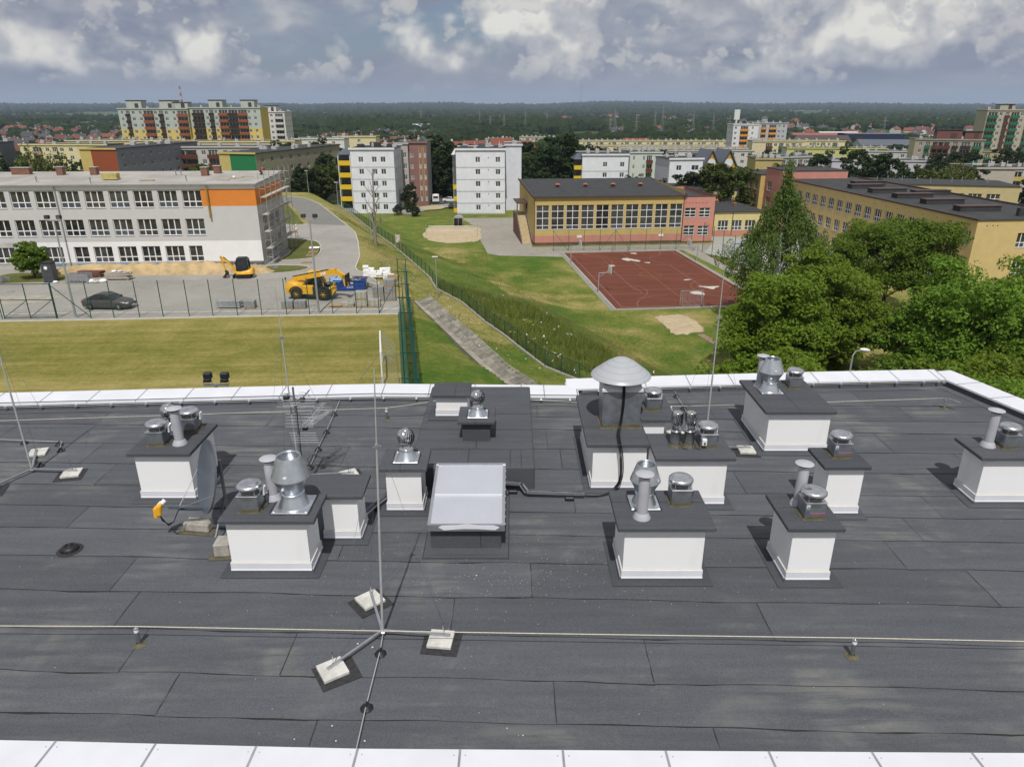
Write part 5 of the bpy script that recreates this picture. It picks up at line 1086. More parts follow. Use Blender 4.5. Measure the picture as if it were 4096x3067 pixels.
mb = MB(); mb.lathe([(.13,0),(.16,.3),(.165,.3),(.15,.02),(.001,.02)],14); tag(mb.build('bucket',M['white_plastic'],None,on_school(SL - 3.6,4.6,.0)),'small white bucket on the school roof near the planks','bucket')
M['scaff'] = mat('scaffold_tube',(.42,.43,.44),.45,.15,4,metal=.6); M['deck'] = mat('scaffold_board',(.44,.41,.34),.9,.2,2)
sf = thing('scaffolding','steel tube scaffolding with plank decks along the school end wall','scaffolding',(-30.1,85.65,0),sa)
xi,xo = .45,1.15; NB = 5; bay = 2.5; lev = [2.0,4.0,6.0,8.0]
for k in range(NB + 1):
 y = .15 + k * bay
 for x in (xi,xo): mb = MB(); mb.cyl((x,y,0),(x,y,10.9),.028,.028,6); mb.cbox(x - .08,x + .08,y - .08,y + .08,0,.03,.005); mb.build('standard',M['scaff'],sf)
 mb = MB()
 for z in lev + [10.0]: mb.cyl((xi,y,z),(xo,y,z),.024,.024,6); mb.cyl((xi,y,z - 1.0),(xo,y,z - 1.0),.018,.018,6)
 mb.build('transom',M['scaff'],sf)
for z in lev:
 for k in range(NB):
  y = .15 + k * bay; mb = MB(); mb.box(xi + .02,xo - .02,y + .03,y + bay - .03,z + .03,z + .075); mb.build('deck_board',M['deck'],sf)
  mb = MB(); mb.cyl((xo,y,z + .55),(xo,y + bay,z + .55),.02,.02,5); mb.cyl((xo,y,z + 1.05),(xo,y + bay,z + 1.05),.02,.02,5); mb.cyl((xo + .04,y,z),(xo + .04,y + bay,z),.02,.02,5); mb.build('guard_rail',M['scaff'],sf)
for k in range(0,NB,2):
 for j,z in enumerate([0] + lev[:-1]): y = .15 + k * bay; mb = MB(); mb.cyl((xo + .05,y + (0 if j % 2 else bay),z),(xo + .05,y + (bay if j % 2 else 0),z + 2),.02,.02,5); mb.build('brace',M['scaff'],sf)
mb = MB()
for x in (.6,.95): mb.cyl((x,.3,0),(x,.9,2.0),.018,.018,5)
for k in range(6): mb.cyl((.6,.3 + .1 * k,.3 * (k + 1)),(.95,.3 + .1 * k,.3 * (k + 1)),.014,.014,5)
mb.build('ladder',M['scaff'],sf)
# ------------------------------------------------------------------ gym hall and its wings
M['y_wall'] = wallmat('plaster_ochre',(.50,.37,.135),.05); M['y_pale'] = wallmat('plaster_pale_yellow',(.58,.50,.24),.05); M['p_wall'] = wallmat('plaster_salmon',(.50,.225,.175),.05); M['plinth'] = wallmat('plinth_brown',(.13,.065,.05),.2)
M['felt_black'] = mat('dark_roof_felt',(.040,.041,.042),.92,.18,.5,bump=.2,bscale=6); M['trim_brown'] = mat('trim_brown',(.075,.045,.038),.6,.15,2); M['terracotta'] = mat('terracotta_vent',(.30,.10,.05),.8,.2,3)
ga = R(5.8); GL,GD,GH = 30.35,26.0,9.55
gym = thing('gym_hall','ochre sports hall with a row of tall white-framed windows and dark sloping roof','building',(4.38,142.75,-8),ga)
gw = [(.42 + 3.01 * k,2.98 + 3.01 * k,3.12,7.85) for k in range(10)]
bp_ = lambda s,z: 2 if z < .55 else (1 if z < 1.9 else 0)
mb = MB(); facade(mb,(0,0,0),(1,0,0),GL,GH,gw,.22,0,0,(.55,1.9),(),bp_,-1)
facade(mb,(GL,0,0),(0,1,0),GD,GH + .9,z0=-1); facade(mb,(GL,GD,0),(-1,0,0),GL,GH + .9,z0=-1); facade(mb,(0,GD,0),(0,-1,0),GD,GH,(),.2,0,0,(.55,1.9),(),bp_,-1)
mb.add([(0,0,GH),(0,GD,GH),(0,GD,GH + .9)],[(0,2,1)]); mb.build('wall',[M['y_wall'],M['p_wall'],M['plinth']],gym)
put_windows(gym,'f',GL,GD,gw,2,(.165,.30,.285,.25),.2,lower_blue=lambda k: k in (2,5,7))
mb = MB(); mb.add([(-.35,-.4,GH),(GL + .3,-.4,GH),(GL + .3,GD + .3,GH + .95),(-.35,GD + .3,GH + .95),(-.35,-.4,GH - .22),(GL + .3,-.4,GH - .22),(GL + .3,GD + .3,GH + .75),(-.35,GD + .3,GH + .75)],[(0,1,2,3),(7,6,5,4),(4,5,1,0),(5,6,2,1),(6,7,3,2),(7,4,0,3)]); mb.build('roof',M['felt_black'],gym)
mb = MB(); mb.box(-.36,GL + .31,-.47,-.402,GH - .25,GH - .05); mb.build('gutter',M['trim_brown'],gym)
for x in (-.28,GL + .24):
 mb = MB(); mb.add([(x,-.42,GH + .003),(x + .2,-.42,GH + .003),(x + .2,GD + .3,GH + .958),(x,GD + .3,GH + .958),(x,-.42,GH + .16),(x + .2,-.42,GH + .16),(x + .2,GD + .3,GH + 1.1),(x,GD + .3,GH + 1.1)],[(4,5,6,7),(0,1,5,4),(1,2,6,5),(2,3,7,6),(3,0,4,7)]); mb.build('verge_trim',M['trim_brown'],gym)
for x in (.05,GL - .1): mb = MB(); mb.cyl((x,-.12,.4),(x,-.12,GH - .2),.07,.07,8); mb.build('downpipe',M['trim_brown'],gym)
for k in range(4):
 x = 6.6 + 6.0 * k; y = 12.5; z = GH + .95 * (y + .4) / (GD + .7); mb = MB(); mb.cbox(x - .35,x + .35,y - .35,y + .35,z - .05,z + .45,.02); v = mb.build('roof_vent',M['felt_black'],gym); mb = MB(); mb.lathe([(.62,z + .5),(.58,z + .58),(.2,z + .8),(.001,z + .82)],10,(x,y,0)); mb.cyl((x,y,z + .44),(x,y,z + .52),.25,.3,8); mb.build('vent_hood',M['terracotta'],v)
for k in range(1,5):
 x = GL * k / 5; mb = MB(); mb.add([(x - .03,-.3,GH + .012),(x + .03,-.3,GH + .012),(x + .03,GD,GH + .955),(x - .03,GD,GH + .955)],[(0,1,2,3)]); mb.build('roof_seam',M['bitumen'],gym)
pk = thing('salmon_wing','salmon-pink two-storey wing attached to the sports hall','building',(4.38 + GL * math.cos(ga) + .02,142.75 + GL * math.sin(ga),-8),ga); PL,PD,PH = 6.35,19.0,9.2
pw = [(.25,2.5,5.15,7.0),(3.25,5.5,5.1,6.98),(.3,2.5,1.58,3.48),(3.2,5.45,1.5,3.4)]
mb = MB(); facade(mb,(0,0,0),(1,0,0),PL,PH,pw,.2,0,0,(.3,),(),lambda s,z: 1 if z < .3 else 0,-1); facade(mb,(PL,0,0),(0,1,0),PD,PH,z0=-1); facade(mb,(PL,PD,0),(-1,0,0),PL,PH,z0=-1); facade(mb,(0,PD,0),(0,-1,0),PD,PH,z0=-1); mb.build('wall',[M['p_wall'],M['plinth']],pk)
put_windows(pk,'f',PL,PD,pw,2,(.32,.36,.32),.18)
mb = MB(); mb.box(.35,PL - .1,.35,PD - .3,PH - .7,PH - .55); mb.build('roof',M['felt_black'],pk)
mb = MB(); mb.box(-.1,PL + .1,-.1,.12,PH + .002,PH + .10); mb.box(PL - .12,PL + .1,.12,PD,PH + .002,PH + .10); mb.build('coping_trim',M['trim_brown'],pk)
for k in range(7): mb = MB(); x = .4 + .68 * k; mb.cyl((x,-.01,7.95),(x,.08,7.95),.10,.10,8); mb.build('vent_hole',M['black'],pk)
lk = thing('yellow_link_wing','low pale-yellow wing with three windows and a salmon base','building',(43.2,153.9,-8),ga); LL,LD,LH = 10.9,19.0,5.0
lw = [(.9,3.15,1.25,3.3),(3.9,6.2,1.25,3.3),(6.9,9.15,1.25,3.3)]
mb = MB(); facade(mb,(0,0,0),(1,0,0),LL,LH,lw,.2,0,0,(1.15,),(),lambda s,z: 1 if z < 1.15 else 0,-1); facade(mb,(LL,0,0),(0,1,0),LD,LH,z0=-1); facade(mb,(0,LD,0),(0,-1,0),LD,LH,z0=-1)
facade(mb,(-1,LD,LH),(1,0,0),LL + 3,2.6); facade(mb,(LL + 2,LD,LH),(0,1,0),14,2.6); facade(mb,(-1,LD + 14,LH),(0,-1,0),14,2.6); mb.build('wall',[M['y_pale'],M['p_wall']],lk)
put_windows(lk,'f',LL,LD,lw,3,(.33,.67),.18)
mb = MB(); mb.box(-.25,LL + .2,-.3,LD,LH + .0,LH + .18); mb.build('lower_roof',M['felt_black'],lk); mb = MB(); mb.box(-1.3,LL + 2.3,LD - .3,LD + 14.3,LH + 2.6,LH + 2.8); mb.build('upper_roof',M['felt_black'],lk)
for x,y in ((1.2,9),(5.9,14.5),(7.9,9.0)): mb = MB(); mb.cbox(x - .3,x + .3,y - .3,y + .3,LH + .15,LH + .6,.02); mb.lathe([(.5,LH + .65),(.15,LH + .85),(.001,LH + .86)],8,(x,y,0)); mb.build('roof_vent',M['terracotta'],lk)
for x in (4.0,): mb = MB(); mb.cyl((x,-.1,.3),(x,-.1,LH),.06,.06,6); mb.cyl((1.6,LD - .1,LH + .2),(1.6,LD - .1,LH + 2.6),.06,.06,6); mb.build('downpipe',M['trim_brown'],lk)
stt = thing('outside_staircase','long outside concrete stair with railings up the end of the sports hall','stairs',(4.38,142.75,-8),ga)
M['stair'] = mat('stair_stone',(.46,.37,.22),.9,.1,2); NS = 24
for k in range(NS):
 y = 2.0 + .42 * k; z = .175 * (k + 1); mb = MB(); mb.box(-2.1,-.25,y,y + .46,z - .19,z); mb.build('step',M['stair'],stt)
mb = MB(); mb.box(-2.1,-.03,2.0 + .42 * NS,2.0 + .42 * NS + 6,.1,.175 * NS + .12); mb.build('landing',M['stair'],stt)
mb = MB(); mb.add([(-2.3,1.9,-.3),(-2.12,1.9,-.3),(-2.12,2 + .42 * NS + 6,-.3),(-2.3,2 + .42 * NS + 6,-.3),(-2.3,1.9,.3),(-2.12,1.9,.3),(-2.12,2 + .42 * NS,.175 * NS + .3),(-2.3,2 + .42 * NS,.175 * NS + .3),(-2.3,2 + .42 * NS + 6,.175 * NS + .3),(-2.12,2 + .42 * NS + 6,.175 * NS + .3)],[(0,1,5,4),(4,5,6,7),(7,6,9,8),(0,4,7,8,3),(1,2,9,6,5),(2,3,8,9)]); mb.build('side_wall',M['plinth'],stt)
for x in (-2.2,-.2):
 mb = MB(); p = [(x,1.9,.3),(x,2 + .42 * NS,.175 * NS + .3),(x,2 + .42 * NS + 5.5,.175 * NS + .3)]
 for dz in (.5,.95): mb.tube([(a,b_,c + dz) for a,b_,c in p],.03,5)
 for k in range(9): u = k / 8; mb.cyl((x,1.9 + .42 * NS * u,.3 + .175 * NS * u),(x,1.9 + .42 * NS * u,1.25 + .175 * NS * u),.025,.025,5)
 mb.build('railing',M['scaff'],stt)
mb = MB(); mb.box(-2.3,0,10.5,18.0,6.9,7.15); mb.box(-.35,-.02,11.2,11.4,.175 * NS,6.9); mb.box(-2.25,-2.05,11.2,11.4,.175 * NS,6.9); mb.build('canopy',M['trim_brown'],stt)
# ------------------------------------------------------------------ long yellow school wing on the right
M['y_beige'] = wallmat('plaster_beige',(.55,.42,.185),.05)
YL,YD,YH = 61.3,17.0,11.0; ya = R(-85)
ys_ = thing('yellow_school_wing','long three-storey beige-yellow school wing with rows of white windows','building',(60.36,162.6,-8),ya)
yr = [s for s in (.92,4.05,7.1,10.3,13.55,16.8,20.0,23.3,26.5,29.7,32.95,36.15,39.4,42.6,45.9,49.1,52.6,55.8)]
yo = [(YL - s - 2.05,YL - s,z0,z1) for s in yr for z0,z1 in ((7.35,9.4),(3.68,5.72),(.35,2.3))]
ye = [(6.5,8.6,7.1,9.2),(6.8,8.9,3.4,5.45),(11,13,7.1,9.2),(11,13,3.4,5.45)]
mb = MB(); facade(mb,(0,0,0),(1,0,0),YL,YH,yo,.25,z0=-1); facade(mb,(YL,0,0),(0,1,0),YD,YH,ye,.25,z0=-1); facade(mb,(YL,YD,0),(-1,0,0),YL,YH,z0=-1); facade(mb,(0,YD,0),(0,-1,0),YD,YH,z0=-1); mb.build('wall',M['y_beige'],ys_)
put_windows(ys_,'f',YL,YD,yo,3,(.33,.67),.22,lower_blue=True); put_windows(ys_,'r',YL,YD,ye,3,(.33,.67),.22,lower_blue=True)
mb = MB(); mb.box(-.2,YL + .15,-.2,YD + .2,YH,YH + .12); mb.build('roof',M['felt_black'],ys_)
mb = MB(); mb.box(-.25,YL + .2,-.27,.02,YH + .122,YH + .26); mb.box(-.25,YL + .2,YD - .02,YD + .25,YH + .122,YH + .40); mb.build('coping_trim',M['trim_brown'],ys_)
for k,(s,d) in enumerate(((9.0,3.0),(17.5,3.2),(25.5,3.2),(33.5,3.4),(41,3.6),(47,7.5),(30,9.5))):
 mb = MB(); x = YL - s; mb.cbox(x - .9,x + .9,d,d + 6.6,YH + .1,YH + .85,.04); o = mb.build('roof_ridge',M['felt_black'],ys_); mb = MB(); mb.box(x - 1.0,x + 1.0,d - .15,d + 6.75,YH + .852,YH + .95); mb.build('ridge_cap',M['trim_brown'],o)
for k in range(17): mb = MB(); x = YL - 2.0 - 3.4 * k; mb.cyl((x,-.01,10.2),(x,.1,10.2),.10,.10,6); mb.build('vent_hole',M['black'],ys_)
for x in (1.5,2.4,3.1): mb = MB(); mb.cyl((YL + .01,x,10.27),(YL - .1,x,10.27),.10,.10,6); mb.build('vent_hole',M['black'],ys_)
for s,d in ((3.0,8.5),(3.4,10.0),(48,14)): mb = MB(); x = YL - s; mb.cbox(x - .35,x + .35,d - .35,d + .35,YH + .1,YH + 1.3,.02); mb.cyl((x + .1,d,YH + 1.2),(x + .1,d,YH + 1.9),.06,.06,6); mb.build('chimney',M['felt_black'],ys_)
tw = thing('salmon_stair_tower','salmon-pink stair tower rising above the yellow school wing','building',(59.5,172.5,-8),ya)
mb = MB(); tw_ops = [(1.2,3.4,z,z + 2.0) for z in (1.0,4.4,7.8)]
facade(mb,(0,0,0),(1,0,0),10.5,12.7,tw_ops,.25,z0=-1); facade(mb,(10.5,0,0),(0,1,0),14,12.7,z0=-1); facade(mb,(10.5,14,0),(-1,0,0),10.5,12.7,z0=-1); facade(mb,(0,14,0),(0,-1,0),14,12.7,z0=-1); mb.box(10.5,12.0,-1.6,1.0,-1,12.7); mb.build('wall',M['p_wall'],tw); put_windows(tw,'f',10.5,14,tw_ops,2,(.33,.67),.22)
mb = MB(); mb.box(-.1,10.6,-.1,14.1,12.7,12.85); mb.build('roof',M['felt_black'],tw)
mb = MB(); mb.box(-3,4,-3.2,-.02,2.6,2.8); mb.box(-2.8,3.8,-3,-.02,2.8,3.0); mb.build('porch_roof',M['felt_black'],tw)
yb_ = thing('yellow_school_end','ochre school section beyond the salmon stair tower with tall windows','building',(57.2,186.5,-8),ya); yo2 = [(1.0 + 3.2 * k,2.9 + 3.2 * k,z,z + 2.1) for k in range(4) for z in (1.0,4.4,7.6)]
mb = MB(); facade(mb,(0,0,0),(1,0,0),13.8,11,yo2,.25,z0=-1); facade(mb,(13.8,0,0),(0,1,0),15,11,z0=-1); facade(mb,(13.8,15,0),(-1,0,0),13.8,11,z0=-1); facade(mb,(0,15,0),(0,-1,0),15,11,z0=-1); mb.build('wall',M['y_wall'],yb_); put_windows(yb_,'f',13.8,15,yo2,3,(.33,.67),.22)
mb = MB(); mb.box(-.15,13.9,-.15,15.1,11,11.15); mb.build('roof',M['felt_black'],yb_)
yc_ = thing('yellow_school_rear_wing','rear beige school wing with dark roof, seen above the yellow wing','building',(78,168,-8),R(-14)); CL,CD,CH = 34,14,9.6
yo3 = [(20.5 + 3.6 * k,23.2 + 3.6 * k,6.4,8.0) for k in range(3)]
mb = MB(); facade(mb,(0,0,0),(1,0,0),CL,CH,yo3,.25,z0=-2); facade(mb,(CL,0,0),(0,1,0),CD,CH,z0=-2); facade(mb,(CL,CD,0),(-1,0,0),CL,CH,z0=-2); facade(mb,(0,CD,0),(0,-1,0),CD,CH,z0=-2); mb.build('wall',wallmat('plaster_dull',(.44,.37,.20)),yc_); put_windows(yc_,'f',CL,CD,yo3,3,(.33,.67),.22)
mb = MB(); mb.box(-.2,CL + .2,-.2,CD + .2,CH,CH + .15); mb.build('roof',M['felt_black'],yc_)
for x,y in ((6,5),(12,8),(17,4),(22,6),(25,9),(29,5)): mb = MB(); mb.cyl((x,y,CH + .1),(x,y,CH + 1.3),.09,.09,6); mb.build('roof_vent',M['zinc'],yc_)
# ================================================================== fences, lamps, machines, goods
M['fence_green'] = mat('fence_green',(.012,.060,.042),.5,.15,3); M['rust'] = mat('rusty_steel',(.27,.15,.055),.85,.35,5,f=(.3,.7)); M['lamp_grey'] = mat('lamp_pole_grey',(.36,.37,.38),.5,.1,2,metal=.3)
def mat_mesh(name,c,cell,wire,diag=True,base=.0):
 """woven wire or netting: thin strands, see-through between"""
 m = bpy.data.materials.new(name); m.use_nodes = True; t = NT(m.node_tree); b = t.n['Principled BSDF']; out = t.n['Material Output']
 tc = t.new('ShaderNodeTexCoord'); sp = t.new('ShaderNodeSeparateXYZ'); t.link(tc.outputs['UV'],sp.inputs[0]); u,v = sp.outputs[0],sp.outputs[1]
 if diag: a_,b_ = t.math('ADD',u,v),t.math('SUBTRACT',u,v)
 else: a_,b_ = u,v
 def strand(q): f = t.math('FRACT',t.math('MULTIPLY',q,1 / cell)); return t.math('LESS_THAN',f,wire)
 k = t.math('MAXIMUM',strand(a_),strand(b_)); k = t.math('MAXIMUM',k,base) if base else k
 b.inputs['Base Color'].default_value = (*c,1); b.inputs['Roughness'].default_value = .6
 tr = t.new('ShaderNodeBsdfTransparent'); mx = t.new('ShaderNodeMixShader'); t.link(k,mx.inputs[0]); t.link(tr.outputs[0],mx.inputs[1]); t.link(b.outputs[0],mx.inputs[2]); t.link(mx.outputs[0],out.inputs[0]); return m
M['chain'] = mat_mesh('chain_link',(.035,.09,.07),  .075,.06); M['net_green'] = mat_mesh('green_netting',(.010,.15,.115),.05,.42,False,0.0); M['wire_green'] = mat_mesh('green_wire_panel',(.012,.06,.042),.06,.13,False); M['goal_net'] = mat_mesh('goal_net',(.4,.4,.4),.12,.05,True); M['rust_mesh'] = mat_mesh('rusty_wire_mesh',(.10,.12,.06),.07,.14,False)
def uv_panel(name,pts,m,parent,w=None):
 """quad panel p0 p1 (bottom) p2 p3 (top) with metric UV"""
 me = bpy.data.meshes.new(name); me.from_pydata([tuple(p) for p in pts],[],[(0,1,2,3)]); uv = me.uv_layers.new(name='UVMap'); p = [Vector(q) for q in pts]; L = (p[1] - p[0]).length; H = (p[3] - p[0]).length
 for k,c in enumerate(((0,0),(L,0),(L,H),(0,H))): uv.data[k].uv = c
 me.materials.append(M[m]); return ob(name,me,parent)
def fence(name,label,pts,H,pm,mm,pr=.03,rails=(),z=None,kerb=None,cat='fence',square=False,rail_r=.02,lean=0.0):
 z_ = [hh(x,y) if z is None else z for x,y in pts]; o = Vector((pts[0][0],pts[0][1],z_[0])); t = thing(name,label,cat,o)
 P_ = [Vector((x,y,q)) - o for (x,y),q in zip(pts,z_)]
 for p in P_:
  mb = MB()
  if square: mb.bar(p + Vector((0,0,-.3)),p + Vector((0,0,H + .04)),pr * 2,pr * 2)
  else: mb.cyl(p + Vector((0,0,-.3)),p + Vector((lean,0,H)),pr,pr,6)
  mb.build('post',M[pm],t)
 for a,c in zip(P_,P_[1:]):
  up = Vector((0,0,1)); pn = uv_panel('mesh_panel',[a + up * .06,c + up * .06,c + up * (H - .03),a + up * (H - .03)],mm,t)
  if rails:
   mb = MB()
   for q in rails: mb.bar(a + up * (q * H),c + up * (q * H),rail_r * 2,rail_r * 2)
   mb.build('rail',M[pm],pn)
 if kerb:
  for a,c in zip(P_,P_[1:]):
   mb = MB(); mb.bar(a + Vector((0,0,kerb / 2 - .25)),c + Vector((0,0,kerb / 2 - .25)),.22,kerb + .3); mb.build('kerb_beam',M['concrete_dark'],t)
 return t
fp = [(-41.43,62.51),(-38.41,62.59),(-36.38,62.71),(-34.15,62.92),(-32.06,63.08),(-29.71,63.21),(-27.58,63.33),(-25.36,63.46),(-23.17,63.6),(-20.9,63.75),(-18.82,63.88),(-16.68,64.01),(-14.47,64.09),(-12.4,64.18)]
fe = fence('yard_fence','tall green chain-link fence between the field and the paved yard',fp,3.4,'fence_green','chain',.04)
mb = MB(); o_ = Vector((fp[0][0],fp[0][1],0)); mb.cyl((.05,0,3.0),(3.0,.08,.1),.035,.035,6); mb.cyl(Vector((fp[-1][0],fp[-1][1],.1)) - o_ + Vector((.0,0,0)),Vector((-10.6,66.0,3.2)) - o_,.035,.035,6); mb.build('brace',M['fence_green'],fe)
gt = thing('yard_gate','green steel double gate with mesh in the field fence','gate',(-46.11,62.3,0))
mb = MB(); W_ = 4.6
for x in (0,W_ / 2,W_): mb.cyl((x,.19 * x / W_,0),(x,.19 * x / W_,3.25),.045,.045,8)
for z in (.12,1.75,3.2): mb.bar((0,0,z),(W_,.19,z),.06,.06)
mb.bar((.1,.0,.2),(W_ / 2,.1,1.7),.05,.05); mb.bar((W_ / 2 + .1,.1,.2),(W_ - .1,.18,1.7),.05,.05); mb.build('frame',M['fence_green'],gt)
uv_panel('mesh_panel',[(0,.03,.15),(W_,.22,.15),(W_,.22,3.15),(0,.03,3.15)],'chain',gt)
fence('yard_fence','short run of green chain-link fence left of the double gate',[(-62,61.3),(-58,61.6),(-54,61.9),(-50,62.1),(-46.3,62.25)],3.4,'fence_green','chain',.04)
gp = []
for (xa,ya_),(xb,yb__) in zip(GF[1:],GF[2:]):
 L = math.hypot(xb - xa,yb__ - ya_); n = max(1,round(L / 2.5))
 for k in range(n): gp.append((xa + (xb - xa) * k / n,ya_ + (yb__ - ya_) * k / n))
fence('boundary_fence','long green wire-panel fence running diagonally down the grassy bank',[p for p in gp if 46 < p[1] < 192],1.55,'fence_green','wire_green',.035,(.98,.06),square=True,kerb=.22)
rp = [(15.2,60.0),(13.6,63.5),(12.6,66.2),(11.4,69.2),(10.3,71.8),(9.3,74.4),(8.1,77.4),(7.0,79.4),(5.9,81.6),(4.6,85.0),(3.4,88.4),(2.5,90.9),(.5,90.0),(-2.0,88.7),(-4.5,87.6)]
fence('old_garden_fence','rusty low wire-mesh fence around the patch of tall weeds',rp,1.15,'rust','rust_mesh',.035,(.97,.05),square=True,rail_r=.018)
nt = thing('ball_net','tall double green ball-catching net on steel frames beside the field','net',(-8.0,50,0)); o_ = Vector((-8.0,50,0)); NY = [32.2,36.7,41.1,45.6,50.1,54.5,59.0,63.9,69.5]
def nx_(y): return -5.95 - .163 * (y - 36.7)
for y in NY:
 mb = MB()
 for dx in (0,.8): p = Vector((nx_(y) + dx,y,0)) - o_; mb.cyl(p + Vector((0,0,-.8)),p + Vector((0,0,4.0)),.04,.04,6)
 p = Vector((nx_(y),y,0)) - o_; mb.bar(p + Vector((-.15,0,4.0)),p + Vector((.95,0,4.0)),.06,.06); mb.bar(p + Vector((0,0,.1)),p + Vector((.8,0,.1)),.05,.05); mb.build('frame',M['fence_green'],nt)
r = random.Random(4)
for side,dx in ((0,0.0),(1,.8)):
 for ya_,yb__ in zip(NY,NY[1:]):
  if yb__ > 66 and side == 0: continue
  n = 6; m_ = 5; vs = []; uvs = []
  for i in range(n + 1):
   u = i / n; y = ya_ + (yb__ - ya_) * u; top = 3.95 - (.55 if side == 0 else .12) * 4 * u * (1 - u) * r.uniform(.8,1.2)
   for k in range(m_ + 1): w = k / m_; vs.append((nx_(y) + (.42 * math.sin(PI * w * .8) - .22 * (1 - w) if side == 0 else .8 - .30 * math.sin(PI * w) + .12 * (1 - w)) - o_.x,y - o_.y,.05 + top * w)); uvs.append((y,top * w))
  me_ = bpy.data.meshes.new('netting'); me_.from_pydata(vs,[],[(i * (m_ + 1) + k,(i + 1) * (m_ + 1) + k,(i + 1) * (m_ + 1) + k + 1,i * (m_ + 1) + k + 1) for i in range(n) for k in range(m_)]); uv = me_.uv_layers.new(name='UVMap')
  for lp in me_.loops: uv.data[lp.index].uv = uvs[lp.vertex_index]
  for p in me_.polygons: p.use_smooth = True
  me_.materials.append(M['net_green']); ob('netting',me_,nt)
gl = thing('football_goal','white football goal with net and slanted stays at the field edge','goal',(-8.95,45.8,0),R(10.2))
mb = MB();
for y in (0,4.9): mb.cyl((0,y,0),(0,y,2.44),.06,.06,10)
mb.cyl((0,0,2.44),(0,4.9,2.44),.06,.06,10); mb.build('frame',M['w_white'],gl)
mb = MB(); mb.cyl((-.05,.0,2.35),(-1.55,1.6,.05),.025,.025,6); mb.cyl((0,0,.7),(-.25,-1.0,.02),.02,.02,6); mb.cyl((0,4.9,2.44),(1.5,4.9,0),.02,.02,6); mb.cyl((0,0,2.44),(1.0,0,1.6),.02,.02,6); mb.cyl((1.0,0,1.6),(1.1,0,0),.02,.02,6); mb.build('stay',M['lamp_grey'],gl)
for pts in ([(0,0,2.4),(0,4.9,2.4),(1.0,4.9,1.6),(1.0,0,1.6)],[(1.0,0,1.6),(1.0,4.9,1.6),(1.1,4.9,.02),(1.1,0,.02)],[(0,0,.02),(1.1,0,.02),(1.0,0,1.6),(0,0,2.4)],[(0,4.9,.02),(1.1,4.9,.02),(1.0,4.9,1.6),(0,4.9,2.4)]): uv_panel('net',pts,'goal_net',gl)
def flood_pole(label,x,y,h,rz=0.0):
 t = thing('floodlight_pole',label,'lamp post',(x,y,hh(x,y)),rz); mb = MB(); mb.cyl((0,0,-.2),(0,0,h),.11,.06,10); mb.cbox(-.2,.2,-.2,.2,0,.04,.01); mb.build('pole',M['lamp_grey'],t)
 mb = MB(); mb.bar((-.62,0,h),(.62,0,h),.08,.08); mb.build('cross_arm',M['lamp_grey'],t)
 for s_ in (-.52,.52):
  mb = MB(); mb.cbox(s_ - .2,s_ + .2,-.16,.14,h + .14,h + .46,.03); q = mb.build('lamp_head',M['black'],t); mb = MB(); mb.box(s_ - .16,s_ + .16,-.166,-.161,h + .19,h + .41); mb.build('lamp_glass',M['glass_blue'],q)
 return t
flood_pole('tall grey floodlight pole behind the field fence by the double gate',-39.88,62.71,8.75); flood_pole('tall grey floodlight pole in front of the yellow telehandler',-18.03,64.18,8.65)
def led_pole(label,x,y,h,z=None,a=0.0,arm=.35):
 t = thing('lamp_post',label,'lamp post',(x,y,hh(x,y) if z is None else z),a); mb = MB(); mb.cyl((0,0,-.3),(0,0,h),.065,.04,8); mb.build('pole',M['lamp_grey'],t); mb = MB(); mb.cbox(-.06 - arm,.25,-.12,.12,h,h + .07,.02); mb.build('lamp_head',M['white_plastic'],t)
led_pole('slim lamp post with flat head by the drainage channel',-8.6,79.6,4.75); led_pole('slim lamp post at the bend of the grid-paved road',-44.5,160.0,5.0); led_pole('slim lamp post on the dry verge above the white flats',-31.2,130.4,5.4,0); led_pole('slim lamp post beside the bare tree',-21.4,108.6,4.2)
t = thing('street_lamp','street lamp with a white oval head among the treetops','street lamp',(21.0,41.4,-8)); mb = MB(); mb.cyl((0,0,-.3),(0,0,11.7),.09,.05,8); mb.tube([(0,0,11.7),(.15,.05,11.95),(.55,.2,12.0)],.035,6); mb.build('pole',M['lamp_grey'],t)
mb = MB(); mb.lathe([(.02,-.30),(.10,-.24),(.14,-.05),(.13,.12),(.07,.26),(.001,.30)],14); q = MB(); q.add([(x + .0,y * .6,z) for x,y,z in mb.v],mb.f,0,True); q2 = MB(); q2.add([(.85 + z * 1.25,.28 + y * 1.4 + z * .35,11.98 + x * .8 - z * .25) for x,y,z in q.v],q.f,0,True); q2.build('lamp_head',M['white_plastic'],t)
rope('thin black overhead cable passing the trees beyond the coping corner',[(17.5,41.5,2.2),(34,38,.4),(60,33,-.2)],.02,.5,'overhead_cable','cable','cable')
# ------------------------------------------------------------------ parked car
def loft(mb,secs,mi=0,closed_ends=True,pick=None):
 n = len(secs[0]); vs = [p for s_ in secs for p in s_]; o = len(mb.v); mb.v.extend(vs)
 for i in range(len(secs) - 1):
  for k in range(n - 1):
   mb.f.append([o + i * n + k,o + i * n + k + 1,o + (i + 1) * n + k + 1,o + (i + 1) * n + k]); mb.m.append(pick(i,k) if pick else mi); mb.s.append(True)
 if closed_ends:
  for i in (0,len(secs) - 1): f = [o + i * n + k for k in range(n)]; mb.f.append(f if i else f[::-1]); mb.m.append(mi); mb.s.append(False)
M['tyre'] = mat('tyre_rubber',(.016,.016,.017),.8,.3,12,bump=.3); M['rim'] = mat('alloy_rim',(.48,.48,.50),.3,.08,6,metal=.8); M['car_glass'] = mat('car_glass',(.012,.014,.016),.05,.2,2,spec=.7); M['headlight'] = mat('headlight',(.55,.57,.6),.12,.1,8); M['tail_red'] = mat('tail_light',(.30,.02,.015),.2,.1,8); M['plate'] = mat('number_plate',(.7,.7,.68),.5,.05,5)
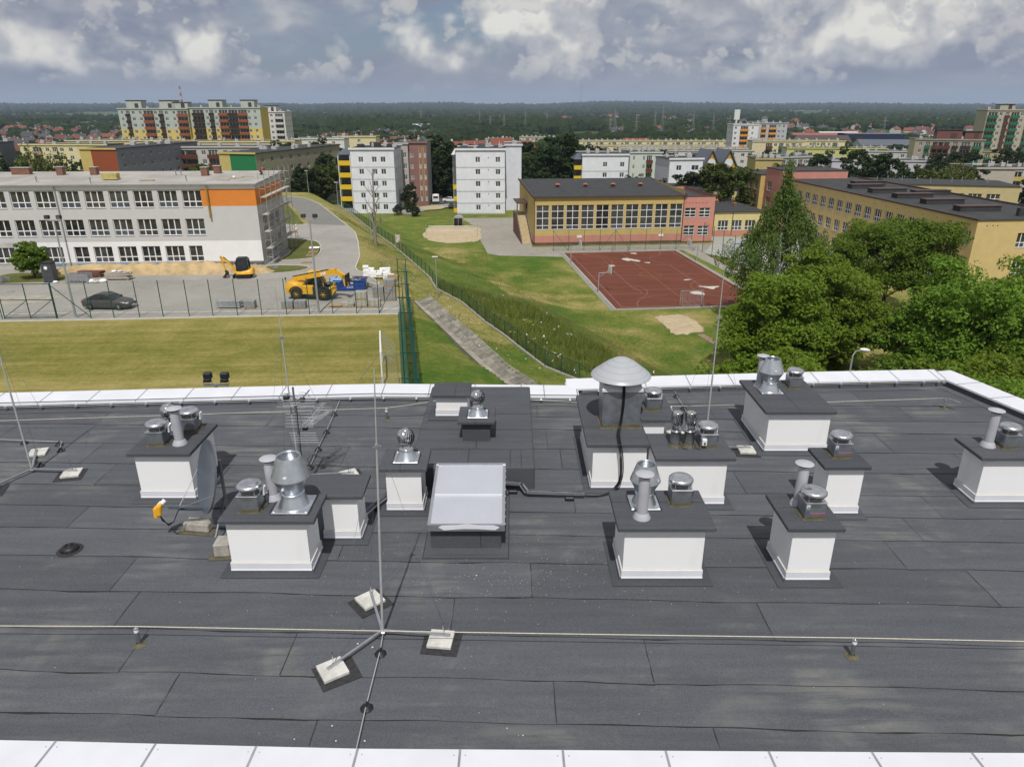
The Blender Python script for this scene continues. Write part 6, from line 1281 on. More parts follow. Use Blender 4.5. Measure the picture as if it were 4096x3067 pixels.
def wheel(t,x,y,r_,w,side,name='wheel',rim='rim',spokes=7,rf=.66):
 o = ob(name,None,t,(x,y,r_)); mb = MB(); prof = [(rf * r_,-w / 2 + .01),(r_ * .9,-w / 2),(r_,-w / 2 + .035),(r_,w / 2 - .035),(r_ * .9,w / 2),(rf * r_,w / 2 - .01)]
 mb.lathe(prof,24); q = MB(); q.add([(a,c,b_) for a,b_,c in mb.v],[f[::-1] for f in mb.f],0,True); q.build('tyre',M['tyre'],o)
 mb = MB(); s_ = side * (w / 2 - .03); ring = [(rf * r_ * math.cos(2 * PI * k / 20),s_,rf * r_ * math.sin(2 * PI * k / 20)) for k in range(20)]; back = [(a,s_ - side * .05,c) for a,b_,c in ring]
 mb.add(ring + [(0,s_ + side * .02,0)],[(k,(k + 1) % 20,20) if k % 3 else (k,(k + 1) % 20,20) for k in range(20)]);
 for k in range(spokes): a = 2 * PI * k / spokes; mb.bar((0,s_ + side * .035,0),(rf * r_ * .97 * math.cos(a),s_ + side * .02,rf * r_ * .97 * math.sin(a)),.06,.03,0)
 mb.m = [1] * 20 + [0] * (len(mb.f) - 20); mb.build('rim',[M[rim],M['black']],o); return o
def sedan(name,label,paint,loc,rz,group=None):
 t = thing(name,label,'car',loc,rz,group); X = [0,.06,.18,.6,1.1,1.7,2.4,3.0,3.35,3.8,4.2,4.45,4.58,4.65]; ZT_ = [.74,.90,.96,1.0,1.0,.99,.98,.97,.95,.89,.81,.72,.62,.52]; WB = [.62,.74,.80,.86,.89,.90,.90,.90,.89,.87,.84,.77,.68,.58]; ZB = [.42,.30,.24,.22,.20,.20,.20,.20,.20,.21,.22,.24,.30,.36]
 secs = []
 for x,zt,w,zb in zip(X,ZT_,WB,ZB): q = [(x,-w * .9,zb),(x,-w * .98,(zb + zt) * .45),(x,-w,zt * .72),(x,-w * .96,zt - .09),(x,-w * .84,zt - .01),(x,-w * .45,zt + .02),(x,0,zt + .03)]; secs.append([(x_,y,z) for x_,y,z in q] + [(x_,-y,z) for x_,y,z in q[:-1][::-1]])
 mb = MB(); loft(mb,[s_[::-1] for s_ in secs]); mb.build('body',M[paint],t)
 gx = [.62,1.0,1.45,1.9,2.35,2.75,3.30]; gz = [1.01,1.27,1.42,1.46,1.44,1.34,.97]; gwt = [.66,.60,.58,.58,.58,.60,.70]
 mb = MB(); secs = []
 for x,z,w in zip(gx,gz,gwt): zb = .97; wb = .80; secs.append([(x,-wb,zb),(x,-(wb * .3 + w * .7),zb + (z - zb) * .75),(x,-w,z),(x,0,z + .025),(x,w,z),(x,wb * .3 + w * .7,zb + (z - zb) * .75),(x,wb,zb)][::-1])
 loft(mb,secs,0,False,lambda i,k: 1 if (k in (2,3) and 1 <= i <= 4) else 0); mb.build('greenhouse',[M['car_glass'],M[paint]],t)
 for s_ in (-1,1):
  for (xa,za,xb,zb,w) in ((.62,1.02,1.45,1.42,.035),(1.45,1.42,2.35,1.445,.03),(2.35,1.445,3.28,.99,.045),(1.95,.99,2.0,1.44,.03),(.62,1.0,3.28,.985,.025)):
   mb = MB(); ya_ = lambda z: (.82 if z < 1.05 else .62 + (.02 if z < 1.3 else 0)) * s_; mb.bar((xa,ya_(za),za),(xb,ya_(zb),zb),w,w); mb.build('pillar',M[paint],t)
  mb = MB(); mb.cbox(2.98,3.12,s_ * .98 - .08,s_ * .98 + .08,.97,1.10,.03); mb.build('mirror',M[paint],t)
  mb = MB(); mb.cbox(4.28,4.56,s_ * .62 - .14,s_ * .62 + .14,.60,.72,.03); mb.build('headlight',M['headlight'],t)
  mb = MB(); mb.cbox(.02,.16,s_ * .62 - .13,s_ * .62 + .13,.68,.82,.02); mb.build('tail_light',M['tail_red'],t)
  for x in (1.55,2.45): mb = MB(); mb.box(x,x + .18,s_ * .905 - .015,s_ * .905 + .015,.80,.83); mb.build('door_handle',M[paint],t)
  for x in (.85,3.68): wheel(t,x,s_ * .77,.325,.21,s_)
 mb = MB(); mb.box(4.60,4.66,-.45,.45,.42,.54); mb.build('grille',M['black'],t); mb = MB(); mb.box(4.655,4.672,-.25,.25,.36,.46); mb.build('number_plate',M['plate'],t); mb = MB(); mb.box(.5,4.1,-.82,.82,.16,.26); mb.build('underbody',M['black'],t)
 return t
for nm,c in (('paint_grey',(.085,.080,.078)),('paint_dark',(.02,.022,.03)),('paint_white',(.70,.70,.70)),('paint_blue',(.03,.06,.16)),('paint_silver',(.40,.41,.42))):
 M[nm] = mat(nm,c,.28,.05,2,metal=.35 if 'white' not in nm else 0,spec=.6)
sedan('parked_car','dark grey saloon car parked in the yard behind the field fence','paint_grey',(-40.85,66.25,.012),R(-3))
for k,(lab,x,y,a,p) in enumerate((('dark blue car parked beside the white van near the brick flats',-25.0,221,.9,'paint_dark'),('white car parked right of the white van near the brick flats',-20.3,214.6,-.2,'paint_white'),('dark car parked at the white flats beyond the white car',-15.6,213.5,.1,'paint_blue'))): sedan('parked_car',lab,p,(x,y,hh(x,y) + .3),a)
t = thing('delivery_van','white delivery van parked near the brick flats','van',(-22.2,212.0,hh(-22,212) + .3),R(95)); mb = MB(); S_ = []
for x,zt,w in ((0,2.0,.92),(.1,2.2,.97),(3.6,2.2,.97),(4.1,2.0,.95),(4.7,1.2,.93),(5.2,1.05,.88),(5.4,.6,.75)): S_.append([(x,-w,.35),(x,-w,zt * .6),(x,-w * .92,zt - .06),(x,0,zt),(x,w * .92,zt - .06),(x,w,zt * .6),(x,w,.35)][::-1])
loft(mb,S_); mb.build('body',M['paint_white'],t); mb = MB(); mb.box(-.012,0,-.7,.7,1.25,1.85); mb.build('rear_window',M['car_glass'],t); mb = MB(); mb.box(3.4,4.4,-.985,-.96,1.2,1.75); mb.box(3.4,4.4,.96,.985,1.2,1.75); mb.build('side_window',M['car_glass'],t)
for x in (1.0,4.2):
 for s_ in (-1,1): wheel(t,x,s_ * .85,.34,.22,s_)
# ------------------------------------------------------------------ telehandler
M['yellow'] = mat('machine_yellow',(.68,.37,.018),.42,.08,2.5,spec=.5); M['mach_black'] = mat('machine_black',(.022,.022,.023),.6,.2,4); M['white_print'] = mat('white_print',(.8,.8,.8),.5,.03,5); M['blue_skip'] = mat('skip_blue',(.018,.060,.30),.5,.18,2.0)
th = thing('telehandler','yellow telescopic handler with black-topped boom lowered towards the blue skip','telehandler',(-21.35,70.1,.012),R(-5))
for x in (0,2.75):
 for y in (-1.0,1.0): wheel(th,x,y * .95,.60,.42,y,rim='yellow',spokes=6,rf=.52)
mb = MB(); S_ = []
for x,z0,z1,w in ((-1.15,.75,1.55,.85),(-1.05,.6,1.75,1.0),(-.4,.62,1.80,1.05),(.7,.62,1.60,1.05)): S_.append([(x,-w,z0),(x,-w,z1 - .15),(x,-w * .85,z1),(x,w * .85,z1),(x,w,z1 - .15),(x,w,z0)][::-1])
loft(mb,S_); mb.build('engine_hood',M['yellow'],th)
mb = MB(); mb.cbox(-1.0,3.5,-.55,.55,.45,.95,.04); mb.build('chassis',M['mach_black'],th)
mb = MB(); mb.cbox(.62,1.72,-1.14,-.60,.60,1.45,.05); mb.build('side_tank',M['yellow'],th); mb = MB(); mb.cbox(1.72,2.1,-1.12,-.6,.55,1.35,.05); mb.build('step_box',M['mach_black'],th)
mb = MB(); S_ = []
for x,zt,y0,y1 in ((.75,2.15,.12,1.1),(1.0,2.5,.1,1.1),(1.9,2.55,.1,1.1),(2.35,1.65,.1,1.08),(2.45,1.1,.1,1.05)): S_.append([(x,y0,.9),(x,y0,zt - .1),(x,y0 + .06,zt),(x,y1 - .06,zt),(x,y1,zt - .1),(x,y1,.9)][::-1])
loft(mb,S_); c = mb.build('cab',M['car_glass'],th)
mb = MB()
for y in (.1,1.1): mb.tube([(.75,y,.95),(.85,y,2.2),(1.0,y,2.52),(1.9,y,2.57),(2.35,y,1.68),(2.45,y,1.1)],.05,6)
mb.cbox(.85,1.95,.08,1.12,2.50,2.60,.03); mb.build('cab_frame',M['yellow'],c)
for y in (-1,1):
 for x,nm in ((0,'rear_mudguard'),(2.75,'front_mudguard')):
  mb = MB(); n = 9; pr = [(x + .74 * math.cos(R(15 + 150 * k / n)),.62 + .74 * math.sin(R(15 + 150 * k / n))) for k in range(n + 1)]; mb.add([(a,y * .74,b_) for a,b_ in pr] + [(a,y * 1.22,b_) for a,b_ in pr] + [(a * 1.0,y * .74,b_ + .04) for a,b_ in pr] + [(a,y * 1.22,b_ + .04) for a,b_ in pr],[(k,k + 1,n + 2 + k,n + 1 + k) for k in range(n)] + [(2 * n + 2 + k,3 * n + 3 + k,3 * n + 4 + k,2 * n + 3 + k) for k in range(n)]); mb.build('mudguard',M['mach_black'],th)
bp0,bp1 = Vector((-.35,-.25,1.95)),Vector((3.75,-.25,2.78)); d = (bp1 - bp0).normalized()
mb = MB(); mb.bar(bp0,bp1,.36,.46); bo = mb.build('boom',M['yellow'],th); mb = MB(); nrm = Vector((-d.z,0,d.x)); mb.bar(bp0 + nrm * .26 - d * .1,bp1 + nrm * .26 - d * .5,.26,.09); mb.build('hose_cover',M['mach_black'],bo)
tm = text_mesh('lettering','JCB',.34,M['white_print'],.004,.12,.014); o = ob('lettering',tm,bo,(bp0.lerp(bp1,.74) + Vector((0,-.186,0)))); o.rotation_euler = (R(90),-math.atan2(d.z,d.x),0)
mb = MB(); mb.bar(bp1 - d * .25,bp1 + d * .25 + Vector((0,0,-.02)),.42,.56); mb.bar(bp1 + d * .2,(4.9,-.25,2.15),.34,.40); mb.bar((4.75,-.25,2.45),(4.95,-.25,1.35),.40,.34); mb.build('boom_head',M['yellow'],th)
mb = MB(); mb.cbox(4.98,5.08,-.85,.35,1.45,2.55,.02);
for y in (-.75,-.1,.2): mb.cbox(5.06,5.14,y,y + .10,1.4,2.6,.01)
mb.build('fork_carriage',M['mach_black'],th)
mb = MB(); mb.cbox(3.05,3.6,-.7,.7,.62,1.15,.05); mb.bar((3.5,-.7,.9),(3.9,-.72,1.75),.12,.2); mb.bar((3.4,-.72,.5),(3.9,-.72,1.2),.1,.3); mb.build('front_frame',M['yellow'],th)
for x,y,z in ((-1.0,-.95,2.1),(2.4,-.2,2.15)): mb = MB(); mb.cbox(x - .03,x + .03,y - .12,y + .12,z - .08,z + .12,.01); mb.cyl((x,y,z - .4),(x,y,z),.015,.015,5); mb.build('mirror',M['mach_black'],th)
mb = MB(); mb.bar((.1,-.25,1.1),(1.6,-.25,2.15),.14,.14); mb.build('lift_ram',M['mach_black'],th)
sk = thing('waste_skip','blue steel waste skip with white lettering, heaped with rubble','skip',(-18.55,72.75,.012),R(2)); SW,SDp,SHh = 3.15,1.8,1.08
mb = MB(); b0 = [(.12,.0),(SW - .12,0),(SW - .12,SDp),(.12,SDp)]; b1 = [(0,-.03),(SW,-.03),(SW,SDp + .03),(0,SDp + .03)]
mb.add([(*p,.12) for p in b0] + [(*p,SHh) for p in b1] + [(p[0] * .97 + .045,p[1] * .96 + .035,SHh) for p in b1] + [(p[0] * .95 + .08,p[1] * .94 + .05,.7) for p in b1],[(k,(k + 1) % 4,4 + (k + 1) % 4,4 + k) for k in range(4)] + [(4 + k,4 + (k + 1) % 4,8 + (k + 1) % 4,8 + k) for k in range(4)] + [(8 + k,8 + (k + 1) % 4,12 + (k + 1) % 4,12 + k) for k in range(4)] + [(12,13,14,15),(3,2,1,0)]); mb.build('shell',M['blue_skip'],sk)
mb = MB(); mb.bar((-.04,-.07,SHh),(SW + .04,-.07,SHh),.10,.10); mb.bar((-.04,SDp + .07,SHh),(SW + .04,SDp + .07,SHh),.10,.10); mb.bar((-.05,-.07,SHh),(-.05,SDp + .07,SHh),.1,.1); mb.bar((SW + .05,-.07,SHh),(SW + .05,SDp + .07,SHh),.1,.1); mb.build('rim',M['blue_skip'],sk)
mb = MB()
for x in (.35,.95,2.35,2.85): mb.bar((x,-.04,.14),(x,-.06,SHh),.09,.07)
mb.bar((.1,-.05,.62),(SW - .1,-.05,.62),.06,.09); mb.bar((.1,-.03,.16),(SW - .1,-.03,.16),.06,.1); mb.build('rib',M['blue_skip'],sk)
o = ob('lettering',text_mesh('lettering','ROMA',.26,M['white_print'],.003,0,.008),sk,(1.62,-.075,.84)); o.rotation_euler = (R(90),0,0)
o = ob('small_lettering',text_mesh('small_lettering','501 601 076\n32 264 04 34',.13,M['white_print'],.003,0,.003),sk,(1.62,-.075,.42)); o.rotation_euler = (R(90),0,0)
r = random.Random(2); M['rubble_pale'] = mat('rubble_pale',(.5,.48,.43),.95,.25,4,rnd=.3); M['rubble_wood'] = mat('rubble_wood',(.30,.21,.11),.9,.3,4,rnd=.3); M['rubble_dark'] = mat('rubble_dark',(.06,.055,.05),.9,.3,4)
for k in range(26):
 x,y = r.uniform(.15,SW - .6),r.uniform(.1,SDp - .3); mb = MB(); mb.cbox(0,r.uniform(.2,.9),0,r.uniform(.08,.25),0,r.uniform(.03,.14),.006); o = mb.build('rubble_piece',M[r.choice(['rubble_pale','rubble_pale','rubble_wood','rubble_dark'])],None,(0,0,0)); p = sk.matrix_basis @ Vector((x,y,.86 + r.uniform(0,.35))); o.location = p; o.rotation_euler = (r.uniform(-.4,.4),r.uniform(-.4,.4),r.uniform(0,3)); tag(o,'piece of building rubble heaped in the blue skip','rubble','rubble pieces in the skip')
mb = MB(); n = 9; mb.add([(i * .14,j * .16,.03 * math.sin(i * 1.7 + j) + (-.10 * max(0,3 - j))) for j in range(6) for i in range(n)],[(j * n + i,j * n + i + 1,(j + 1) * n + i + 1,(j + 1) * n + i) for j in range(5) for i in range(n - 1)],0,True); tag(mb.build('blue_tarpaulin',M['foil'],None,(-18.9,72.55,1.28),.1),'crumpled light-blue tarpaulin over the corner of the blue skip','tarpaulin')
# ------------------------------------------------------------------ mini excavator
ex = thing('mini_excavator','small yellow tracked excavator with dark cab by the sand heap','excavator',(-30.15,79.0,.012),R(6))
for s_ in (-1,1):
 mb = MB(); n = 14; pr = []
 for k in range(n): a = 2 * PI * k / n; pr.append(((.62 if math.cos(a) > 0 else -.62) + .19 * math.cos(a),.2 + .19 * math.sin(a)))
 y0,y1 = s_ * .48 - .13,s_ * .48 + .13; mb.add([(x,y0,z) for x,z in pr] + [(x,y1,z) for x,z in pr],[(k,(k + 1) % n,n + (k + 1) % n,n + k)[::-1] for k in range(n)] + [list(range(n)),list(range(n,2 * n))[::-1]]); mb.build('track',M['tyre'],ex)
mb = MB(); mb.cbox(-.55,.55,-.36,.36,.28,.5,.03); mb.build('undercarriage',M['mach_black'],ex)
mb = MB(); S_ = []
for x,z1,w in ((-.75,.85,.62),(-.2,.80,.72),(.5,.95,.72),(.95,1.12,.62),(1.1,.95,.45)): S_.append([(x,-w,.5),(x,-w,z1),(x,w,z1),(x,w,.5)][::-1])
loft(mb,S_); mb.build('upper_body',M['yellow'],ex)
mb = MB(); S_ = []
for x,zt in ((-.62,1.9),(-.5,2.2),(.35,2.25),(.55,2.1),(.6,.85)): S_.append([(x,-.58,.78),(x,-.55,zt - .08),(x,-.45,zt),(x,.45,zt),(x,.55,zt - .08),(x,.58,.78)][::-1])
loft(mb,S_); c = mb.build('cab',M['car_glass'],ex); mb = MB()
for y in (-.57,.57): mb.tube([(-.64,y,.8),(-.64,y * .97,1.9),(-.5,y * .9,2.22),(.35,y * .9,2.27),(.58,y * .97,2.1),(.62,y,.85)],.035,5); mb.tube([(0,y,.8),(0,y * .9,2.25)],.03,5)
mb.cbox(-.55,.45,-.5,.5,2.22,2.30,.03); mb.build('cab_frame',M['mach_black'],c)
P_ = [Vector((-.85,.15,.7)),Vector((-1.5,.15,1.65)),Vector((-2.35,.15,2.35))]
for a,c_ in zip(P_,P_[1:]): mb = MB(); mb.bar(a,c_,.18,.24); mb.build('boom',M['yellow'],ex)
mb = MB(); mb.bar((-2.38,.15,2.45),(-2.02,.15,.85),.15,.18); mb.build('dipper_arm',M['yellow'],ex); mb = MB(); mb.bar((-1.15,.15,1.4),(-2.05,.15,2.35),.08,.08); mb.build('ram',M['mach_black'],ex)
mb = MB(); S_ = [[(-2.05 + x,y,z) for x,z in ((.0,.85),(.25,.7),(.3,.35),(.0,.1),(-.35,.12),(-.1,.35),(.05,.6))] for y in (-.15,.45)]; loft(mb,S_); mb.build('bucket',M['mach_black'],ex)
mb = MB(); mb.cbox(-1.15,-1.05,-.65,.65,.05,.42,.02); mb.bar((-1.05,0,.25),(-.5,0,.3),.5,.1); mb.build('dozer_blade',M['mach_black'],ex)
def mound(name,pts,label,seed):
 """pts: (x, y, half width, height) along the heap"""
 r = random.Random(seed); vs = []; n = 9; N_ = []
 for i in range(len(pts) - 1):
  for k in range(6): u = k / 6; N_.append([pts[i][j] + (pts[i + 1][j] - pts[i][j]) * u for j in range(4)])
 N_.append(list(pts[-1]))
 for x,y,w,h_ in N_:
  hk = h_ * r.uniform(.82,1.12)
  for k in range(n): u = -1 + 2 * k / (n - 1); vs.append((x + r.uniform(-.08,.08),y + u * w,-.05 + max(0,hk * (1 - abs(u) ** 1.4)) + (r.uniform(-.06,.06) if 0 < k < n - 1 else -.05)))
 mb = MB(); mb.add(vs,[(i * n + k,(i + 1) * n + k,(i + 1) * n + k + 1,i * n + k + 1) for i in range(len(N_) - 1) for k in range(n - 1)],0,True); o = mb.build(name,M['soil_sand']); return tag(o,label,'sand heap')
mound('sand_heap',[(-54,81.3,.8,.3),(-50,81.6,1.4,.95),(-46,81.8,1.6,1.1),(-42,82.0,1.7,1.15),(-38,82.1,1.8,1.3),(-35,82.2,1.8,1.25),(-32.5,82.2,1.5,.8),(-31.4,82.2,.8,.15)],'long heap of excavated sand along the foot of the grey school',1)
mound('sand_heap',[(-31.4,82.6,.9,.15),(-30.2,82.4,1.6,1.05),(-29.2,82.2,1.5,.75),(-27.9,82.0,.8,.05)],'small cone of excavated sand behind the yellow mini excavator',2)
# ------------------------------------------------------------------ stacked goods
M['block_grey'] = mat('concrete_block',(.26,.265,.26),.92,.12,5,bump=.2,rnd=.08); M['wrap'] = mat('wrapped_goods',(.37,.35,.29),.25,.3,4,bump=.5,bscale=9,spec=.6); M['foam_white'] = mat('foam_block',(.80,.80,.79),.9,.04,4,rnd=.06)
def stack(name,label,x,y,nx,ny_,nz,bw,bd,bh,m,cat='stack',rz=.05,pal=True,jit=.01,z=.012,levels=1,group=None):
 t = thing(name,label,cat,(x,y,z),rz,group); r = random.Random(int(x * 31 + y * 7)); z_ = 0
 for lv in range(levels):
  if pal: pallet_parts(t,z_,nx * bw,ny_ * bd); z_ += .127
  for k in range(nz):
   for j in range(ny_):
    for i in range(nx): mb = MB(); mb.cbox(i * bw + .006,(i + 1) * bw - .006,j * bd + .006,(j + 1) * bd - .006,0,bh - .005,.012); mb.build('block',M[m],t,(r.uniform(-jit,jit),r.uniform(-jit,jit),z_ + k * bh))
  z_ += nz * bh
 return t
stack('slab_stack','strapped grey slab stack on a pallet, next to its twin under the floodlight',-21.95,65.6,3,2,4,.36,.42,.16,'block_grey'); stack('slab_stack','strapped grey slab stack on a pallet, nearer the yellow telehandler wheel',-20.75,65.6,3,2,4,.36,.42,.16,'block_grey'); stack('slab_stack','single strapped grey slab stack beside the stacked scaffold parts',-25.5,65.6,3,2,4,.33,.4,.16,'block_grey')
stack('block_stack','two pallets of grey concrete blocks one on top of the other',-13.75,68.4,4,2,4,.27,.45,.15,'block_grey',levels=2); stack('block_stack','tallest stack, three pallets of grey concrete blocks',-12.6,68.5,4,2,4,.27,.45,.15,'block_grey',levels=3)
stack('wrapped_stack','two film-wrapped pallets stacked on each other by the fence',-15.0,66.1,2,2,4,.55,.42,.16,'wrap',levels=2); stack('wrapped_stack','single film-wrapped pallet by the fence corner',-13.75,66.1,2,2,4,.55,.42,.16,'wrap'); stack('wrapped_stack','low crumpled film-wrapped pallet beside the plank pallet',-16.3,66.2,2,2,2,.55,.42,.16,'wrap',jit=.06)
def plank_stack(label,x,y,n,L,rz,m='pallet',w=.2,h_=.05,across=4,z=.012,name='plank_stack'):
 t = thing(name,label,'planks',(x,y,z),rz); r = random.Random(int(x * 13 + y))
 for b_ in (.1,L - .3): mb = MB(); mb.cbox(b_,b_ + .12,0,across * w,0,.1,.008); mb.build('bearer',M['pallet'],t)
 for k in range(n):
  for j in range(across): mb = MB(); mb.cbox(0,L * r.uniform(.9,1.05),.004,w - .006,0,h_ - .004,.005); o = mb.build('plank',M[m],t,(r.uniform(-.1,.1),j * w,.1 + k * h_)); o.rotation_euler = (0,0,r.uniform(-.02,.02))
M['weathered'] = mat('weathered_wood',(.36,.32,.27),.9,.2,3,stretch=(1,6,6),rnd=.25); M['redwood'] = mat('red_brown_board',(.16,.07,.05),.85,.2,3,rnd=.2)
plank_stack('low pallet of loose planks at the yard fence',-17.6,66.2,2,1.2,.04); plank_stack('weathered plank stack before the sand heap with white sacks on top',-45.1,77.6,8,2.6,.03,'weathered',.22,.09); plank_stack('red-brown board stack behind the upright ladder frames',-48.9,79.0,6,2.6,.0,'redwood',.2,.1)
plank_stack('stack of grey scaffold boards in the yard by the fence',-28.2,65.8,7,2.3,.03,'scaff',.2,.09); plank_stack('heap of old planks between blue skip and grey blocks',-15.5,74.6,5,1.6,-.7,'weathered',.2,.07)
def ladder_stack(label,x,y,n,rz):
 t = thing('ladder_frame_stack',label,'scaffold frames',(x,y,.012),rz)
 for k in range(n):
  mb = MB(); z = .06 + k * .09
  for y_ in (0,.9): mb.bar((0,y_,z),(2.4,y_,z),.06,.06)
  for i in range(8): mb.bar((.1 + i * .31,0,z),(.1 + i * .31,.9,z),.04,.04)
  mb.build('frame',M['scaff'],t)
 mb = MB(); mb.bar((0,-.25,.08),(2.4,-.25,.08),.05,.05); mb.bar((0,-.25,.5),(2.4,-.25,.5),.05,.05)
 for i in range(6): mb.bar((.05 + i * .46,-.25,.08),(.05 + i * .46,-.25,.5),.05,.05)
 mb.build('leaning_frame',M['scaff'],t)
ladder_stack('pile of pale scaffold frames beside the portable toilet',-48.6,76.2,11,.03); ladder_stack('pile of scaffold frames by the round yard tree',-60.5,77.6,6,.1); ladder_stack('pile of scaffold frames left of the round yard tree, tipped',-57.9,77.0,5,-.3)
r = random.Random(21)
for i,(x,y,n) in enumerate(((-16.9,79.6,9),(-15.9,79.0,6),(-15.0,79.4,8),(-14.4,78.2,5))):
 t = thing('foam_block_pile',('tall white foam block pile behind the blue skip','white foam block pile wrapped in film, lower step','white foam block pile under a grey board','white foam blocks next to the stacked pallets')[i],'foam blocks',(x,y,.012),.1 * i)
 for k in range(n): mb = MB(); mb.cbox(0,.62,0,.5,0,.235,.012); o = mb.build('block',M['foam_white'],t,(r.uniform(-.05,.05) + .62 * (k % 2),r.uniform(-.06,.06),.24 * (k // 2))); o.rotation_euler = (0,0,r.uniform(-.08,.08))
for i,(lab,x,y,z,n,rz) in enumerate((('stack of empty wooden pallets behind the tallest block stack',-13.6,76.4,.012,6,.1),('lone empty pallet on the kerb near the verge',-25.9,86.6,.012,1,.1),('white-topped pallet at the tip of the verge',-27.1,95.0,.03,2,.2),('brown pallet in front of the white-topped pallet',-26.8,93.2,.03,1,.15),('brown pallet lying by the verge kerb',-26.6,91.2,.03,1,-.1))):
 t = thing('pallet',lab,'pallet',(x,y,z),rz)
 for k in range(n): pallet_parts(t,k * .127)
 if i == 2: mb = MB(); mb.cbox(-.05,1.3,-.1,1.0,.26,.34,.02); mb.build('white_sheet',M['foam_white'],t)
mb = MB(); n = 30; mb.tube([(.45 * math.cos(2 * PI * k / n * 3) * (1 + .03 * math.sin(k)),.45 * math.sin(2 * PI * k / n * 3),.03 + .03 * (k // 10)) for k in range(n + 1)],.025,5); tag(mb.build('hose_coil',M['zinc'],None,(-28.3,84.0,.03)),'coil of grey hose on the small verge by the scaffolding','hose')
for k,(x,y,s_) in enumerate(((-46.3,76.7,.5),(-45.6,76.5,.4),(-45.0,76.9,.45),(-47.5,77.0,.3),(-44.2,78.0,.3),(-43.6,78.1,.28),(-50.0,76.5,.3))):
 mb = MB(); mb.lathe([(.001,0),(s_ * .8,.02),(s_,.12 * s_ / .4),(s_ * .6,.26 * s_ / .4),(.001,.3 * s_ / .4)],9); tag(mb.build('white_sack',M['rubble_pale'] if k % 2 else M['foam_white'],None,(x,y,.012 if k < 4 or k == 6 else .86),k),'crumpled white sack lying among the scaffold and plank stacks','sack','white sacks in the yard')
tt = thing('portable_toilet','dark grey portable toilet cabin beside the round yard tree','toilet',(-51.3,76.5,.012),R(4))
mb = MB(); mb.cbox(0,1.1,0,1.1,.05,2.05,.05); mb.build('cabin',mat('toilet_plastic',(.075,.08,.085),.5,.1,3),tt); mb = MB(); S_ = [[(x,y,2.05 + z) for x,z in ((-.03,0),(-.02,.1),(.2,.19),(.9,.19),(1.12,.1),(1.13,0))] for y in (-.03,1.13)]; loft(mb,S_); mb.build('roof',M['mach_black'],tt)
mb = MB(); mb.cbox(.12,.98,-.025,-.002,.12,1.98,.01); dr = mb.build('door',mat('toilet_door',(.055,.058,.062),.5,.2,3),tt); mb = MB(); mb.cyl((.55,-.026,1.62),(.55,-.035,1.62),.19,.19,18); mb.build('round_sticker',M['white_plastic'],dr); mb = MB(); mb.cbox(-.02,1.12,-.02,1.12,0,.05,.01); mb.build('base',M['blue_skip'],tt)
for x,y,s_ in ((-47.6,72.9,.0),(-52.2,72.4,0),(-38.4,70.6,0),(-19.3,66.9,0),(-9.9,74,1)):
 if s_: continue
 mb = MB(); mb.lathe([(.34,0),(.34,.008),(.28,.012),(.001,.012)],20); tag(mb.build('manhole_cover',M['zinc'],None,(x,y,.007)),'round iron manhole cover set into the yard paving','manhole','manhole covers in the yard')
M['litter'] = mat('litter',(.75,.75,.75),.7,.1,5); r = random.Random(8); mb = MB()
for k in range(80):
 y = r.uniform(56,96); s = r.uniform(-5.5,-.6); xf = np.interp(y,[p[1] for p in GF],[p[0] for p in GF]); x = xf + s * 1.1; z = hh(x,y) + .03; q = r.uniform(.02,.075); mb.add([(x - q,y,z),(x,y - q,z + q * .4),(x + q,y,z),(x,y + q,z + q * .7)],[(0,1,2,3)])
tag(stuff(mb.build('litter',M['litter'])),'white scraps of foam litter along the foot of the green fence','litter')
# ================================================================== things around the court and the lower ground
def hoop(label,u,v,face):
 x,y = ct_(u,v); t = thing('basketball_hoop',label,'basketball hoop',(x,y,ZC),CA + (0 if face > 0 else PI))
 mb = MB(); mb.cyl((0,0,-.2),(0,0,2.95),.085,.075,8); mb.cyl((0,0,2.9),(1.55,0,2.98),.055,.05,8); mb.cyl((.0,0,2.3),(.9,0,2.9),.03,.03,6)
 for z in (2.75,3.65): mb.cyl((1.2,0,2.98),(1.62,.4,z),.02,.02,5); mb.cyl((1.2,0,2.98),(1.62,-.4,z),.02,.02,5)
 mb.build('post',M['lamp_grey'],t); mb = MB(); mb.cbox(1.62,1.67,-.9,.9,2.9,3.95,.01); bd = mb.build('backboard',M['white_plastic'],t)
 mb = MB()
 for a in ((-.3,3.05,.3,3.05),(.3,3.05,.3,3.5),(.3,3.5,-.3,3.5),(-.3,3.5,-.3,3.05)): mb.bar((1.673,a[0],a[1]),(1.673,a[2],a[3]),.04,.008)
 mb.build('target_box',M['tail_red'],bd); mb = MB(); n = 16; mb.tube([(1.95 + .225 * math.cos(2 * PI * k / n),.225 * math.sin(2 * PI * k / n),3.05) for k in range(n + 1)],.014,5); mb.build('ring',M['terracotta'],t)
hoop('basketball hoop on the far left edge of the red court',-.45,9.0,1); hoop('basketball hoop on the left edge of the red court nearer the sand pit',-.35,30.6,1); hoop('basketball hoop on the right edge of the court by the sports hall',22.4,10.0,-1); hoop('basketball hoop on the right court edge under the birch branches',22.6,30.4,-1)
def small_goal(label,u,v,col,face):
 x,y = ct_(u,v); t = thing('handball_goal',label,'goal',(x,y,ZC),CA + (0 if face > 0 else PI)); mb = MB()
 for a in (-1.55,1.55): mb.bar((a,0,0),(a,0,2.05),.08,.08); mb.tube([(a,0,2.05),(a,.35,2.0),(a,.55,1.5),(a,1.0,.02)],.02,5)
 mb.bar((-1.55,0,2.05),(1.55,0,2.05),.08,.08); mb.build('frame',M[col],t); uv_panel('net',[(-1.55,1.0,.02),(1.55,1.0,.02),(1.55,.4,2.0),(-1.55,.4,2.0)],'goal_net',t)
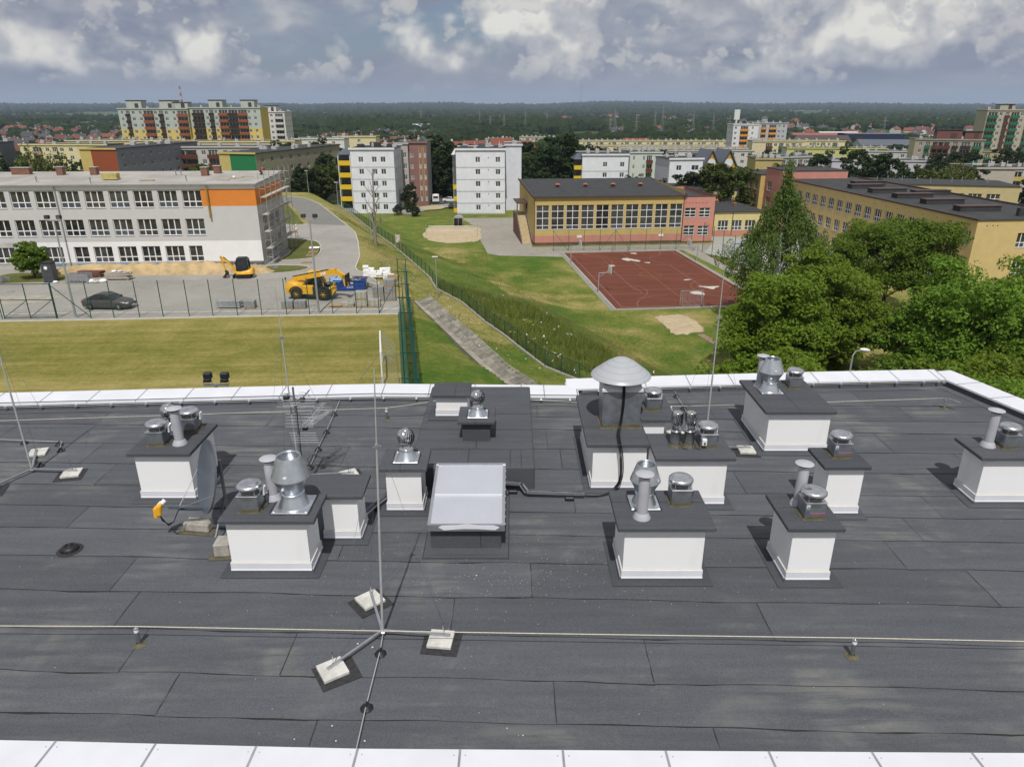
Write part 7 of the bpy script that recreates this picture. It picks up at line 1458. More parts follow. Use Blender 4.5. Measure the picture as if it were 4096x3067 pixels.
small_goal('grey handball goal on the near end of the red court',10.9,39.3,'lamp_grey',-1); small_goal('rusty handball goal at the court end below the sports hall',10.9,.2,'rust',1)
bf = [(7.94,136.7),(10.9,137.0),(13.9,137.25),(16.97,137.5),(19.95,137.75),(22.9,138.0),(25.95,138.2),(28.9,138.45),(31.95,138.7),(34.95,138.9)]
t = fence('ball_stop_fence','tall ball-stop fence between the red court and the sports hall',bf,4.0,'fence_green','chain',.04,z=ZC); mb = MB(); o_ = Vector((bf[0][0],bf[0][1],ZC))
for a,c in ((0,1),(4,3),(4,5),(9,8)): mb.cyl(Vector((*bf[a],ZC + 3.9)) - o_,Vector((*bf[c],ZC + .05)) - o_,.03,.03,5)
mb.build('brace',M['fence_green'],t)
fence('court_side_fence','very tall green mesh fence between the court and the playground',[(36.4,135.8),(36.85,130.7),(37.3,125.9),(37.8,120.8),(38.3,115.9),(38.8,111)],5.7,'fence_green','chain',.05,z=ZC)
fence('playground_fence','low green wire fence around the playground',[(40.4,135.9),(40.85,133.4),(41.1,132.3),(41.5,129),(41.75,126.4),(42.2,122.5)],1.6,'fence_green','wire_green',.03,(.97,),z=ZC)
pg = thing('playground_tower','colourful climbing tower with slide in the fenced playground','playground',(43.6,131.2,ZC)); M['play_blue'] = mat('play_blue',(.05,.12,.40),.5,.1,3); M['play_red'] = mat('play_red',(.42,.04,.03),.5,.1,3); M['play_green'] = mat('play_green',(.04,.42,.08),.5,.1,3); M['play_yellow'] = mat('play_yellow',(.6,.45,.05),.5,.1,3)
mb = MB()
for x in (0,1.2):
 for y in (0,1.2): mb.cyl((x,y,0),(x,y,2.9),.06,.06,6)
mb.build('corner_posts',M['play_blue'],pg); mb = MB(); mb.box(0,1.2,0,1.2,1.1,1.2); mb.build('platform',M['play_yellow'],pg); mb = MB(); mb.box(.08,1.12,-.04,-.0,1.25,1.95); mb.build('panel',M['play_red'],pg); mb = MB(); mb.box(-.04,0,.08,1.12,1.25,1.95); mb.build('panel',M['play_blue'],pg)
mb = MB(); mb.add([(-.2,-.2,2.8),(1.4,-.2,2.8),(1.4,1.4,2.8),(-.2,1.4,2.8),(.6,.6,3.6)],[(0,1,4),(1,2,4),(2,3,4),(3,0,4),(3,2,1,0)]); mb.build('roof',M['play_green'],pg); mb = MB(); S_ = [[(.2,y,z + .25),(.2,y,z),(1.0,y,z),(1.0,y,z + .25)] for y,z in ((0,1.15),(-.8,.6),(-1.5,.15),(-1.9,.1))]; loft(mb,S_,0,False); mb.build('slide',M['play_blue'],pg)
mb = MB(); mb.tube([(-2.6,.2,0),(-2.4,.2,2.3),(0,.2,2.3)],.05,6); mb.tube([(-2.6,1.0,0),(-2.4,1.0,2.3),(0,1.0,2.3)],.05,6)
for k in range(7): mb.cyl((-2.3 + .35 * k,.2,2.3),(-2.3 + .35 * k,1.0,2.3),.03,.03,5)
mb.build('monkey_bars',M['play_blue'],pg)
t = thing('volleyball_net','volleyball net on two posts over the sandy pitch','net',(-18.6,154.8,ZC)); mb = MB(); mb.cyl((0,0,-.2),(0,0,2.5),.05,.05,6); mb.cyl((11.1,0,-.2),(11.1,0,2.5),.05,.05,6); mb.build('post',M['lamp_grey'],t); uv_panel('net',[(.7,0,1.1),(10.3,0,1.1),(10.3,0,2.0),(.7,0,2.0)],'goal_net',t); mb = MB(); mb.bar((.6,0,2.02),(10.4,0,2.02),.03,.08); mb.bar((.6,0,1.08),(10.4,0,1.08),.03,.05); mb.build('tape',M['white_plastic'],t)
t = thing('bicycle_shelter','small round-roofed glass shelter beside the white flats','shelter',(-13.4,166.2,ZC)); mb = MB(); n = 8; S_ = [[(1.0 + 1.05 * math.cos(PI - PI * k / n),y,2.0 + .5 * math.sin(PI * k / n)) for k in range(n + 1)] for y in (0,2.2)]; loft(mb,S_,0,True); mb.build('roof',M['lamp_grey'],t); mb = MB(); mb.box(.0,2.0,2.1,2.15,0,2.0); mb.box(0,.05,0,2.1,0,2.0); mb.box(1.95,2.0,0,2.1,0,2.0); mb.build('glass_wall',M['glass_blue'],t)
mb = MB(); [mb.bar((x,0,0),(x,0,2.05),.06,.06) for x in (0,1.0,2.0)]; mb.build('frame',M['lamp_grey'],t)
t = thing('information_board','wooden information board on two posts above the green fence','board',(-18.2,111.6,hh(-18.2,111.6)),R(-40)); mb = MB(); mb.bar((0,0,-.2),(0,0,2.6),.1,.1); mb.bar((1.1,0,-.2),(1.1,0,2.6),.1,.1); mb.build('post',M['pallet'],t); mb = MB(); mb.cbox(.06,1.04,-.05,.02,1.2,2.4,.01); mb.build('panel',M['rubble_pale'],t)
mb = MB(); mb.lathe([(.28,0),(.30,.9),(.24,.95),(.001,.97)],12); tag(mb.build('litter_bin',M['zinc'],None,(35.2,137.6,ZC)),'grey litter bin at the court corner by the salmon wing','bin')
fence('garden_fence','low rusty fence in front of the white five-storey flats',[(-30 + 2.4 * k,183.2 - .12 * k) for k in range(13)],.95,'rust','rust_mesh',.035,(.95,),square=True,z=-7.9)
for k,(u,v,w,m) in enumerate(((8.7,3.6,.8,0),(25.5,3.6,.8,1))): mb = MB(); mb.box(0,1.0,-.03,0,0,.5); o = mb.build('notice_panel',M['white_plastic'],None,(4.38 + u * math.cos(ga),142.75 + u * math.sin(ga) - .05,-6.6),ga); tag(o,('white and yellow notice panel below the second hall window','white notice panel near the salmon end of the hall')[k],'sign')
# ------------------------------------------------------------------ people
def person(name,label,joints,edges,radii,zones,mats,loc,rz,parts=()):
 """body grown with a skin modifier from a posed skeleton; zones give each joint its material"""
 me = bpy.data.meshes.new(name); me.from_pydata(joints,edges,[]); o = bpy.data.objects.new(name,me); COL.objects.link(o)
 sm = o.modifiers.new('skin','SKIN'); o.modifiers.new('sub','SUBSURF').levels = 1; sm.use_smooth_shade = True
 lay = me.skin_vertices[0] if len(me.skin_vertices) else None
 if lay is None: bm_ = bmesh.new(); bm_.from_mesh(me); bm_.verts.layers.skin.verify(); bm_.to_mesh(me); bm_.free(); lay = me.skin_vertices[0]
 for k,r_ in enumerate(radii): lay.data[k].radius = (r_,r_) if not isinstance(r_,tuple) else r_; lay.data[k].use_root = (k == 0)
 bpy.context.view_layer.update(); m2 = bpy.data.meshes.new_from_object(o.evaluated_get(bpy.context.evaluated_depsgraph_get())); bpy.data.objects.remove(o)
 m2.materials.clear(); [m2.materials.append(M[q]) for q in mats]; J = np.array(joints)
 for p in m2.polygons: c = np.array(p.center); p.material_index = zones[int(np.argmin(((J - c) ** 2).sum(1)))]; p.use_smooth = True
 t = thing(name,label,'person',loc,rz); ob('body',m2,t); return t
M['skin'] = mat('skin',(.45,.27,.19),.6,.06,5); M['shirt_white'] = mat('white_shirt',(.72,.72,.70),.85,.06,6); M['shorts'] = mat('beige_shorts',(.40,.30,.22),.85,.1,6); M['shirt_red'] = mat('red_shirt',(.42,.035,.03),.85,.1,6); M['trousers'] = mat('dark_trousers',(.03,.03,.034),.85,.2,6); M['hair'] = mat('dark_hair',(.04,.03,.025),.8,.2,9)
def hands(J,E,Rr,Zn,wi,d,z):
 """palm and five fingers from wrist index wi, along d"""
 w = Vector(J[wi]); d = Vector(d).normalized(); s_ = d.orthogonal().normalized(); J.append(tuple(w + d * .07)); E.append((wi,len(J) - 1)); Rr.append(.026); Zn.append(z); pm = len(J) - 1
 for k,(o,L) in enumerate(((-.03,.07),(-.01,.085),(.01,.08),(.03,.065))): J.append(tuple(w + d * (.07 + L * .55) + s_ * o)); E.append((pm,len(J) - 1)); Rr.append(.009); Zn.append(z); J.append(tuple(w + d * (.07 + L) + s_ * o + Vector((0,0,-.015)))); E.append((len(J) - 2,len(J) - 1)); Rr.append(.007); Zn.append(z)
 J.append(tuple(w + d * .05 + s_ * -.06)); E.append((pm,len(J) - 1)); Rr.append(.01); Zn.append(z)
J = [(0,0,.95),(0,0,1.15),(0,.01,1.38),(0,0,1.50),(0,-.02,1.60),(0,-.03,1.72),(-.18,0,1.42),(-.26,.02,1.15),(-.22,-.05,.90),(.18,0,1.42),(.34,.04,1.20),(.20,-.06,1.03),(-.10,0,.90),(-.13,-.04,.50),(-.15,.02,.09),(-.16,-.14,.04),(.10,0,.90),(.12,-.03,.50),(.16,.04,.09),(.18,-.12,.04)]
E_ = [(0,1),(1,2),(2,3),(3,4),(4,5),(2,6),(6,7),(7,8),(2,9),(9,10),(10,11),(0,12),(12,13),(13,14),(14,15),(0,16),(16,17),(17,18),(18,19)]
Rr = [.15,.15,.165,.055,.085,.075,.075,.05,.035,.075,.05,.035,.10,.065,.04,.035,.10,.065,.04,.035]; Zn = [2,1,1,0,0,1,1,0,0,1,0,0,2,0,0,3,2,0,0,3]
hands(J,E_,Rr,Zn,8,(0,-.2,-1),0); hands(J,E_,Rr,Zn,11,(-.6,-.2,-.5),0)
w1 = person('person','standing worker in white shirt, white cap and beige shorts on the yard road',J,E_,Rr,Zn,['skin','shirt_white','shorts','trousers'],(-31.8,105.6,.012),R(20))
mb = MB(); mb.lathe([(.105,1.66),(.10,1.74),(.06,1.80),(.001,1.815)],12,(0,-.03,0)); mb.box(-.07,.07,-.22,-.10,1.665,1.68); mb.build('cap',M['shirt_white'],w1); mb = MB(); mb.cyl((0,-.115,1.60),(0,-.135,1.585),.014,.018,6); mb.build('nose',M['skin'],w1)
J = [(0,0,.42),(.12,0,.60),(.30,0,.74),(.38,0,.80),(.45,0,.86),(.50,0,.93),(.28,-.19,.74),(.42,-.22,.50),(.58,-.12,.30),(.28,.19,.74),(.44,.22,.50),(.60,.10,.28),(.02,-.12,.38),(.36,-.16,.34),(.10,-.15,.07),(.0,-.15,.06),(.02,.12,.38),(.26,.15,.08),(-.12,.15,.08),(-.25,.15,.07)]
Zn = [2,1,1,0,0,3,1,0,0,1,0,0,2,2,2,3,2,2,2,3]; Rr = [.15,.15,.16,.055,.085,.08,.075,.05,.035,.075,.05,.035,.10,.07,.045,.04,.10,.07,.045,.04]
E2 = [(0,1),(1,2),(2,3),(3,4),(4,5),(2,6),(6,7),(7,8),(2,9),(9,10),(10,11),(0,12),(12,13),(13,14),(14,15),(0,16),(16,17),(17,18),(18,19)]
hands(J,E2,Rr,Zn,8,(.6,.1,-.6),0); hands(J,E2,Rr,Zn,11,(.6,-.1,-.6),0)
person('person','kneeling roofer in a red shirt and dark trousers at the edge of the school roof',J,E2,Rr,Zn,['skin','shirt_red','trousers','hair'],on_school(SL - 1.4,8.3,0),sa - .2)
# ================================================================== trees and weeds
def mat_leaf(name,c,c2,trans=.35):
 m = bpy.data.materials.new(name); m.use_nodes = True; t = NT(m.node_tree); b = t.n['Principled BSDF']; out = t.n['Material Output']
 g = t.new('ShaderNodeNewGeometry'); oi = t.new('ShaderNodeObjectInfo'); tc = t.new('ShaderNodeTexCoord'); cl = t.noise(tc.outputs['Object'],.7,3,.6)
 f = t.math('ADD',t.math('MULTIPLY',g.outputs['Random Per Island'],.55),t.lin(cl,.3,.7,0,.45)); col = t.mix(f,c,c2); hv = t.new('ShaderNodeHueSaturation'); t.link(col,hv.inputs['Color']); t.link(t.lin(oi.outputs['Random'],0,1,.82,1.15),hv.inputs['Value']); t.link(t.lin(oi.outputs['Random'],0,1,.492,.508),hv.inputs['Hue'])
 t.link(hv.outputs[0],b.inputs['Base Color']); b.inputs['Roughness'].default_value = .6; b.inputs['Specular IOR Level'].default_value = .25
 tl = t.new('ShaderNodeBsdfTranslucent'); t.link(hv.outputs[0],tl.inputs[0]); mx = t.new('ShaderNodeMixShader'); mx.inputs[0].default_value = trans; t.link(b.outputs[0],mx.inputs[1]); t.link(tl.outputs[0],mx.inputs[2]); t.link(mx.outputs[0],out.inputs[0]); return m
M['leaf_maple'] = mat_leaf('leaf_maple',(.080,.150,.011),(.185,.290,.028),.42); M['leaf_birch'] = mat_leaf('leaf_birch',(.060,.110,.016),(.145,.200,.040),.4); M['leaf_ash'] = mat_leaf('leaf_ash',(.095,.165,.009),(.215,.310,.026),.42); M['leaf_dark'] = mat_leaf('leaf_dark',(.014,.030,.008),(.038,.062,.014),.2); M['leaf_mid'] = mat_leaf('leaf_mid',(.040,.070,.010),(.100,.130,.020),.25); M['leaf_willow'] = mat_leaf('leaf_willow',(.075,.10,.022),(.15,.17,.045)); M['weed'] = mat_leaf('weed_blades',(.125,.195,.028),(.28,.30,.075),.5); M['weed_flower'] = mat('weed_flower',(.75,.75,.72),.8,.05,3)
M['bark'] = mat('bark',(.085,.062,.042),.95,.3,5,bump=.5,bscale=14); M['bark_birch'] = mat('birch_bark',(.62,.60,.55),.85,.35,6,f=(.45,.6),stretch=(1,1,3)); M['bark_grey'] = mat('grey_bark',(.22,.195,.165),.95,.25,6,bump=.4)
def crown_mesh(name,seed,H,Rc,zb,ncl,nlf,ls,m,kind='round'):
 rs = np.random.RandomState(seed); Hc = H - zb
 d = rs.normal(size=(ncl,3)); d /= np.linalg.norm(d,axis=1)[:,None]; rad = rs.uniform(.45,1.0,ncl) ** .6
 lob = 1 + .18 * np.sin(d[:,0] * 4 + seed) + .16 * np.sin(d[:,1] * 5 + seed * 2) + .12 * np.sin(d[:,2] * 7 + seed)
 C_ = d * (rad * lob)[:,None]; c = C_ * [Rc,Rc,Hc / 2] + [0,0,zb + Hc / 2]
 if kind in ('birch','cone'): w = np.clip((H - c[:,2]) / Hc,.06,1); w = np.minimum(1,w * 1.7) if kind == 'birch' else w; c[:,0] *= w; c[:,1] *= w
 rcl = Rc * rs.uniform(.11,.24,ncl) * (.8 if kind == 'birch' else 1)
 ii = np.repeat(np.arange(ncl),nlf); g = rs.normal(size=(len(ii),3)); gl_ = np.linalg.norm(g,axis=1)[:,None]; g = g / gl_ * rs.uniform(.35,1,(len(ii),1)) ** .5
 st_ = np.array([1,1,.62]) if kind in ('round','cone') else np.array([.7,.7,1.5]); off = g * rcl[ii][:,None] * st_
 if kind == 'willow': off[:,2] -= np.abs(rs.normal(0,1.1,len(ii))) * rcl[ii] * 1.6
 p = c[ii] + off; p[:,2] = np.maximum(p[:,2],.3)
 nrm = g * .55 + rs.normal(size=p.shape) * .5 + [0,-.1,.55]; nrm /= np.linalg.norm(nrm,axis=1)[:,None]
 a = np.cross(nrm,rs.normal(size=p.shape)); a /= np.linalg.norm(a,axis=1)[:,None]; b = np.cross(nrm,a); s = (ls * rs.uniform(.6,1.25,len(ii)))[:,None]
 if kind in ('willow','birch'): a = a * .55 + [0,0,-.5]
 V = np.stack([p - a * s,p - b * s * .55 + nrm * s * .12,p + a * s,p + b * s * .55 + nrm * s * .12],1).reshape(-1,3); me = bpy.data.meshes.new(name); np_mesh(me,V,np.arange(len(V)).reshape(-1,4),False); me.materials.append(M[m]); return me
def trunk_mesh(name,seed,H,zb,r0,Rc,m,nb=7,bare=False):
 r = random.Random(seed); mb = MB(); pts = [Vector((0,0,-.4))]; n = 6; top = H * (.86 if not bare else 1.0)
 for k in range(1,n + 1): pts.append(Vector((pts[-1].x + r.uniform(-.12,.12) * H / 12,pts[-1].y + r.uniform(-.12,.12) * H / 12,top * k / n)))
 rad = lambda u: r0 * (1 - .85 * u) + .015
 for k in range(n): mb.cyl(pts[k],pts[k + 1],rad(k / n),rad((k + 1) / n),8,0,True,False)
 def limb(p,d,L,q,dep):
  e = p + d * L; mid = p + d * (L * .5) + Vector((0,0,-.04 * L)); mb.cyl(p,mid,q,q * .75,6,0,True,False); mb.cyl(mid,e,q * .75,q * .4,6,0,True,False)
  if dep:
   for _ in range(3 if bare else 2): dd = (d + Vector((r.uniform(-.6,.6),r.uniform(-.6,.6),r.uniform(-.1,.6)))).normalized(); limb(mid.lerp(e,r.uniform(.1,1)),dd,L * r.uniform(.45,.65),q * .45,dep - 1)
 for k in range(nb):
  u = (zb / H * .8) + (1 - zb / H * .8) * (k + .3) / nb * .95; z = top * min(u,.97); i = min(n - 1,int(z / top * n)); p = pts[i].lerp(pts[i + 1],z / top * n - i) if i else Vector((0,0,z)); a = k * 2.4 + r.uniform(-.4,.4); limb(p,Vector((math.cos(a),math.sin(a),.75 if not bare else 1.3)).normalized(),Rc * (1.0 - .55 * u) * r.uniform(.7,1.0),rad(u) * .55,2 if bare else 1)
 return mb.mesh(name,M[m])
def tree(label,x,y,tm,cm,s=1.0,rz=0.0,z=None,name='leafy_tree',group=None,sz=None):
 t = thing(name,label,'tree',(x,y,hh(x,y) if z is None else z),rz,group); ob('trunk',tm,t); ob('crown',cm,t); t.scale = (s,s,sz or s); return t
NEARZ = -8
for nm,lab,x,y,H,Rc,zb,ncl,nlf,ls,lm,bk,kd,sd_ in (
 ('birch_tree','tall slender birch with pale trunk and hanging twigs, nearest the red court',33.2,87.5,17.6,6.6,2.0,480,95,.17,'leaf_birch','bark_birch','birch',3),
 ('maple_tree','broad rounded maple with visible trunk before the yellow school wing',48.9,91,13.2,6.6,3.4,430,130,.18,'leaf_maple','bark','round',5),
 ('leafy_tree','bushy light-green tree in front of the birch, nearest the lightning rod',25.6,66,10.6,5.6,.3,380,140,.18,'leaf_ash','bark','round',8),
 ('leafy_tree','bushy light-green tree between the birch and the broad maple',33.0,71,11.4,5.4,.5,380,130,.18,'leaf_ash','bark','round',9),
 ('leafy_tree','low dense tree behind the double-cone outlet at the far coping',21.6,54,7.6,4.6,.2,260,100,.17,'leaf_ash','bark','round',12),
 ('leafy_tree','low dense tree under the street lamp head',29.5,53,6.4,5.0,.2,260,100,.17,'leaf_maple','bark','round',13),
 ('leafy_tree','big dark-shaded tree in front of the yellow school gable',42.4,63,11.4,6.6,.3,480,130,.19,'leaf_maple','bark','round',15),
 ('leafy_tree','big tree at the right end of the yellow school gable',53.0,65,11.6,6.8,.5,440,130,.19,'leaf_maple','bark','round',16),
 ('leafy_tree','dense tree rising behind the coping corner',46.0,50,9.4,5.8,.2,320,100,.18,'leaf_maple','bark','round',17),
 ('leafy_tree','low bush-like tree before the gap with the sandy path',37.2,50,8.8,5.2,.2,320,110,.17,'leaf_ash','bark','round',18),
 ('leafy_tree','dense tree just behind the far coping, hiding the street lamp pole',20.0,38.6,12.5,3.6,.2,230,100,.15,'leaf_ash','bark','round',23),
 ('leafy_tree','dense tree behind the far coping below the sandy gap',27.6,39.5,11.9,4.4,.2,260,100,.15,'leaf_maple','bark','round',24),
 ('leafy_tree','dense tree touching the coping corner from behind',34.6,38,12.0,4.6,.2,260,100,.15,'leaf_ash','bark','round',25),
 ('leafy_tree','dense tree outside the angled side coping',35.5,31,8.2,5.6,.2,260,100,.17,'leaf_maple','bark','round',19)):
 tree(lab,x,y,trunk_mesh('trunk',sd_,H,zb,.13 + H * .011,Rc,bk,9),crown_mesh('crown',sd_,H,Rc,zb,ncl,nlf,ls,lm,kd),name=nm,z=NEARZ)
tree('small round-crowned tree beside the portable toilet in the yard',-53.8,79.0,trunk_mesh('trunk',21,3.8,.9,.10,1.9,'bark',6),crown_mesh('crown',21,3.8,1.95,.9,150,70,.13,'leaf_maple'),z=0,name='yard_tree')
t = thing('bare_tree','tall bare leafless tree on the dry bank before the white flats','tree',(-20.4,106.5,hh(-20.4,106.5))); ob('trunk',trunk_mesh('trunk',33,10.8,2.6,.26,2.6,'bark_grey',13,True),t)
VAR = [(trunk_mesh('trunk',40 + k,12,2.0,.24,4.5,'bark',6),crown_mesh('crown',40 + k,12,4.6 + .3 * (k % 2),1.0,130,55,.36,('leaf_dark','leaf_dark','leaf_mid','leaf_mid')[k])) for k in range(4)]
WIL = (trunk_mesh('trunk',50,12,3.0,.28,4.5,'bark',6),crown_mesh('crown',50,12,5.4,2.0,150,60,.36,'leaf_willow','willow')); CON = (trunk_mesh('trunk',51,12,1.0,.2,2.5,'bark',5),crown_mesh('crown',51,12,3.2,.6,130,50,.32,'leaf_dark','cone'))
MID = [(-71,236,1.35,0),(-66,226,1.3,1),(-60.5,232,1.38,0),(-63,214,1.1,0),(-57,221,1.25,1),(-68,205,.95,1),(-58.5,204,.9,0),(-75,222,1.2,1),(-54.5,210,.95,2),(-73,250,1.2,2),
 (-26,236,1.45,0),(-21,238,1.5,1),(-17.6,230,1.25,0),(-27.6,196.5,.55,0),(-24,228,.9,1),(17,238,1.55,0),(11.5,232,1.25,1),(22.5,243,1.3,0),(6,226,1.05,0),(27.5,238,1.1,1),(3.5,240,1.2,2),(30,246,1.2,0),(8,250,1.3,1),
 (43.7,180.5,.92,0),(51.2,176.5,1.2,3),(47.2,185,.95,3),(57,184,1.05,3),(37.8,196,.65,0),(35.5,210,.7,2),(100,214,1.25,0),(106,206,1.15,1),(94,228,1.1,0),(122.5,197,.9,0),(131,184,.75,0),(137,186,.8,1),(127,206,.9,1),(112,226,1.0,0),(144,182,.95,0),(118,214,.9,2),(84,226,.9,2),(75,220,.8,3),(96,262,1.0,0),(104,268,1.0,1),(150,196,1.0,0),
 (-95,226,.95,3),(-88,216,.8,2),(-97.5,216,.75,3),(-136,208,1.0,1),(-117,190,.6,0),(-145,214,.9,0),(-82,196,.6,2)]
MID += [(60,300,1,0),(66,312,1,1),(72,296,.9,0),(140,242,.9,0),(147,252,1,1),(156,262,1.05,0),(168,272,1,0),(177,256,1,1),(160,238,.95,1),(189,264,1,0),(150,302,.9,2),(100,300,.9,0),(110,312,1,1),(118,306,.8,0),(-60,300,1,0),(-50,312,1.1,1),(-40,330,1,0),(-100,282,.9,2),(-108,268,.8,0),(-152,262,.8,0),(-142,252,.9,1),(5,300,1.1,0),(15,322,1.1,1),(30,332,1,0),(104,346,.9,0),(84,352,.9,1),(176,330,1,0),(206,310,1.1,0),(214,300,1.1,1),(198,290,1,0),(-62,262,1.2,0),(-54,272,1.1,1),(140,400,1,2),(150,392,1,0),(112,392,.9,3)]
def describe(k,kind): return ('dark','very dark','mid-green','light-green')[kind]
PLACE = ['in the dense clump left of the white flats'] * 10 + ['beside the brick flats behind the white block'] * 5 + ['in the dark group behind the gap between white flats and hall'] * 8 + ['behind the sports hall roof near the white block'] * 6 + ['on the slope behind the yellow school wing'] * 15 + ['among the coloured flats behind the grey school'] * 7 + ['standing between the rows of flats in the background'] * 35
for k,(x,y,s,kd) in enumerate(MID): tree(f'{describe(k, kd)} leafy tree {PLACE[k]}',x,y,*VAR[kd],s,k * 1.7,group='trees ' + PLACE[k])
tree('pale-green weeping willow on the slope behind the yellow school wing',113.5,190,*WIL,1.05); tree('yellow-green weeping willow behind the grey school roof',-125.6,197,*WIL,1.3,2.0); tree('dark pointed conifer left of the yellow-green willow',-134.5,196,*CON,1.15,name='conifer'); tree('small dark conifer beside the ochre and brown gable',-118.6,200,*CON,.95,name='conifer'); tree('slim conifer on the lawn by the brick flats',-27.2,190,*CON,.35,name='conifer'); tree('blue-green conifer in the garden between the white flats',-19.5,232,*CON,.5,name='conifer')
for k,(x,y,s) in enumerate(((-24.5,183.5,.3),(-14.8,195,.22),(-16.6,199,.18),(-29.4,186.2,.3))): tree(('dark shrub at the corner of the slab pavement','round clipped shrub beside the garden circle','small round shrub by the garden circle','dark shrub against the white flats')[k],x,y,*VAR[0],s,k,sz=s * .7,name='shrub')
def blades(n,fn,lo,hi,w,seed,name,m,bloom=0):
 rs = np.random.RandomState(seed); X,Y = fn(rs,n); Z = h0(X,Y); n = len(X); a = rs.uniform(0,6.28,n); h_ = rs.uniform(lo,hi,n); ln = rs.normal(0,.35,(n,2)) * h_[:,None]; dx,dy = np.cos(a) * w * (.5 + h_),np.sin(a) * w * (.5 + h_)
 V = np.stack([np.stack([X - dx,Y - dy,Z - .05 + bloom * h_],-1),np.stack([X + dx,Y + dy,Z - .05 + bloom * h_],-1),np.stack([X + ln[:,0],Y + ln[:,1],Z + h_],-1)],1).reshape(-1,3); me = bpy.data.meshes.new(name); np_mesh(me,V,np.arange(len(V)).reshape(-1,3),False,3); me.materials.append(M[m]); return stuff(ob(name,me))
RPY = np.array([p[1] for p in rp[:12]]); RPX = np.array([p[0] for p in rp[:12]]); GYv = np.array([p[1] for p in GF]); GXv = np.array([p[0] for p in GF])
def weedy(rs,n):
 Y = rs.uniform(56,91,n); xa = np.interp(Y,GYv,GXv) + .4; xb = np.interp(Y,RPY[::1],RPX) - .3; u = rs.rand(n); X = xa + (xb - xa) * u; k = vnoise(X,Y,2.2) + .35 * vnoise(X + 9,Y,.9); m_ = (k > rs.uniform(.25,.95,n)) & (xb > xa); return X[m_],Y[m_]
o = blades(30000,weedy,.25,.95,.045,4,'tall_weeds','weed'); tag(o,'tall rough weeds between the rusty fence and the green fence','weeds')
o = blades(280,lambda rs,n: (lambda X,Y: (X[vnoise(X,Y,3.1) > .55],Y[vnoise(X,Y,3.1) > .55]))(*weedy(rs,n)),.55,.85,.045,5,'white_wildflowers','weed_flower',.95); tag(o,'white wildflowers dotted through the tall weeds','wildflowers')
def bank(rs,n):
 Y = rs.uniform(48,135,n); X = np.interp(Y,GYv,GXv) + rs.uniform(-7,24,n); k = vnoise(X,Y,3.0); m_ = k > rs.uniform(.2,.9,n); m_ &= ~((X > 8.5) & (Y > 94)); m_ &= ~((X > 18.4) & (X < 24.5) & (Y > 82) & (Y < 93)); m_ &= chan_mask(X + .0,Y) < .5; xl = np.interp(Y,CH_Y,CH_L); xr = np.interp(Y,CH_Y,CH_R); m_ &= ~((X > xl - .4) & (X < xr + .5) & (Y < 79.5)); yx = np.interp(Y,[64,70.2,81.2,84,110,117,133],[-10,-11.2,-16.6,-18.3,-23.6,-26.3,-33]); m_ &= X > yx; return X[m_],Y[m_]
M['bank_grass'] = mat_leaf('bank_grass',(.075,.105,.018),(.215,.185,.062),.3)
o = blades(42000,bank,.06,.22,.05,6,'rough_grass','bank_grass'); tag(o,'rough tufted grass over the banks around the drainage channel','grass')
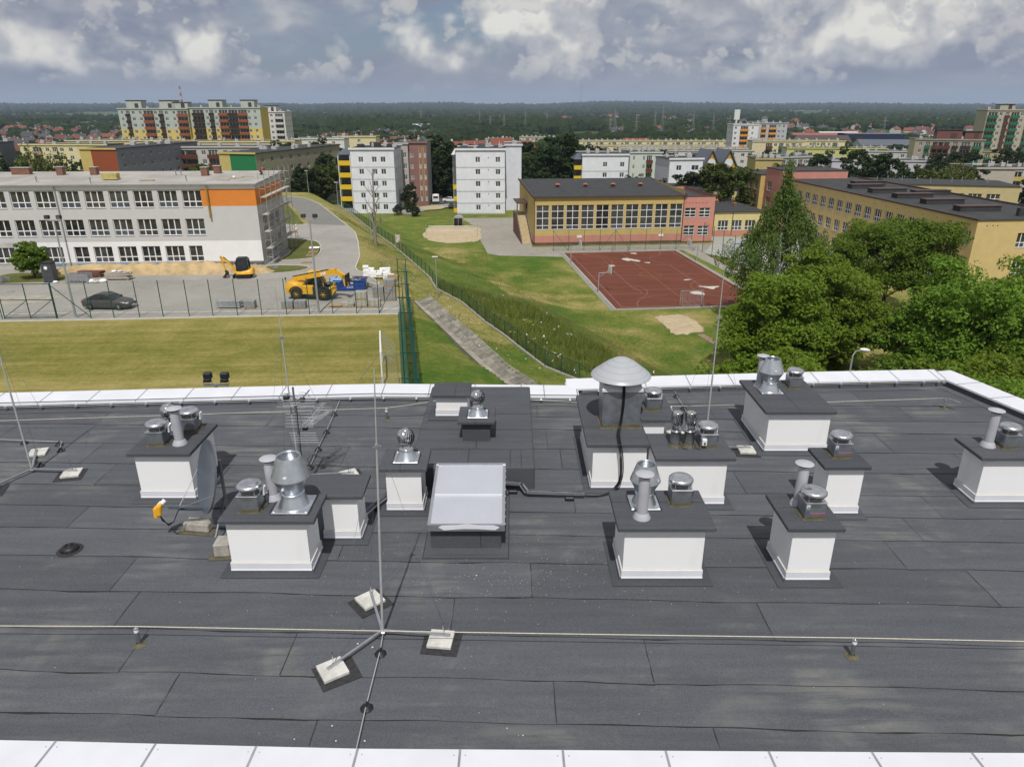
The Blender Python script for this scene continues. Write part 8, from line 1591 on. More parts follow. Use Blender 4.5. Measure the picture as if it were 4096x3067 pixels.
# ================================================================== the housing estates behind
WC = {}
def wc(c,k=''):
 key = tuple(round(v,3) for v in c)
 if key not in WC: WC[key] = wallmat('estate_plaster',c,.05)
 return WC[key]
def balcony_mesh(w,h,d,col):
 key = ('bal',round(w,2),round(h,2),round(d,2),col)
 if key not in FAR:
  mb = MB(); mb.box(0,w,-d,-.01,-.12,.02); mb.box(0,w,-d - .06,-d,-.12,h,1); mb.box(0,.07,-d,-.01,.02,h,1); mb.box(w - .07,w,-d,-.01,.02,h,1); FAR[key] = mb.mesh('balcony',[wc((.45,.44,.42)),wc(col)])
 return FAR[key]
def flats(label,x,y,rz,L,D,nf,sh,front,side=None,wins=(),bal=(),low=None,sidewins=(),roofc=None,z=None,cat='building',top=.5,vents=5,gable=None,seed=1,name='apartment_block',ww=1.4,lside=(),boxes=()):
 """wins: (s, w) columns of windows; bal: (s, w, colour) columns of balconies; low = (n storeys, colour)"""
 z0 = (hh(x,y) - .2) if z is None else z; t = thing(name,label,cat,(x,y,z0),rz); H = nf * sh + top; side = side or front; mats = [wc(front),wc(side),wc(low[1]) if low else wc(front),wc((.10,.10,.10))]
 wz = lambda f: (f * sh + .95,f * sh + 2.3)
 ops = [(s,s + w,*wz(f)) for s,w in wins for f in range(nf)]; bo = [(s + .15,s + w - .15,f * sh + .1,f * sh + sh - .35) for s,w,c in bal for f in range(nf)]
 pk_ = lambda s,zz: 2 if low and zz < low[0] * sh else 0; mb = MB(); cz = (low[0] * sh,) if low else ()
 facade(mb,(0,0,0),(1,0,0),L,H,ops + bo,.25,0,None,cz,(),pk_,-3)
 so = [(s,s + ww,*wz(f)) for s in sidewins for f in range(nf)]; lo = [(s,s + ww,*wz(f)) for s in lside for f in range(nf)]
 facade(mb,(L,0,0),(0,1,0),D,H,so,.2,1,None,cz,(),(lambda s,zz: 1) if not gable else gable,-3); facade(mb,(L,D,0),(-1,0,0),L,H,(),.2,0,z0=-3); facade(mb,(0,D,0),(0,-1,0),D,H,lo,.2,1,None,(),(),None,-3); mb.build('wall',mats,t)
 put_far_windows(t,'f',L,D,ops); put_far_windows(t,'r',L,D,so); put_far_windows(t,'l',L,D,lo)
 for k,(s,w,c) in enumerate(bal):
  for f in range(nf):
   ob('balcony_door',far_window(w - .3,sh - .45,3),t,(s + .15,.24,f * sh + .1)); ob('balcony',balcony_mesh(w,1.0,.9,c),t,(s,0,f * sh + .05))
 mb = MB(); mb.box(-.25,L + .25,-.25,D + .25,H,H + .15); mb.build('roof',M[roofc or 'felt_black'],t)
 for ya_ in (-.32,D + .252): mb = MB(); mb.box(-.3,L + .3,ya_,ya_ + .068,H - .15,H + .32); mb.build('parapet',mats[0],t)
 r = random.Random(seed)
 for k in range(vents):
  s = L * (k + .5) / vents + r.uniform(-.5,.5); w = r.uniform(.7,1.6); d = r.uniform(.3,.7) * D; mb = MB(); mb.cbox(s,s + w,d,d + .9,H + .1,H + r.uniform(.8,1.3),.04); mb.cyl((s + .3,d + .4,H + 1),(s + .3,d + .4,H + 1.7),.12,.12,6); mb.build('roof_vent',wc((.42,.41,.40)),t)
 for (s,w,d,h_,c) in boxes:
  mb = MB(); mb.box(s,s + w,D * .3,D * .3 + d,H + .12,H + h_); bx = mb.build('lift_house',wc(c),t); mb = MB(); mb.box(s - .2,s + w + .2,D * .3 - .3,D * .3 + d + .2,H + h_,H + h_ + .2); mb.build('lift_roof',M['felt_black'],bx); mb = MB(); mb.box(s + w * .55,s + w * .8,D * .3 - .02,D * .3 + .05,H + .4,H + 2.4); mb.build('lift_door',M['trim_brown'],bx)
 return t
BRN,ORG,DKB,YEL,GRN = (.115,.030,.016),(.26,.075,.030),(.035,.018,.018),(.62,.42,.02),(.02,.13,.06)
LG,CREAM,WHT,PINKW = (.40,.44,.39),(.60,.53,.31),(.66,.67,.70),(.55,.52,.55)
flats('tall eleven-storey slab, left half, pale upper storeys over yellow with rust balconies',-184,355,R(2),32,13,11,2.82,LG,(.58,.44,.12),[(1.2,1.1),(6.2,1.4),(9.6,1.2),(16.4,1.4),(21.4,1.4),(25.0,1.2)],[(3.4,2.0,DKB),(11.4,4.8,ORG),(18.6,2.2,DKB),(27.0,4.8,ORG)],(8,(.58,.45,.14)),z=-14.6,boxes=((2.5,7,6,3.6,(.42,.46,.41)),(18,7,6,3.6,(.42,.46,.41)),(24,7,5,2.8,(.42,.46,.41))),seed=2)
flats('tall eleven-storey slab, right half, pale upper storeys over yellow with brown balconies',-151.9,358,R(2),33,13,11,2.82,LG,(.58,.44,.12),[(7.4,1.2),(11.6,1.2),(27.0,1.2),(29.8,1.2)],[(1.2,5.4,DKB),(9.0,2.2,DKB),(13.4,4.4,ORG),(17.8,4.6,DKB),(22.4,4.4,ORG)],(8,(.58,.45,.14)),z=-14.2,boxes=((8,6.4,6,3.4,(.42,.46,.41)),(23,6.4,6,3.4,(.42,.46,.41))),seed=3)
flats('white ten-storey tower block right of the tall slab',-131.4,402,R(1),10.8,14,10,2.82,(.60,.58,.54),None,[(.8,1.4),(3.2,1.4)],[(5.6,4.4,(.5,.48,.46))],z=-13.5,sidewins=(2,6,10),boxes=((-.5,6,6,3.0,(.62,.6,.56)),),seed=4)
flats('cream four-storey block behind the willow, grey gable on its left',-180.5,274,R(-3),33,11,5,2.8,CREAM,(.13,.135,.16),[(1.2,1.5),(9.6,1.4),(15.0,1.5),(18.4,1.5),(24.0,1.5)],[(4.6,3.6,(.36,.25,.17)),(12.0,2.4,(.5,.45,.28))],z=-9.6,lside=(2,6),seed=5)
def gableA(s,zz): return 1
def chequer(label,x,y,rz,W,D,nf,c1,c2,sidec,seed,txt=None,split=.31,lowsplit=.45):
 """end wall in four coloured fields facing the camera, long side running back"""
 t = flats(label,x,y,rz,W,D,nf,2.8,c2,sidec,z=-7.6,sidewins=tuple(2.5 + 4.6 * k for k in range(int(D / 4.8))),vents=7,seed=seed); H = nf * 2.8 + .5
 for (s0,s1,z0,z1,c) in ((0,W * split,H * lowsplit,H,c2),(W * split,W,H * lowsplit,H,c1),(0,W * split,0,H * lowsplit,c1),(W * split,W,0,H * lowsplit,c2)):
  mb = MB(); mb.box(s0 + .01,s1 - .01,-.03,-.004,z0 + .01,z1 - .01); mb.build('colour_field',wc(c),t)
 if txt: o = ob('lettering',text_mesh('lettering',txt,1.0,M['black'],.01),t,(W * .68,-.05,H * .37)); o.rotation_euler = (R(90),0,0)
 return t
chequer('low block with ochre and brown chequered gable and grey-violet side',-121.2,209,R(-6),10.8,44,5,(.26,.065,.025),(.52,.40,.13),(.23,.23,.265),6,'ZAGÓRNA 2C')
chequer('low block with green and ochre chequered gable',-74.8,190,R(-14),10.4,46,5,(.015,.155,.055),(.46,.37,.14),(.30,.28,.19),7,None,.3,.62)
flats('grey-white block with wide rust balconies between the chequered gables',-114.2,241,R(2),34,11,5,2.8,(.46,.44,.41),None,[(13.6,1.4),(20.5,1.4),(23.5,1.4)],[(.8,11.4,BRN),(15.6,3.4,BRN),(26,4,BRN)],z=-8.8,seed=8)
for k,(x,y,L,c,lab) in enumerate(((-186,312,40,CREAM,'long cream low block under the left half of the tall slab'),(-144,302,50,CREAM,'long cream low block under the right half of the tall slab'),(-92.6,300,5.5,CREAM,'narrow cream gable with two window columns beside the tree clump'),(-96,330,22,(.58,.58,.56),'white low block behind the tree clump'),(-84,352,20,CREAM,'cream low block far behind the tree clump'))): flats(lab,x,y,R(1),L,11,5,2.8,c,None,[(1.0 + 5.2 * q,1.4) for q in range(max(1,int(L / 5.2)))] + ([(3.2,1.4)] if L < 8 else []),[],z=4.6 - 14.5 + (.4 if k == 2 else 0),vents=9 if L > 30 else 3,seed=20 + k)
flats('grey block end at the far left behind the conifer',-205,268,R(10),19,12,5,2.8,(.15,.155,.175),None,[(2 + 4 * k,1.4) for k in range(4)],[],z=-8.8,seed=30)
W5 = (.66,.67,.71)
def band(t,L,zs,side='f',D=10):
 O,U,a = SIDES[side](L,D)
 for z in zs: mb = MB(); mb.box(.01,(L if side == 'f' else D) - .01,-.015,-.003,z,z + .28); ob('grey_band',mb.mesh('grey_band',wc((.42,.43,.47))),t,(O[0],O[1],0),a)
t = flats('white five-storey flats with yellow-fronted balconies on the left corner',-41,188.5,R(1.5),11,16,5,2.95,W5,(.56,.57,.62),[(2.0,1.25),(5.4,1.25),(7.6,1.25)],[],z=-8,top=1.2,sidewins=(3,7,11),vents=4,seed=41); band(t,11,[2.55 + 2.95 * k for k in range(4)])
for f in range(5): ob('balcony',balcony_mesh(3.2,1.05,2.2,YEL if f else (.4,.4,.42)),t,(-3.25,2.4,f * 2.95 + .3)); mb = MB(); mb.box(-3.2,-.02,2.5,2.7,f * 2.95 + .35,f * 2.95 + 2.9); mb.build('balcony_recess',M['glass_far'],t)
for x in (-3.2,-.2): mb = MB(); mb.cyl((x,.25,-1),(x,.25,14.6),.12,.12,6); mb.build('balcony_post',wc(W5),t)
mb = MB(); mb.add([(-3.5,0,14.6),(0,0,14.6),(0,3,15.9),(-2.2,3,15.9),(-3.5,6,14.6)],[(0,1,2,3),(0,3,4)]); mb.box(-3.3,-.02,2.7,14,-1,14.55); mb.build('corner_roof',M['dish'],t)
for k,(sx,sy) in enumerate(((1,5),(5,7),(8.5,6),(3.5,10))): mb = MB(); mb.cbox(sx,sx + 1.8,sy,sy + 1.2,15.9,16.9 + .3 * (k % 2),.05); mb.build('roof_house',M['felt_black'],t)
flats('grey-beige flats section joined behind the yellow-balconied white block',-32.4,206,R(1.5),3.6,14,5,2.95,(.40,.375,.34),None,[(.5,1.0),(2.2,1.0)],z=-8,top=1.7,vents=1,seed=42)
t = flats('red-brick flats with ochre stripes and small stair windows',-28.7,207,R(1.5),5.0,14,5,2.95,(.23,.125,.11),(.25,.235,.22),[(.4,.8),(2.9,.5),(4.2,.5)],z=-8,top=1.9,vents=1,seed=43)
for s in (2.75,3.6,4.05): mb = MB(); mb.box(s,s + .14,-.03,-.003,2,15.5); mb.build('ochre_stripe',wc((.42,.30,.08)),t)
mb = MB(); mb.add([(2.2,-.3,16.6),(5.2,-.3,16.6),(3.7,-.3,18.2),(2.2,6,16.6),(5.2,6,16.6),(3.7,6,18.2)],[(0,1,2),(0,2,5,3),(1,4,5,2)]); mb.build('gable_roof',mat('green_copper',(.06,.10,.08),.6,.1,2),t)
t = flats('white five-storey flats with two window columns and grey bands',-14.2,187.8,R(1),12.4,13,5,2.95,W5,(.55,.56,.62),[(4.9,1.25),(10.0,1.25)],[],z=-8,top=1.1,vents=4,seed=44); band(t,12.4,[2.55 + 2.95 * k for k in range(4)])
for f in range(5): ob('stair_window',far_window(.4,.5,1),t,(8.0,-.012,f * 2.95 + 1.9)); ob('balcony',balcony_mesh(.9,1.05,1.6,YEL if f in (0,1,2) else (.12,.1,.1)),t,(-.95,2.6,f * 2.95 + .3))
mb = MB(); mb.box(-1.0,-.02,2.6,12,-1,14.6); mb.add([(-1.2,.5,14.6),(0,.5,14.6),(0,3,16),(-.4,3,16),(-1.2,12,14.6)],[(0,1,2,3),(0,3,4)]); mb.build('corner_wing',wc((.5,.51,.55)),t)
for k,(sx,sy) in enumerate(((1,5),(5.5,6),(9.5,8))): mb = MB(); mb.cbox(sx,sx + 1.8,sy,sy + 1.2,15.7,16.6 + .5 * (k % 2),.05); mb.build('roof_house',M['dish'],t)
flats('white rear wing of the two-column flats',-1.7,196,R(1),4.2,12,5,2.95,(.60,.61,.66),(.5,.51,.57),[],z=-8,top=1.8,vents=1,seed=45)
t = flats('white flats behind the hall roof with yellow corner balconies',20.4,215,R(2),13.4,14,4,2.95,W5,(.55,.56,.62),[(6.0,1.3),(11.0,1.3)],z=-8.2,top=1.3,vents=4,seed=46); band(t,13.4,[2.55 + 2.95 * k for k in range(3)])
for f in range(4): ob('balcony',balcony_mesh(2.2,1.05,1.8,YEL),t,(-2.25,2.4,f * 2.95 + .3)); mb = MB(); mb.box(-2.2,-.02,2.6,2.8,f * 2.95 + .35,f * 2.95 + 2.9); mb.build('balcony_recess',M['glass_far'],t)
mb = MB(); mb.add([(-2.4,0,11.9),(0,0,11.9),(0,3,13.4),(-1.4,3,13.4),(-2.4,9,11.9)],[(0,1,2,3),(0,3,4)]); mb.build('corner_roof',M['dish'],t)
flats('pale grey-green flats with maroon balcony roofs behind the hall',41.6,262,R(2),11.4,14,4,2.9,(.50,.54,.50),None,[(4.6,.8),(9.0,1.4),(1.0,.8)],[(5.8,2.2,BRN)],z=-9.4,top=.6,seed=47)
t = flats('white corner flats with few dark windows above the hall roof',43.6,205,R(8),9.6,12,4,2.95,W5,(.50,.50,.57),[(2.0,1.5),(6.4,2.1)],z=-8.4,top=1.0,vents=4,seed=48); band(t,9.6,[5.6,2.6])
for k in range(2):
 mb = MB(); x = 12 + 5.2 * k; mb.prism([(x,0),(x + 4.4,0),(x + 4.4,10.6),(x + 2.2,14.6),(x,10.6)],0,9,M=Matrix.Translation((0,14,0)) @ Matrix.Rotation(R(90),4,'X')); mb.build('gabled_bay',wc((.42,.24,.04)),t); mb = MB()
 for a,c in (((x - .4,10.2),(x + 2.2,14.9)),((x + 4.8,10.2),(x + 2.2,14.9))): mb.bar((a[0],9.2,a[1]),(c[0],9.2,c[1]),9.5,.25)
 mb.build('gable_roof',M['dish'],t); mb = MB(); mb.cyl((x + 2.2,4.98,11.3),(x + 2.2,4.9,11.3),1.2,1.2,16); mb.build('round_window',wc((.6,.62,.66)),t)
for k,(x,y,L,H_,c,lab,b) in enumerate(((47,522,106,-4.4,CREAM,'farthest long cream row of flats before the dark woods',12),(44,474,88,-5.4,CREAM,'long cream row of flats in front of the farthest row',10),(60,420,74,-3.9,CREAM,'long cream row of flats with dark stairwell strips',9),(50,334,58,-.4,(.50,.48,.46),'long grey-cream row of flats right behind the gabled white flats',7),(6,602,29,-5.0,(.52,.48,.36),'far cream block behind the dark tree group',4),(-20,560,20,-4.6,(.5,.47,.36),'far cream block left of the two-column white flats',3))): flats(lab,x,y,R(-2.0),L,11,4,2.9,c,None,[(2.5 + L / b * q,1.6) for q in range(b)],[(5.0 + L / b * q,3.0,(.22,.20,.17)) for q in range(b - 1)],z=H_ - 12.1,vents=b * 2,seed=60 + k)
flats('white tower block with bright orange balconies',126.2,430,R(-2),14.2,14,8,2.85,(.62,.62,.63),None,[(.8,1.3),(10.5,1.0)],[(4.0,4.6,(.60,.24,.03))],z=-15.0,sidewins=(3,8),vents=4,seed=70,lside=(2,6,10))
flats('grey tower block with orange balconies and apricot corner',143.5,446,R(-2),19,14,8,2.85,(.40,.41,.43),(.56,.29,.12),[(13.8,1.2),(16.4,1.2)],[(3.8,3.0,(.60,.24,.03)),(8.4,4.4,(.58,.26,.05))],z=-14.6,vents=4,seed=71)
flats('beige windowless gable with rust-balconied side, below the orange towers',115.6,360,R(-6),6.4,12,5,2.8,(.56,.49,.33),CREAM,[],z=-12.2,seed=72)
flats('cream block with green and rust balconies beside the beige gable',122.4,364,R(-5),19,12,5,2.8,CREAM,None,[(5.0,1.4),(10.6,1.4),(16.6,1.4)],[(.8,3.4,BRN),(7.2,2.4,GRN),(13.0,2.4,GRN)],z=-12.3,seed=73)
flats('cream block with green balconies farther right',160,424,R(-3),28,11,5,2.8,CREAM,None,[(8.4,1.4),(12.5,1.4),(18.5,1.4)],[(14.6,2.6,GRN),(21,3,GRN),(10,2,BRN)],z=-14.8,seed=74)
flats('lime and grey-white long low block on the slope',122,331,R(-8),42,11,4,2.9,(.47,.45,.17),(.5,.5,.5),[(16,1.5),(19,1.5),(22,1.5),(28,1.5),(35,1.5)],[(3.0,5.0,(.24,.24,.22))],z=-11.4,vents=12,seed=75)
flats('grey-white long low block continuing the lime block',152,322,R(-10),46,11,4,2.9,(.45,.46,.46),None,[(3 + 6 * k,1.5) for k in range(7)],[],z=-12.2,vents=12,seed=76)
flats('beige windowless gable behind the salmon stair tower',78.8,240,R(-5),8.2,12,4,2.8,(.42,.34,.15),None,[],z=-9.6,seed=77)
flats('grey-white side with green and rust balconies behind the salmon tower',87.6,244,R(22),20,10,4,2.8,(.46,.46,.44),None,[(6.4,1.4),(10.8,1.4)],[(1.0,2.2,BRN),(4.0,2.2,GRN),(8.2,2.2,BRN),(13,3.2,BRN)],z=-9.4,seed=78)
flats('pale violet long low block with vents behind the rear school wing',113,262,R(-9),40,12,3,3.0,(.46,.45,.50),None,[(6,1.6),(17,1.6),(24,1.6),(31,1.6)],[(10,4,(.45,.36,.24))],z=-9.3,vents=14,seed=79)
flats('olive-beige low block on the slope before the warehouses',190,330,R(-8),26,11,4,2.9,(.36,.31,.18),(.45,.46,.46),[(14 + 4 * k,1.4) for k in range(3)],[(18,2.4,GRN)],z=-12.6,vents=6,seed=80)
flats('dull brown eight-storey block with rust balconies and beige gable',162.5,302,R(-18),24.5,12,6,2.75,(.30,.265,.215),(.44,.385,.26),[(1.5,1.2)],[(3.8,1.8,GRN),(6.2,6.4,BRN),(13.4,2.0,DKB),(16.4,3.4,DKB),(20.6,3.0,GRN)],z=-11.4,boxes=((8,9,6,3.6,(.16,.07,.06)),(18,6,6,3.0,(.16,.07,.06))),seed=81)
flats('tall green and beige tower block at the right edge',214,342,R(-14),24,14,10,2.75,(.40,.36,.28),(.4,.36,.28),[(5.0,1.2),(13.4,1.2)],[(.4,4.0,GRN),(7.2,1.8,BRN),(9.6,3.4,GRN),(16,3,GRN)],z=-11.6,boxes=((6,6,6,2.4,(.4,.38,.3)),),seed=82)
t = flats('beige windowless gable with small ochre panel at the right edge',126.4,201,R(-4),10.2,14,4,2.7,(.42,.38,.32),(.44,.38,.24),[],z=-9.0,seed=83); mb = MB(); mb.box(6.4,8.0,-.03,-.003,4.6,7.0); mb.build('ochre_panel',wc((.42,.30,.10)),t)
flats('block with ochre balconies and a dish beside the right-edge gable',137.2,205,R(-4),16,12,4,2.7,(.45,.43,.38),None,[(5.5,1.4)],[(1.0,3.6,(.46,.36,.12))],z=-9.3,seed=84)
def shed(label,x,y,rz,L,D,H,c,rc,pitch=1.2,cat='warehouse'):
 t = thing('warehouse',label,cat,(x,y,hh(x,y)),rz); mb = MB(); facade(mb,(0,0,0),(1,0,0),L,H,[(3 + 7 * k,6 + 7 * k,1,2.6) for k in range(int(L / 7.5))],.15,z0=-2); facade(mb,(L,0,0),(0,1,0),D,H,z0=-2); facade(mb,(L,D,0),(-1,0,0),L,H,z0=-2); facade(mb,(0,D,0),(0,-1,0),D,H,z0=-2); mb.add([(0,0,H),(0,D,H),(0,D / 2,H + pitch),(L,0,H),(L,D,H),(L,D / 2,H + pitch)],[(0,2,1),(3,4,5)]); mb.build('wall',wc(c),t); put_far_windows(t,'f',L,D,[(3 + 7 * k,6 + 7 * k,1,2.6) for k in range(int(L / 7.5))],3,.12)
 mb = MB(); mb.add([(-.4,-.4,H - .1),(L + .4,-.4,H - .1),(L + .4,D / 2,H + pitch + .1),(-.4,D / 2,H + pitch + .1),(-.4,D + .4,H - .1),(L + .4,D + .4,H - .1)],[(0,1,2,3),(3,2,5,4)]); mb.build('roof',wc(rc),t)
shed('dark-blue warehouse hall with white round marks',312,700,R(-4),52,25,12,(.015,.022,.06),(.12,.13,.15),.5); shed('white-walled hall with dark brown roof',250,652,R(-4),44,22,7,(.6,.6,.6),(.07,.055,.05),5); shed('long pink hall with red roof strips',286,762,R(-3),66,20,9,(.42,.28,.27),(.25,.10,.08),2); shed('hall with slate-grey roof before the blue warehouse',285,610,R(-6),46,24,6,(.4,.4,.4),(.10,.11,.13),4); shed('white hall with bright white roof at the estate edge',330,800,R(-3),40,24,9,(.62,.62,.62),(.5,.5,.5),2); shed('low white hall among trees at the right',300,560,R(-8),14,12,6,(.62,.62,.62),(.3,.3,.3),.8); shed('far white industrial hall above the left town',-290,1500,0,50,25,8,(.6,.6,.6),(.45,.45,.46),2); shed('far pale hall right of the white tower block',-165,1250,0,30,18,7,(.55,.56,.58),(.45,.46,.5),2); shed('red-roofed hall between the tower blocks and the pylons',96,640,R(4),22,12,6,(.5,.42,.22),(.22,.06,.05),4)
# ================================================================== far country
def house_mesh(k):
 r = random.Random(k); L,D,H = r.uniform(9,14),r.uniform(8,10),r.uniform(4.5,7); p = r.uniform(3,4.5); mb = MB(); mb.box(0,L,0,D,-2,H); mb.add([(0,0,H),(0,D,H),(0,D / 2,H + p),(L,0,H),(L,D,H),(L,D / 2,H + p)],[(0,2,1),(3,4,5)])
 mb.add([(-.5,-.6,H - .4),(L + .5,-.6,H - .4),(L + .5,D / 2,H + p + .1),(-.5,D / 2,H + p + .1),(-.5,D + .6,H - .4),(L + .5,D + .6,H - .4)],[(0,1,2,3),(3,2,5,4)],1); mb.box(L * .6,L * .6 + .8,D * .5,D * .5 + .8,H + p * .6,H + p + 1,0)
 for s in (.15,.45,.72): mb.box(L * s,L * s + 1.3,-.06,-.01,1.2,2.6,2)
 wcol = [(.58,.55,.48),(.6,.6,.6),(.5,.42,.28),(.42,.40,.38)][k % 4]; rcol = [(.20,.065,.04),(.075,.07,.075),(.16,.055,.045),(.11,.05,.04),(.06,.062,.07)][k % 5]
 return mb.mesh('far_house',[wc(wcol),wc(rcol),M['glass_far']]),('cream','white','ochre','grey')[k % 4] + '-walled house with ' + ('red','dark grey','maroon','brown','slate')[k % 5] + ' roof'
HM = [house_mesh(k) for k in range(20)]; r = random.Random(17)
ZON = [('in the town left of the tall slab',-.68,-.50,480,1500,85),('in the hollow right of the tall slab',-.36,-.10,520,1050,55),('along the far valley behind the woods',-.10,.30,1500,3400,60),('in the suburb behind the warehouses',.28,.66,820,2100,75),('near the pylons',.12,.30,760,1200,14)]
for pl,a0,a1,y0,y1,n in ZON:
 for k in range(n):
  y = y0 + (y1 - y0) * r.random() ** 1.3; x = r.uniform(a0,a1) * y * 1.05; q = r.randrange(20); s = 1 if y < 1500 else 1.25
  o = ob('far_house',HM[q][0],None,(x,y,hh(x,y)),r.uniform(-.6,.6)); o.scale = (s,s,s); tag(o,f'small {HM[q][1]} {pl}','house','houses ' + pl)
for k,(x,y) in enumerate(((-52,430),(-44,425),(-38,432),(-90,470),(-76,468),(-12,520),(4,530),(-30,520))): o = ob('far_house',HM[(k * 5) % 20][0],None,(x,y,hh(x,y)),.1 * k); o.scale = (1.3,1.3,1.3); tag(o,f'larger {HM[(k * 5) % 20][1]} between the middle flats and the woods','house','larger houses behind the middle flats')
def crowns(name,pts,seed,sub,m,label):
 rs = np.random.RandomState(seed); bm_ = bmesh.new(); bmesh.ops.create_icosphere(bm_,subdivisions=sub,radius=1); bv = np.array([v.co for v in bm_.verts]); bf_ = np.array([[v.index for v in f.verts] for f in bm_.faces]); bm_.free(); nv = len(bv); V = []; F = []
 P_ = np.array(pts); n = len(P_); sc_ = P_[:,3][:,None,None]; jit = 1 + rs.normal(0,.16,(n,nv,1)); a = rs.uniform(0,6.28,n); ca,sa_ = np.cos(a),np.sin(a); B_ = np.repeat(bv[None],n,0) * jit
 X = B_[:,:,0] * ca[:,None] - B_[:,:,1] * sa_[:,None]; Y = B_[:,:,0] * sa_[:,None] + B_[:,:,1] * ca[:,None]; st_ = rs.uniform(.75,1.15,(n,1)); V = np.stack([X,Y,B_[:,:,2] * st_],-1) * sc_ + P_[:,None,:3]; F = (bf_[None] + (np.arange(n) * nv)[:,None,None]).reshape(-1,3)
 me = bpy.data.meshes.new(name); np_mesh(me,V.reshape(-1,3),F,False,3); me.materials.append(M[m]); o = stuff(ob(name,me)); return tag(o,label,'woods')
def mat_wood(name,c,c2):
 m = bpy.data.materials.new(name); m.use_nodes = True; t = NT(m.node_tree); b = t.n['Principled BSDF']; g = t.new('ShaderNodeNewGeometry'); n = t.noise(g.outputs['Position'],.35,5,.7); big = t.noise(g.outputs['Position'],.012,3)
 f = t.math('ADD',t.math('MULTIPLY',g.outputs['Random Per Island'],.5),t.lin(n,.3,.7,-.1,.5)); f = t.math('ADD',f,t.lin(big,.35,.65,-.3,.3),clamp=True); t.link(t.mix(f,c,c2),b.inputs['Base Color']); b.inputs['Roughness'].default_value = .9; b.inputs['Specular IOR Level'].default_value = .1
 bp = t.new('ShaderNodeBump'); bp.inputs['Strength'].default_value = 1; bp.inputs['Distance'].default_value = 1.2; t.link(n,bp.inputs['Height']); t.link(bp.outputs[0],b.inputs['Normal']); return m
M['wood'] = mat_wood('far_wood',(.010,.020,.007),(.034,.050,.015)); M['wood2'] = mat_wood('ridge_wood',(.014,.026,.012),(.032,.046,.020))
rs = np.random.RandomState(6)
def scatter(n,y0,y1,amin,amax,thr,s0,s1,nz,pw=1.5):
 Y = y0 + (y1 - y0) * rs.rand(n) ** pw; X = rs.uniform(amin,amax,n) * Y * 1.06; k = vnoise(X * 1.0 + 300,Y * .6,nz) * .65 + vnoise(X + 77,Y,nz * .3) * .35; ok = k > thr; X,Y = X[ok],Y[ok]; Z = h0(X,Y); s = rs.uniform(s0,s1,len(X)) * (1 + Y / 9000); return np.stack([X,Y,Z + s * .45,s],-1)
near = [scatter(2600,470,1200,-.72,-.18,.49,3.5,6.5,120),scatter(3200,560,1300,-.2,.32,.47,4,7,130),scatter(1800,540,1100,.3,.74,.55,3.5,6.5,110),scatter(900,400,560,-.3,.02,.5,3.5,6,60),scatter(700,380,600,.38,.76,.52,3,5.5,60),scatter(500,300,480,-.76,-.52,.48,3.5,6,50)]
near = np.concatenate(near)
crowns('near_woods',near,1,2,'wood','dark woods and hedgerows filling the valley beyond the estates')
mid = np.concatenate([scatter(9000,1200,3000,-.76,.76,.50,6,10,260,1.2),scatter(5000,1000,1900,-.22,.06,.36,6,10,260)]); crowns('valley_woods',mid,2,1,'wood','broad dark woods across the far valley')
far = np.concatenate([scatter(10000,3000,6500,-.78,.78,.53,7,12,600,1.0),scatter(9000,6200,9500,-.78,.78,.22,8,13,900,1.0)]); crowns('ridge_woods',far,3,1,'wood2','wooded ridge along the horizon')
def pylon(label,x,y,h_,grp,s=1.0):
 t = thing('pylon',label,'pylon',(x,y,hh(x,y)),.3,grp); mb = MB(); b = 2.6 * s
 lv = [0,.18,.34,.48,.6,.72,.84,1.0]; wd = [b * (1 - .8 * min(1,u / .7)) if u < .7 else b * .2 for u in lv]; wd[-1] = .08; q = .16 * s
 for i in range(len(lv) - 1):
  for sx in (-1,1):
   for sy in (-1,1):
    mb.bar((sx * wd[i],sy * wd[i],lv[i] * h_),(sx * wd[i + 1],sy * wd[i + 1],lv[i + 1] * h_),q,q)
   mb.bar((sx * wd[i],-wd[i],lv[i] * h_),(-sx * wd[i + 1],-wd[i + 1],lv[i + 1] * h_),q * .6,q * .6)
 mb.build('lattice',M['zinc'],t)
 for u,L in ((.72,5.5),(.86,4)): mb = MB(); mb.bar((-L * s,0,u * h_),(L * s,0,u * h_),q * 1.2,q * 1.6); mb.build('cross_arm',M['zinc'],t)
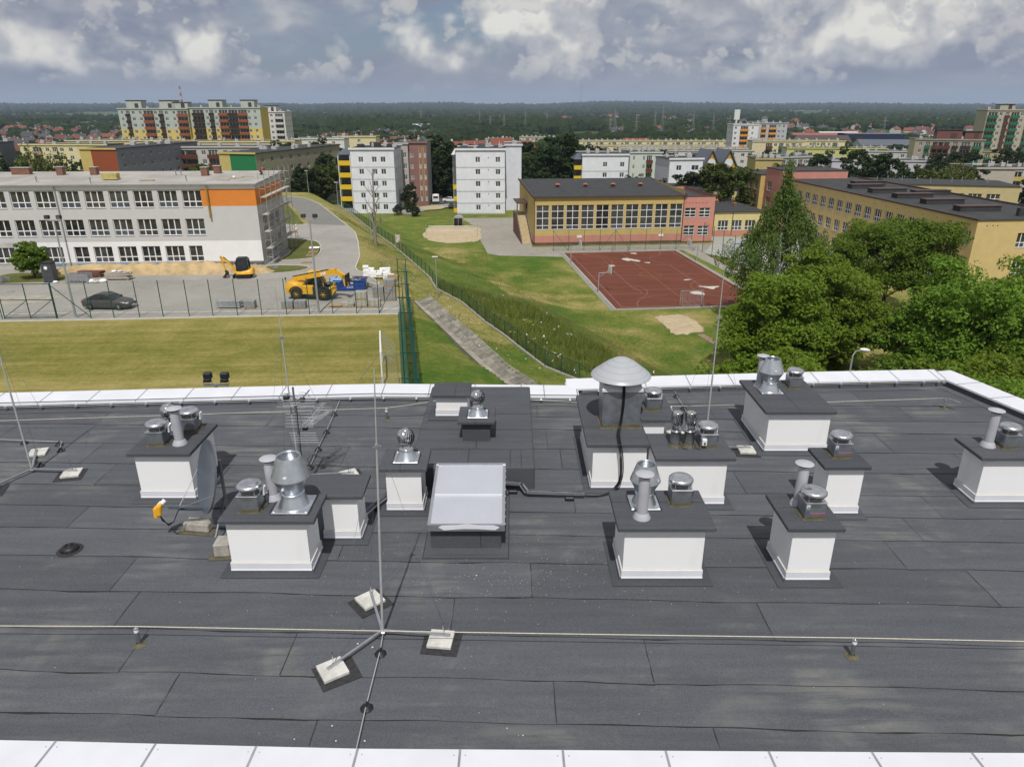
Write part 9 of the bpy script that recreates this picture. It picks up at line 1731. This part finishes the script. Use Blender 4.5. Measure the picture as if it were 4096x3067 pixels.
PY = [(117,900,24),(131,960,34),(148,900,28),(259,900,27),(174,880,15),(127.5,870,17),(189,950,42),(245,920,29),(235,980,31),(208,1100,34),(355,720,27),(-12,1150,26),(22,1250,30),(-60,1400,30),(60,1300,28),(-180,1500,32),(-34,1180,24)]
for k,(x,y,h_) in enumerate(PY): pylon('lattice power pylon beyond the estates, standing before the woods' if k < 11 else 'distant lattice power pylon among the far woods',x,y,h_,'power pylons before the woods' if k < 11 else 'far power pylons')
t = thing('factory_chimney','tall striped factory chimney on the horizon behind the tall slab','chimney',(-1081,2500,hh(-1081,2500))); h_ = 79.5 - hh(-1081,2500); r0 = 5.2
for k in range(10): mb = MB(); mb.cyl((0,0,h_ * k / 10),(0,0,h_ * (k + 1) / 10),r0 * (1 - .05 * k),r0 * (1 - .05 * (k + 1)),12); mb.build('stripe',wc((.32,.13,.11)) if (k % 2 and k > 3) else wc((.45,.43,.42)),t)
mb = MB(); mb.cyl((0,0,0),(0,0,192 - hh(540,6000)),1.6,1.0,6); tag(mb.build('radio_mast',M['zinc'],None,(540,6000,hh(540,6000))),'thin radio mast on the horizon ridge','mast')
t = thing('advert_pillar','tall white advertising pillar behind the white orange-balconied tower','sign',(166,560,hh(166,560))); mb = MB(); mb.cyl((0,0,0),(0,0,26),.9,.7,8); mb.build('pole',wc((.6,.6,.6)),t); mb = MB(); mb.box(-2,2,-.6,.6,26,33); mb.build('panel',wc((.6,.62,.6)),t)
mb = MB(); mb.box(-13500,13500,-390,13900,-40,205); hz_ = stuff(mb.build('haze',[])); tag(hz_,'thin blue-grey haze over the whole landscape','haze')
m = bpy.data.materials.new('haze'); m.use_nodes = True; t = NT(m.node_tree); t.n.clear(); ou = t.new('ShaderNodeOutputMaterial'); pv = t.new('ShaderNodeVolumePrincipled'); pv.inputs['Color'].default_value = (.60,.74,.95,1); pv.inputs['Density'].default_value = 7.0e-5; pv.inputs['Anisotropy'].default_value = 0.0; t.link(pv.outputs[0],ou.inputs['Volume']); hz_.data.materials.append(m)
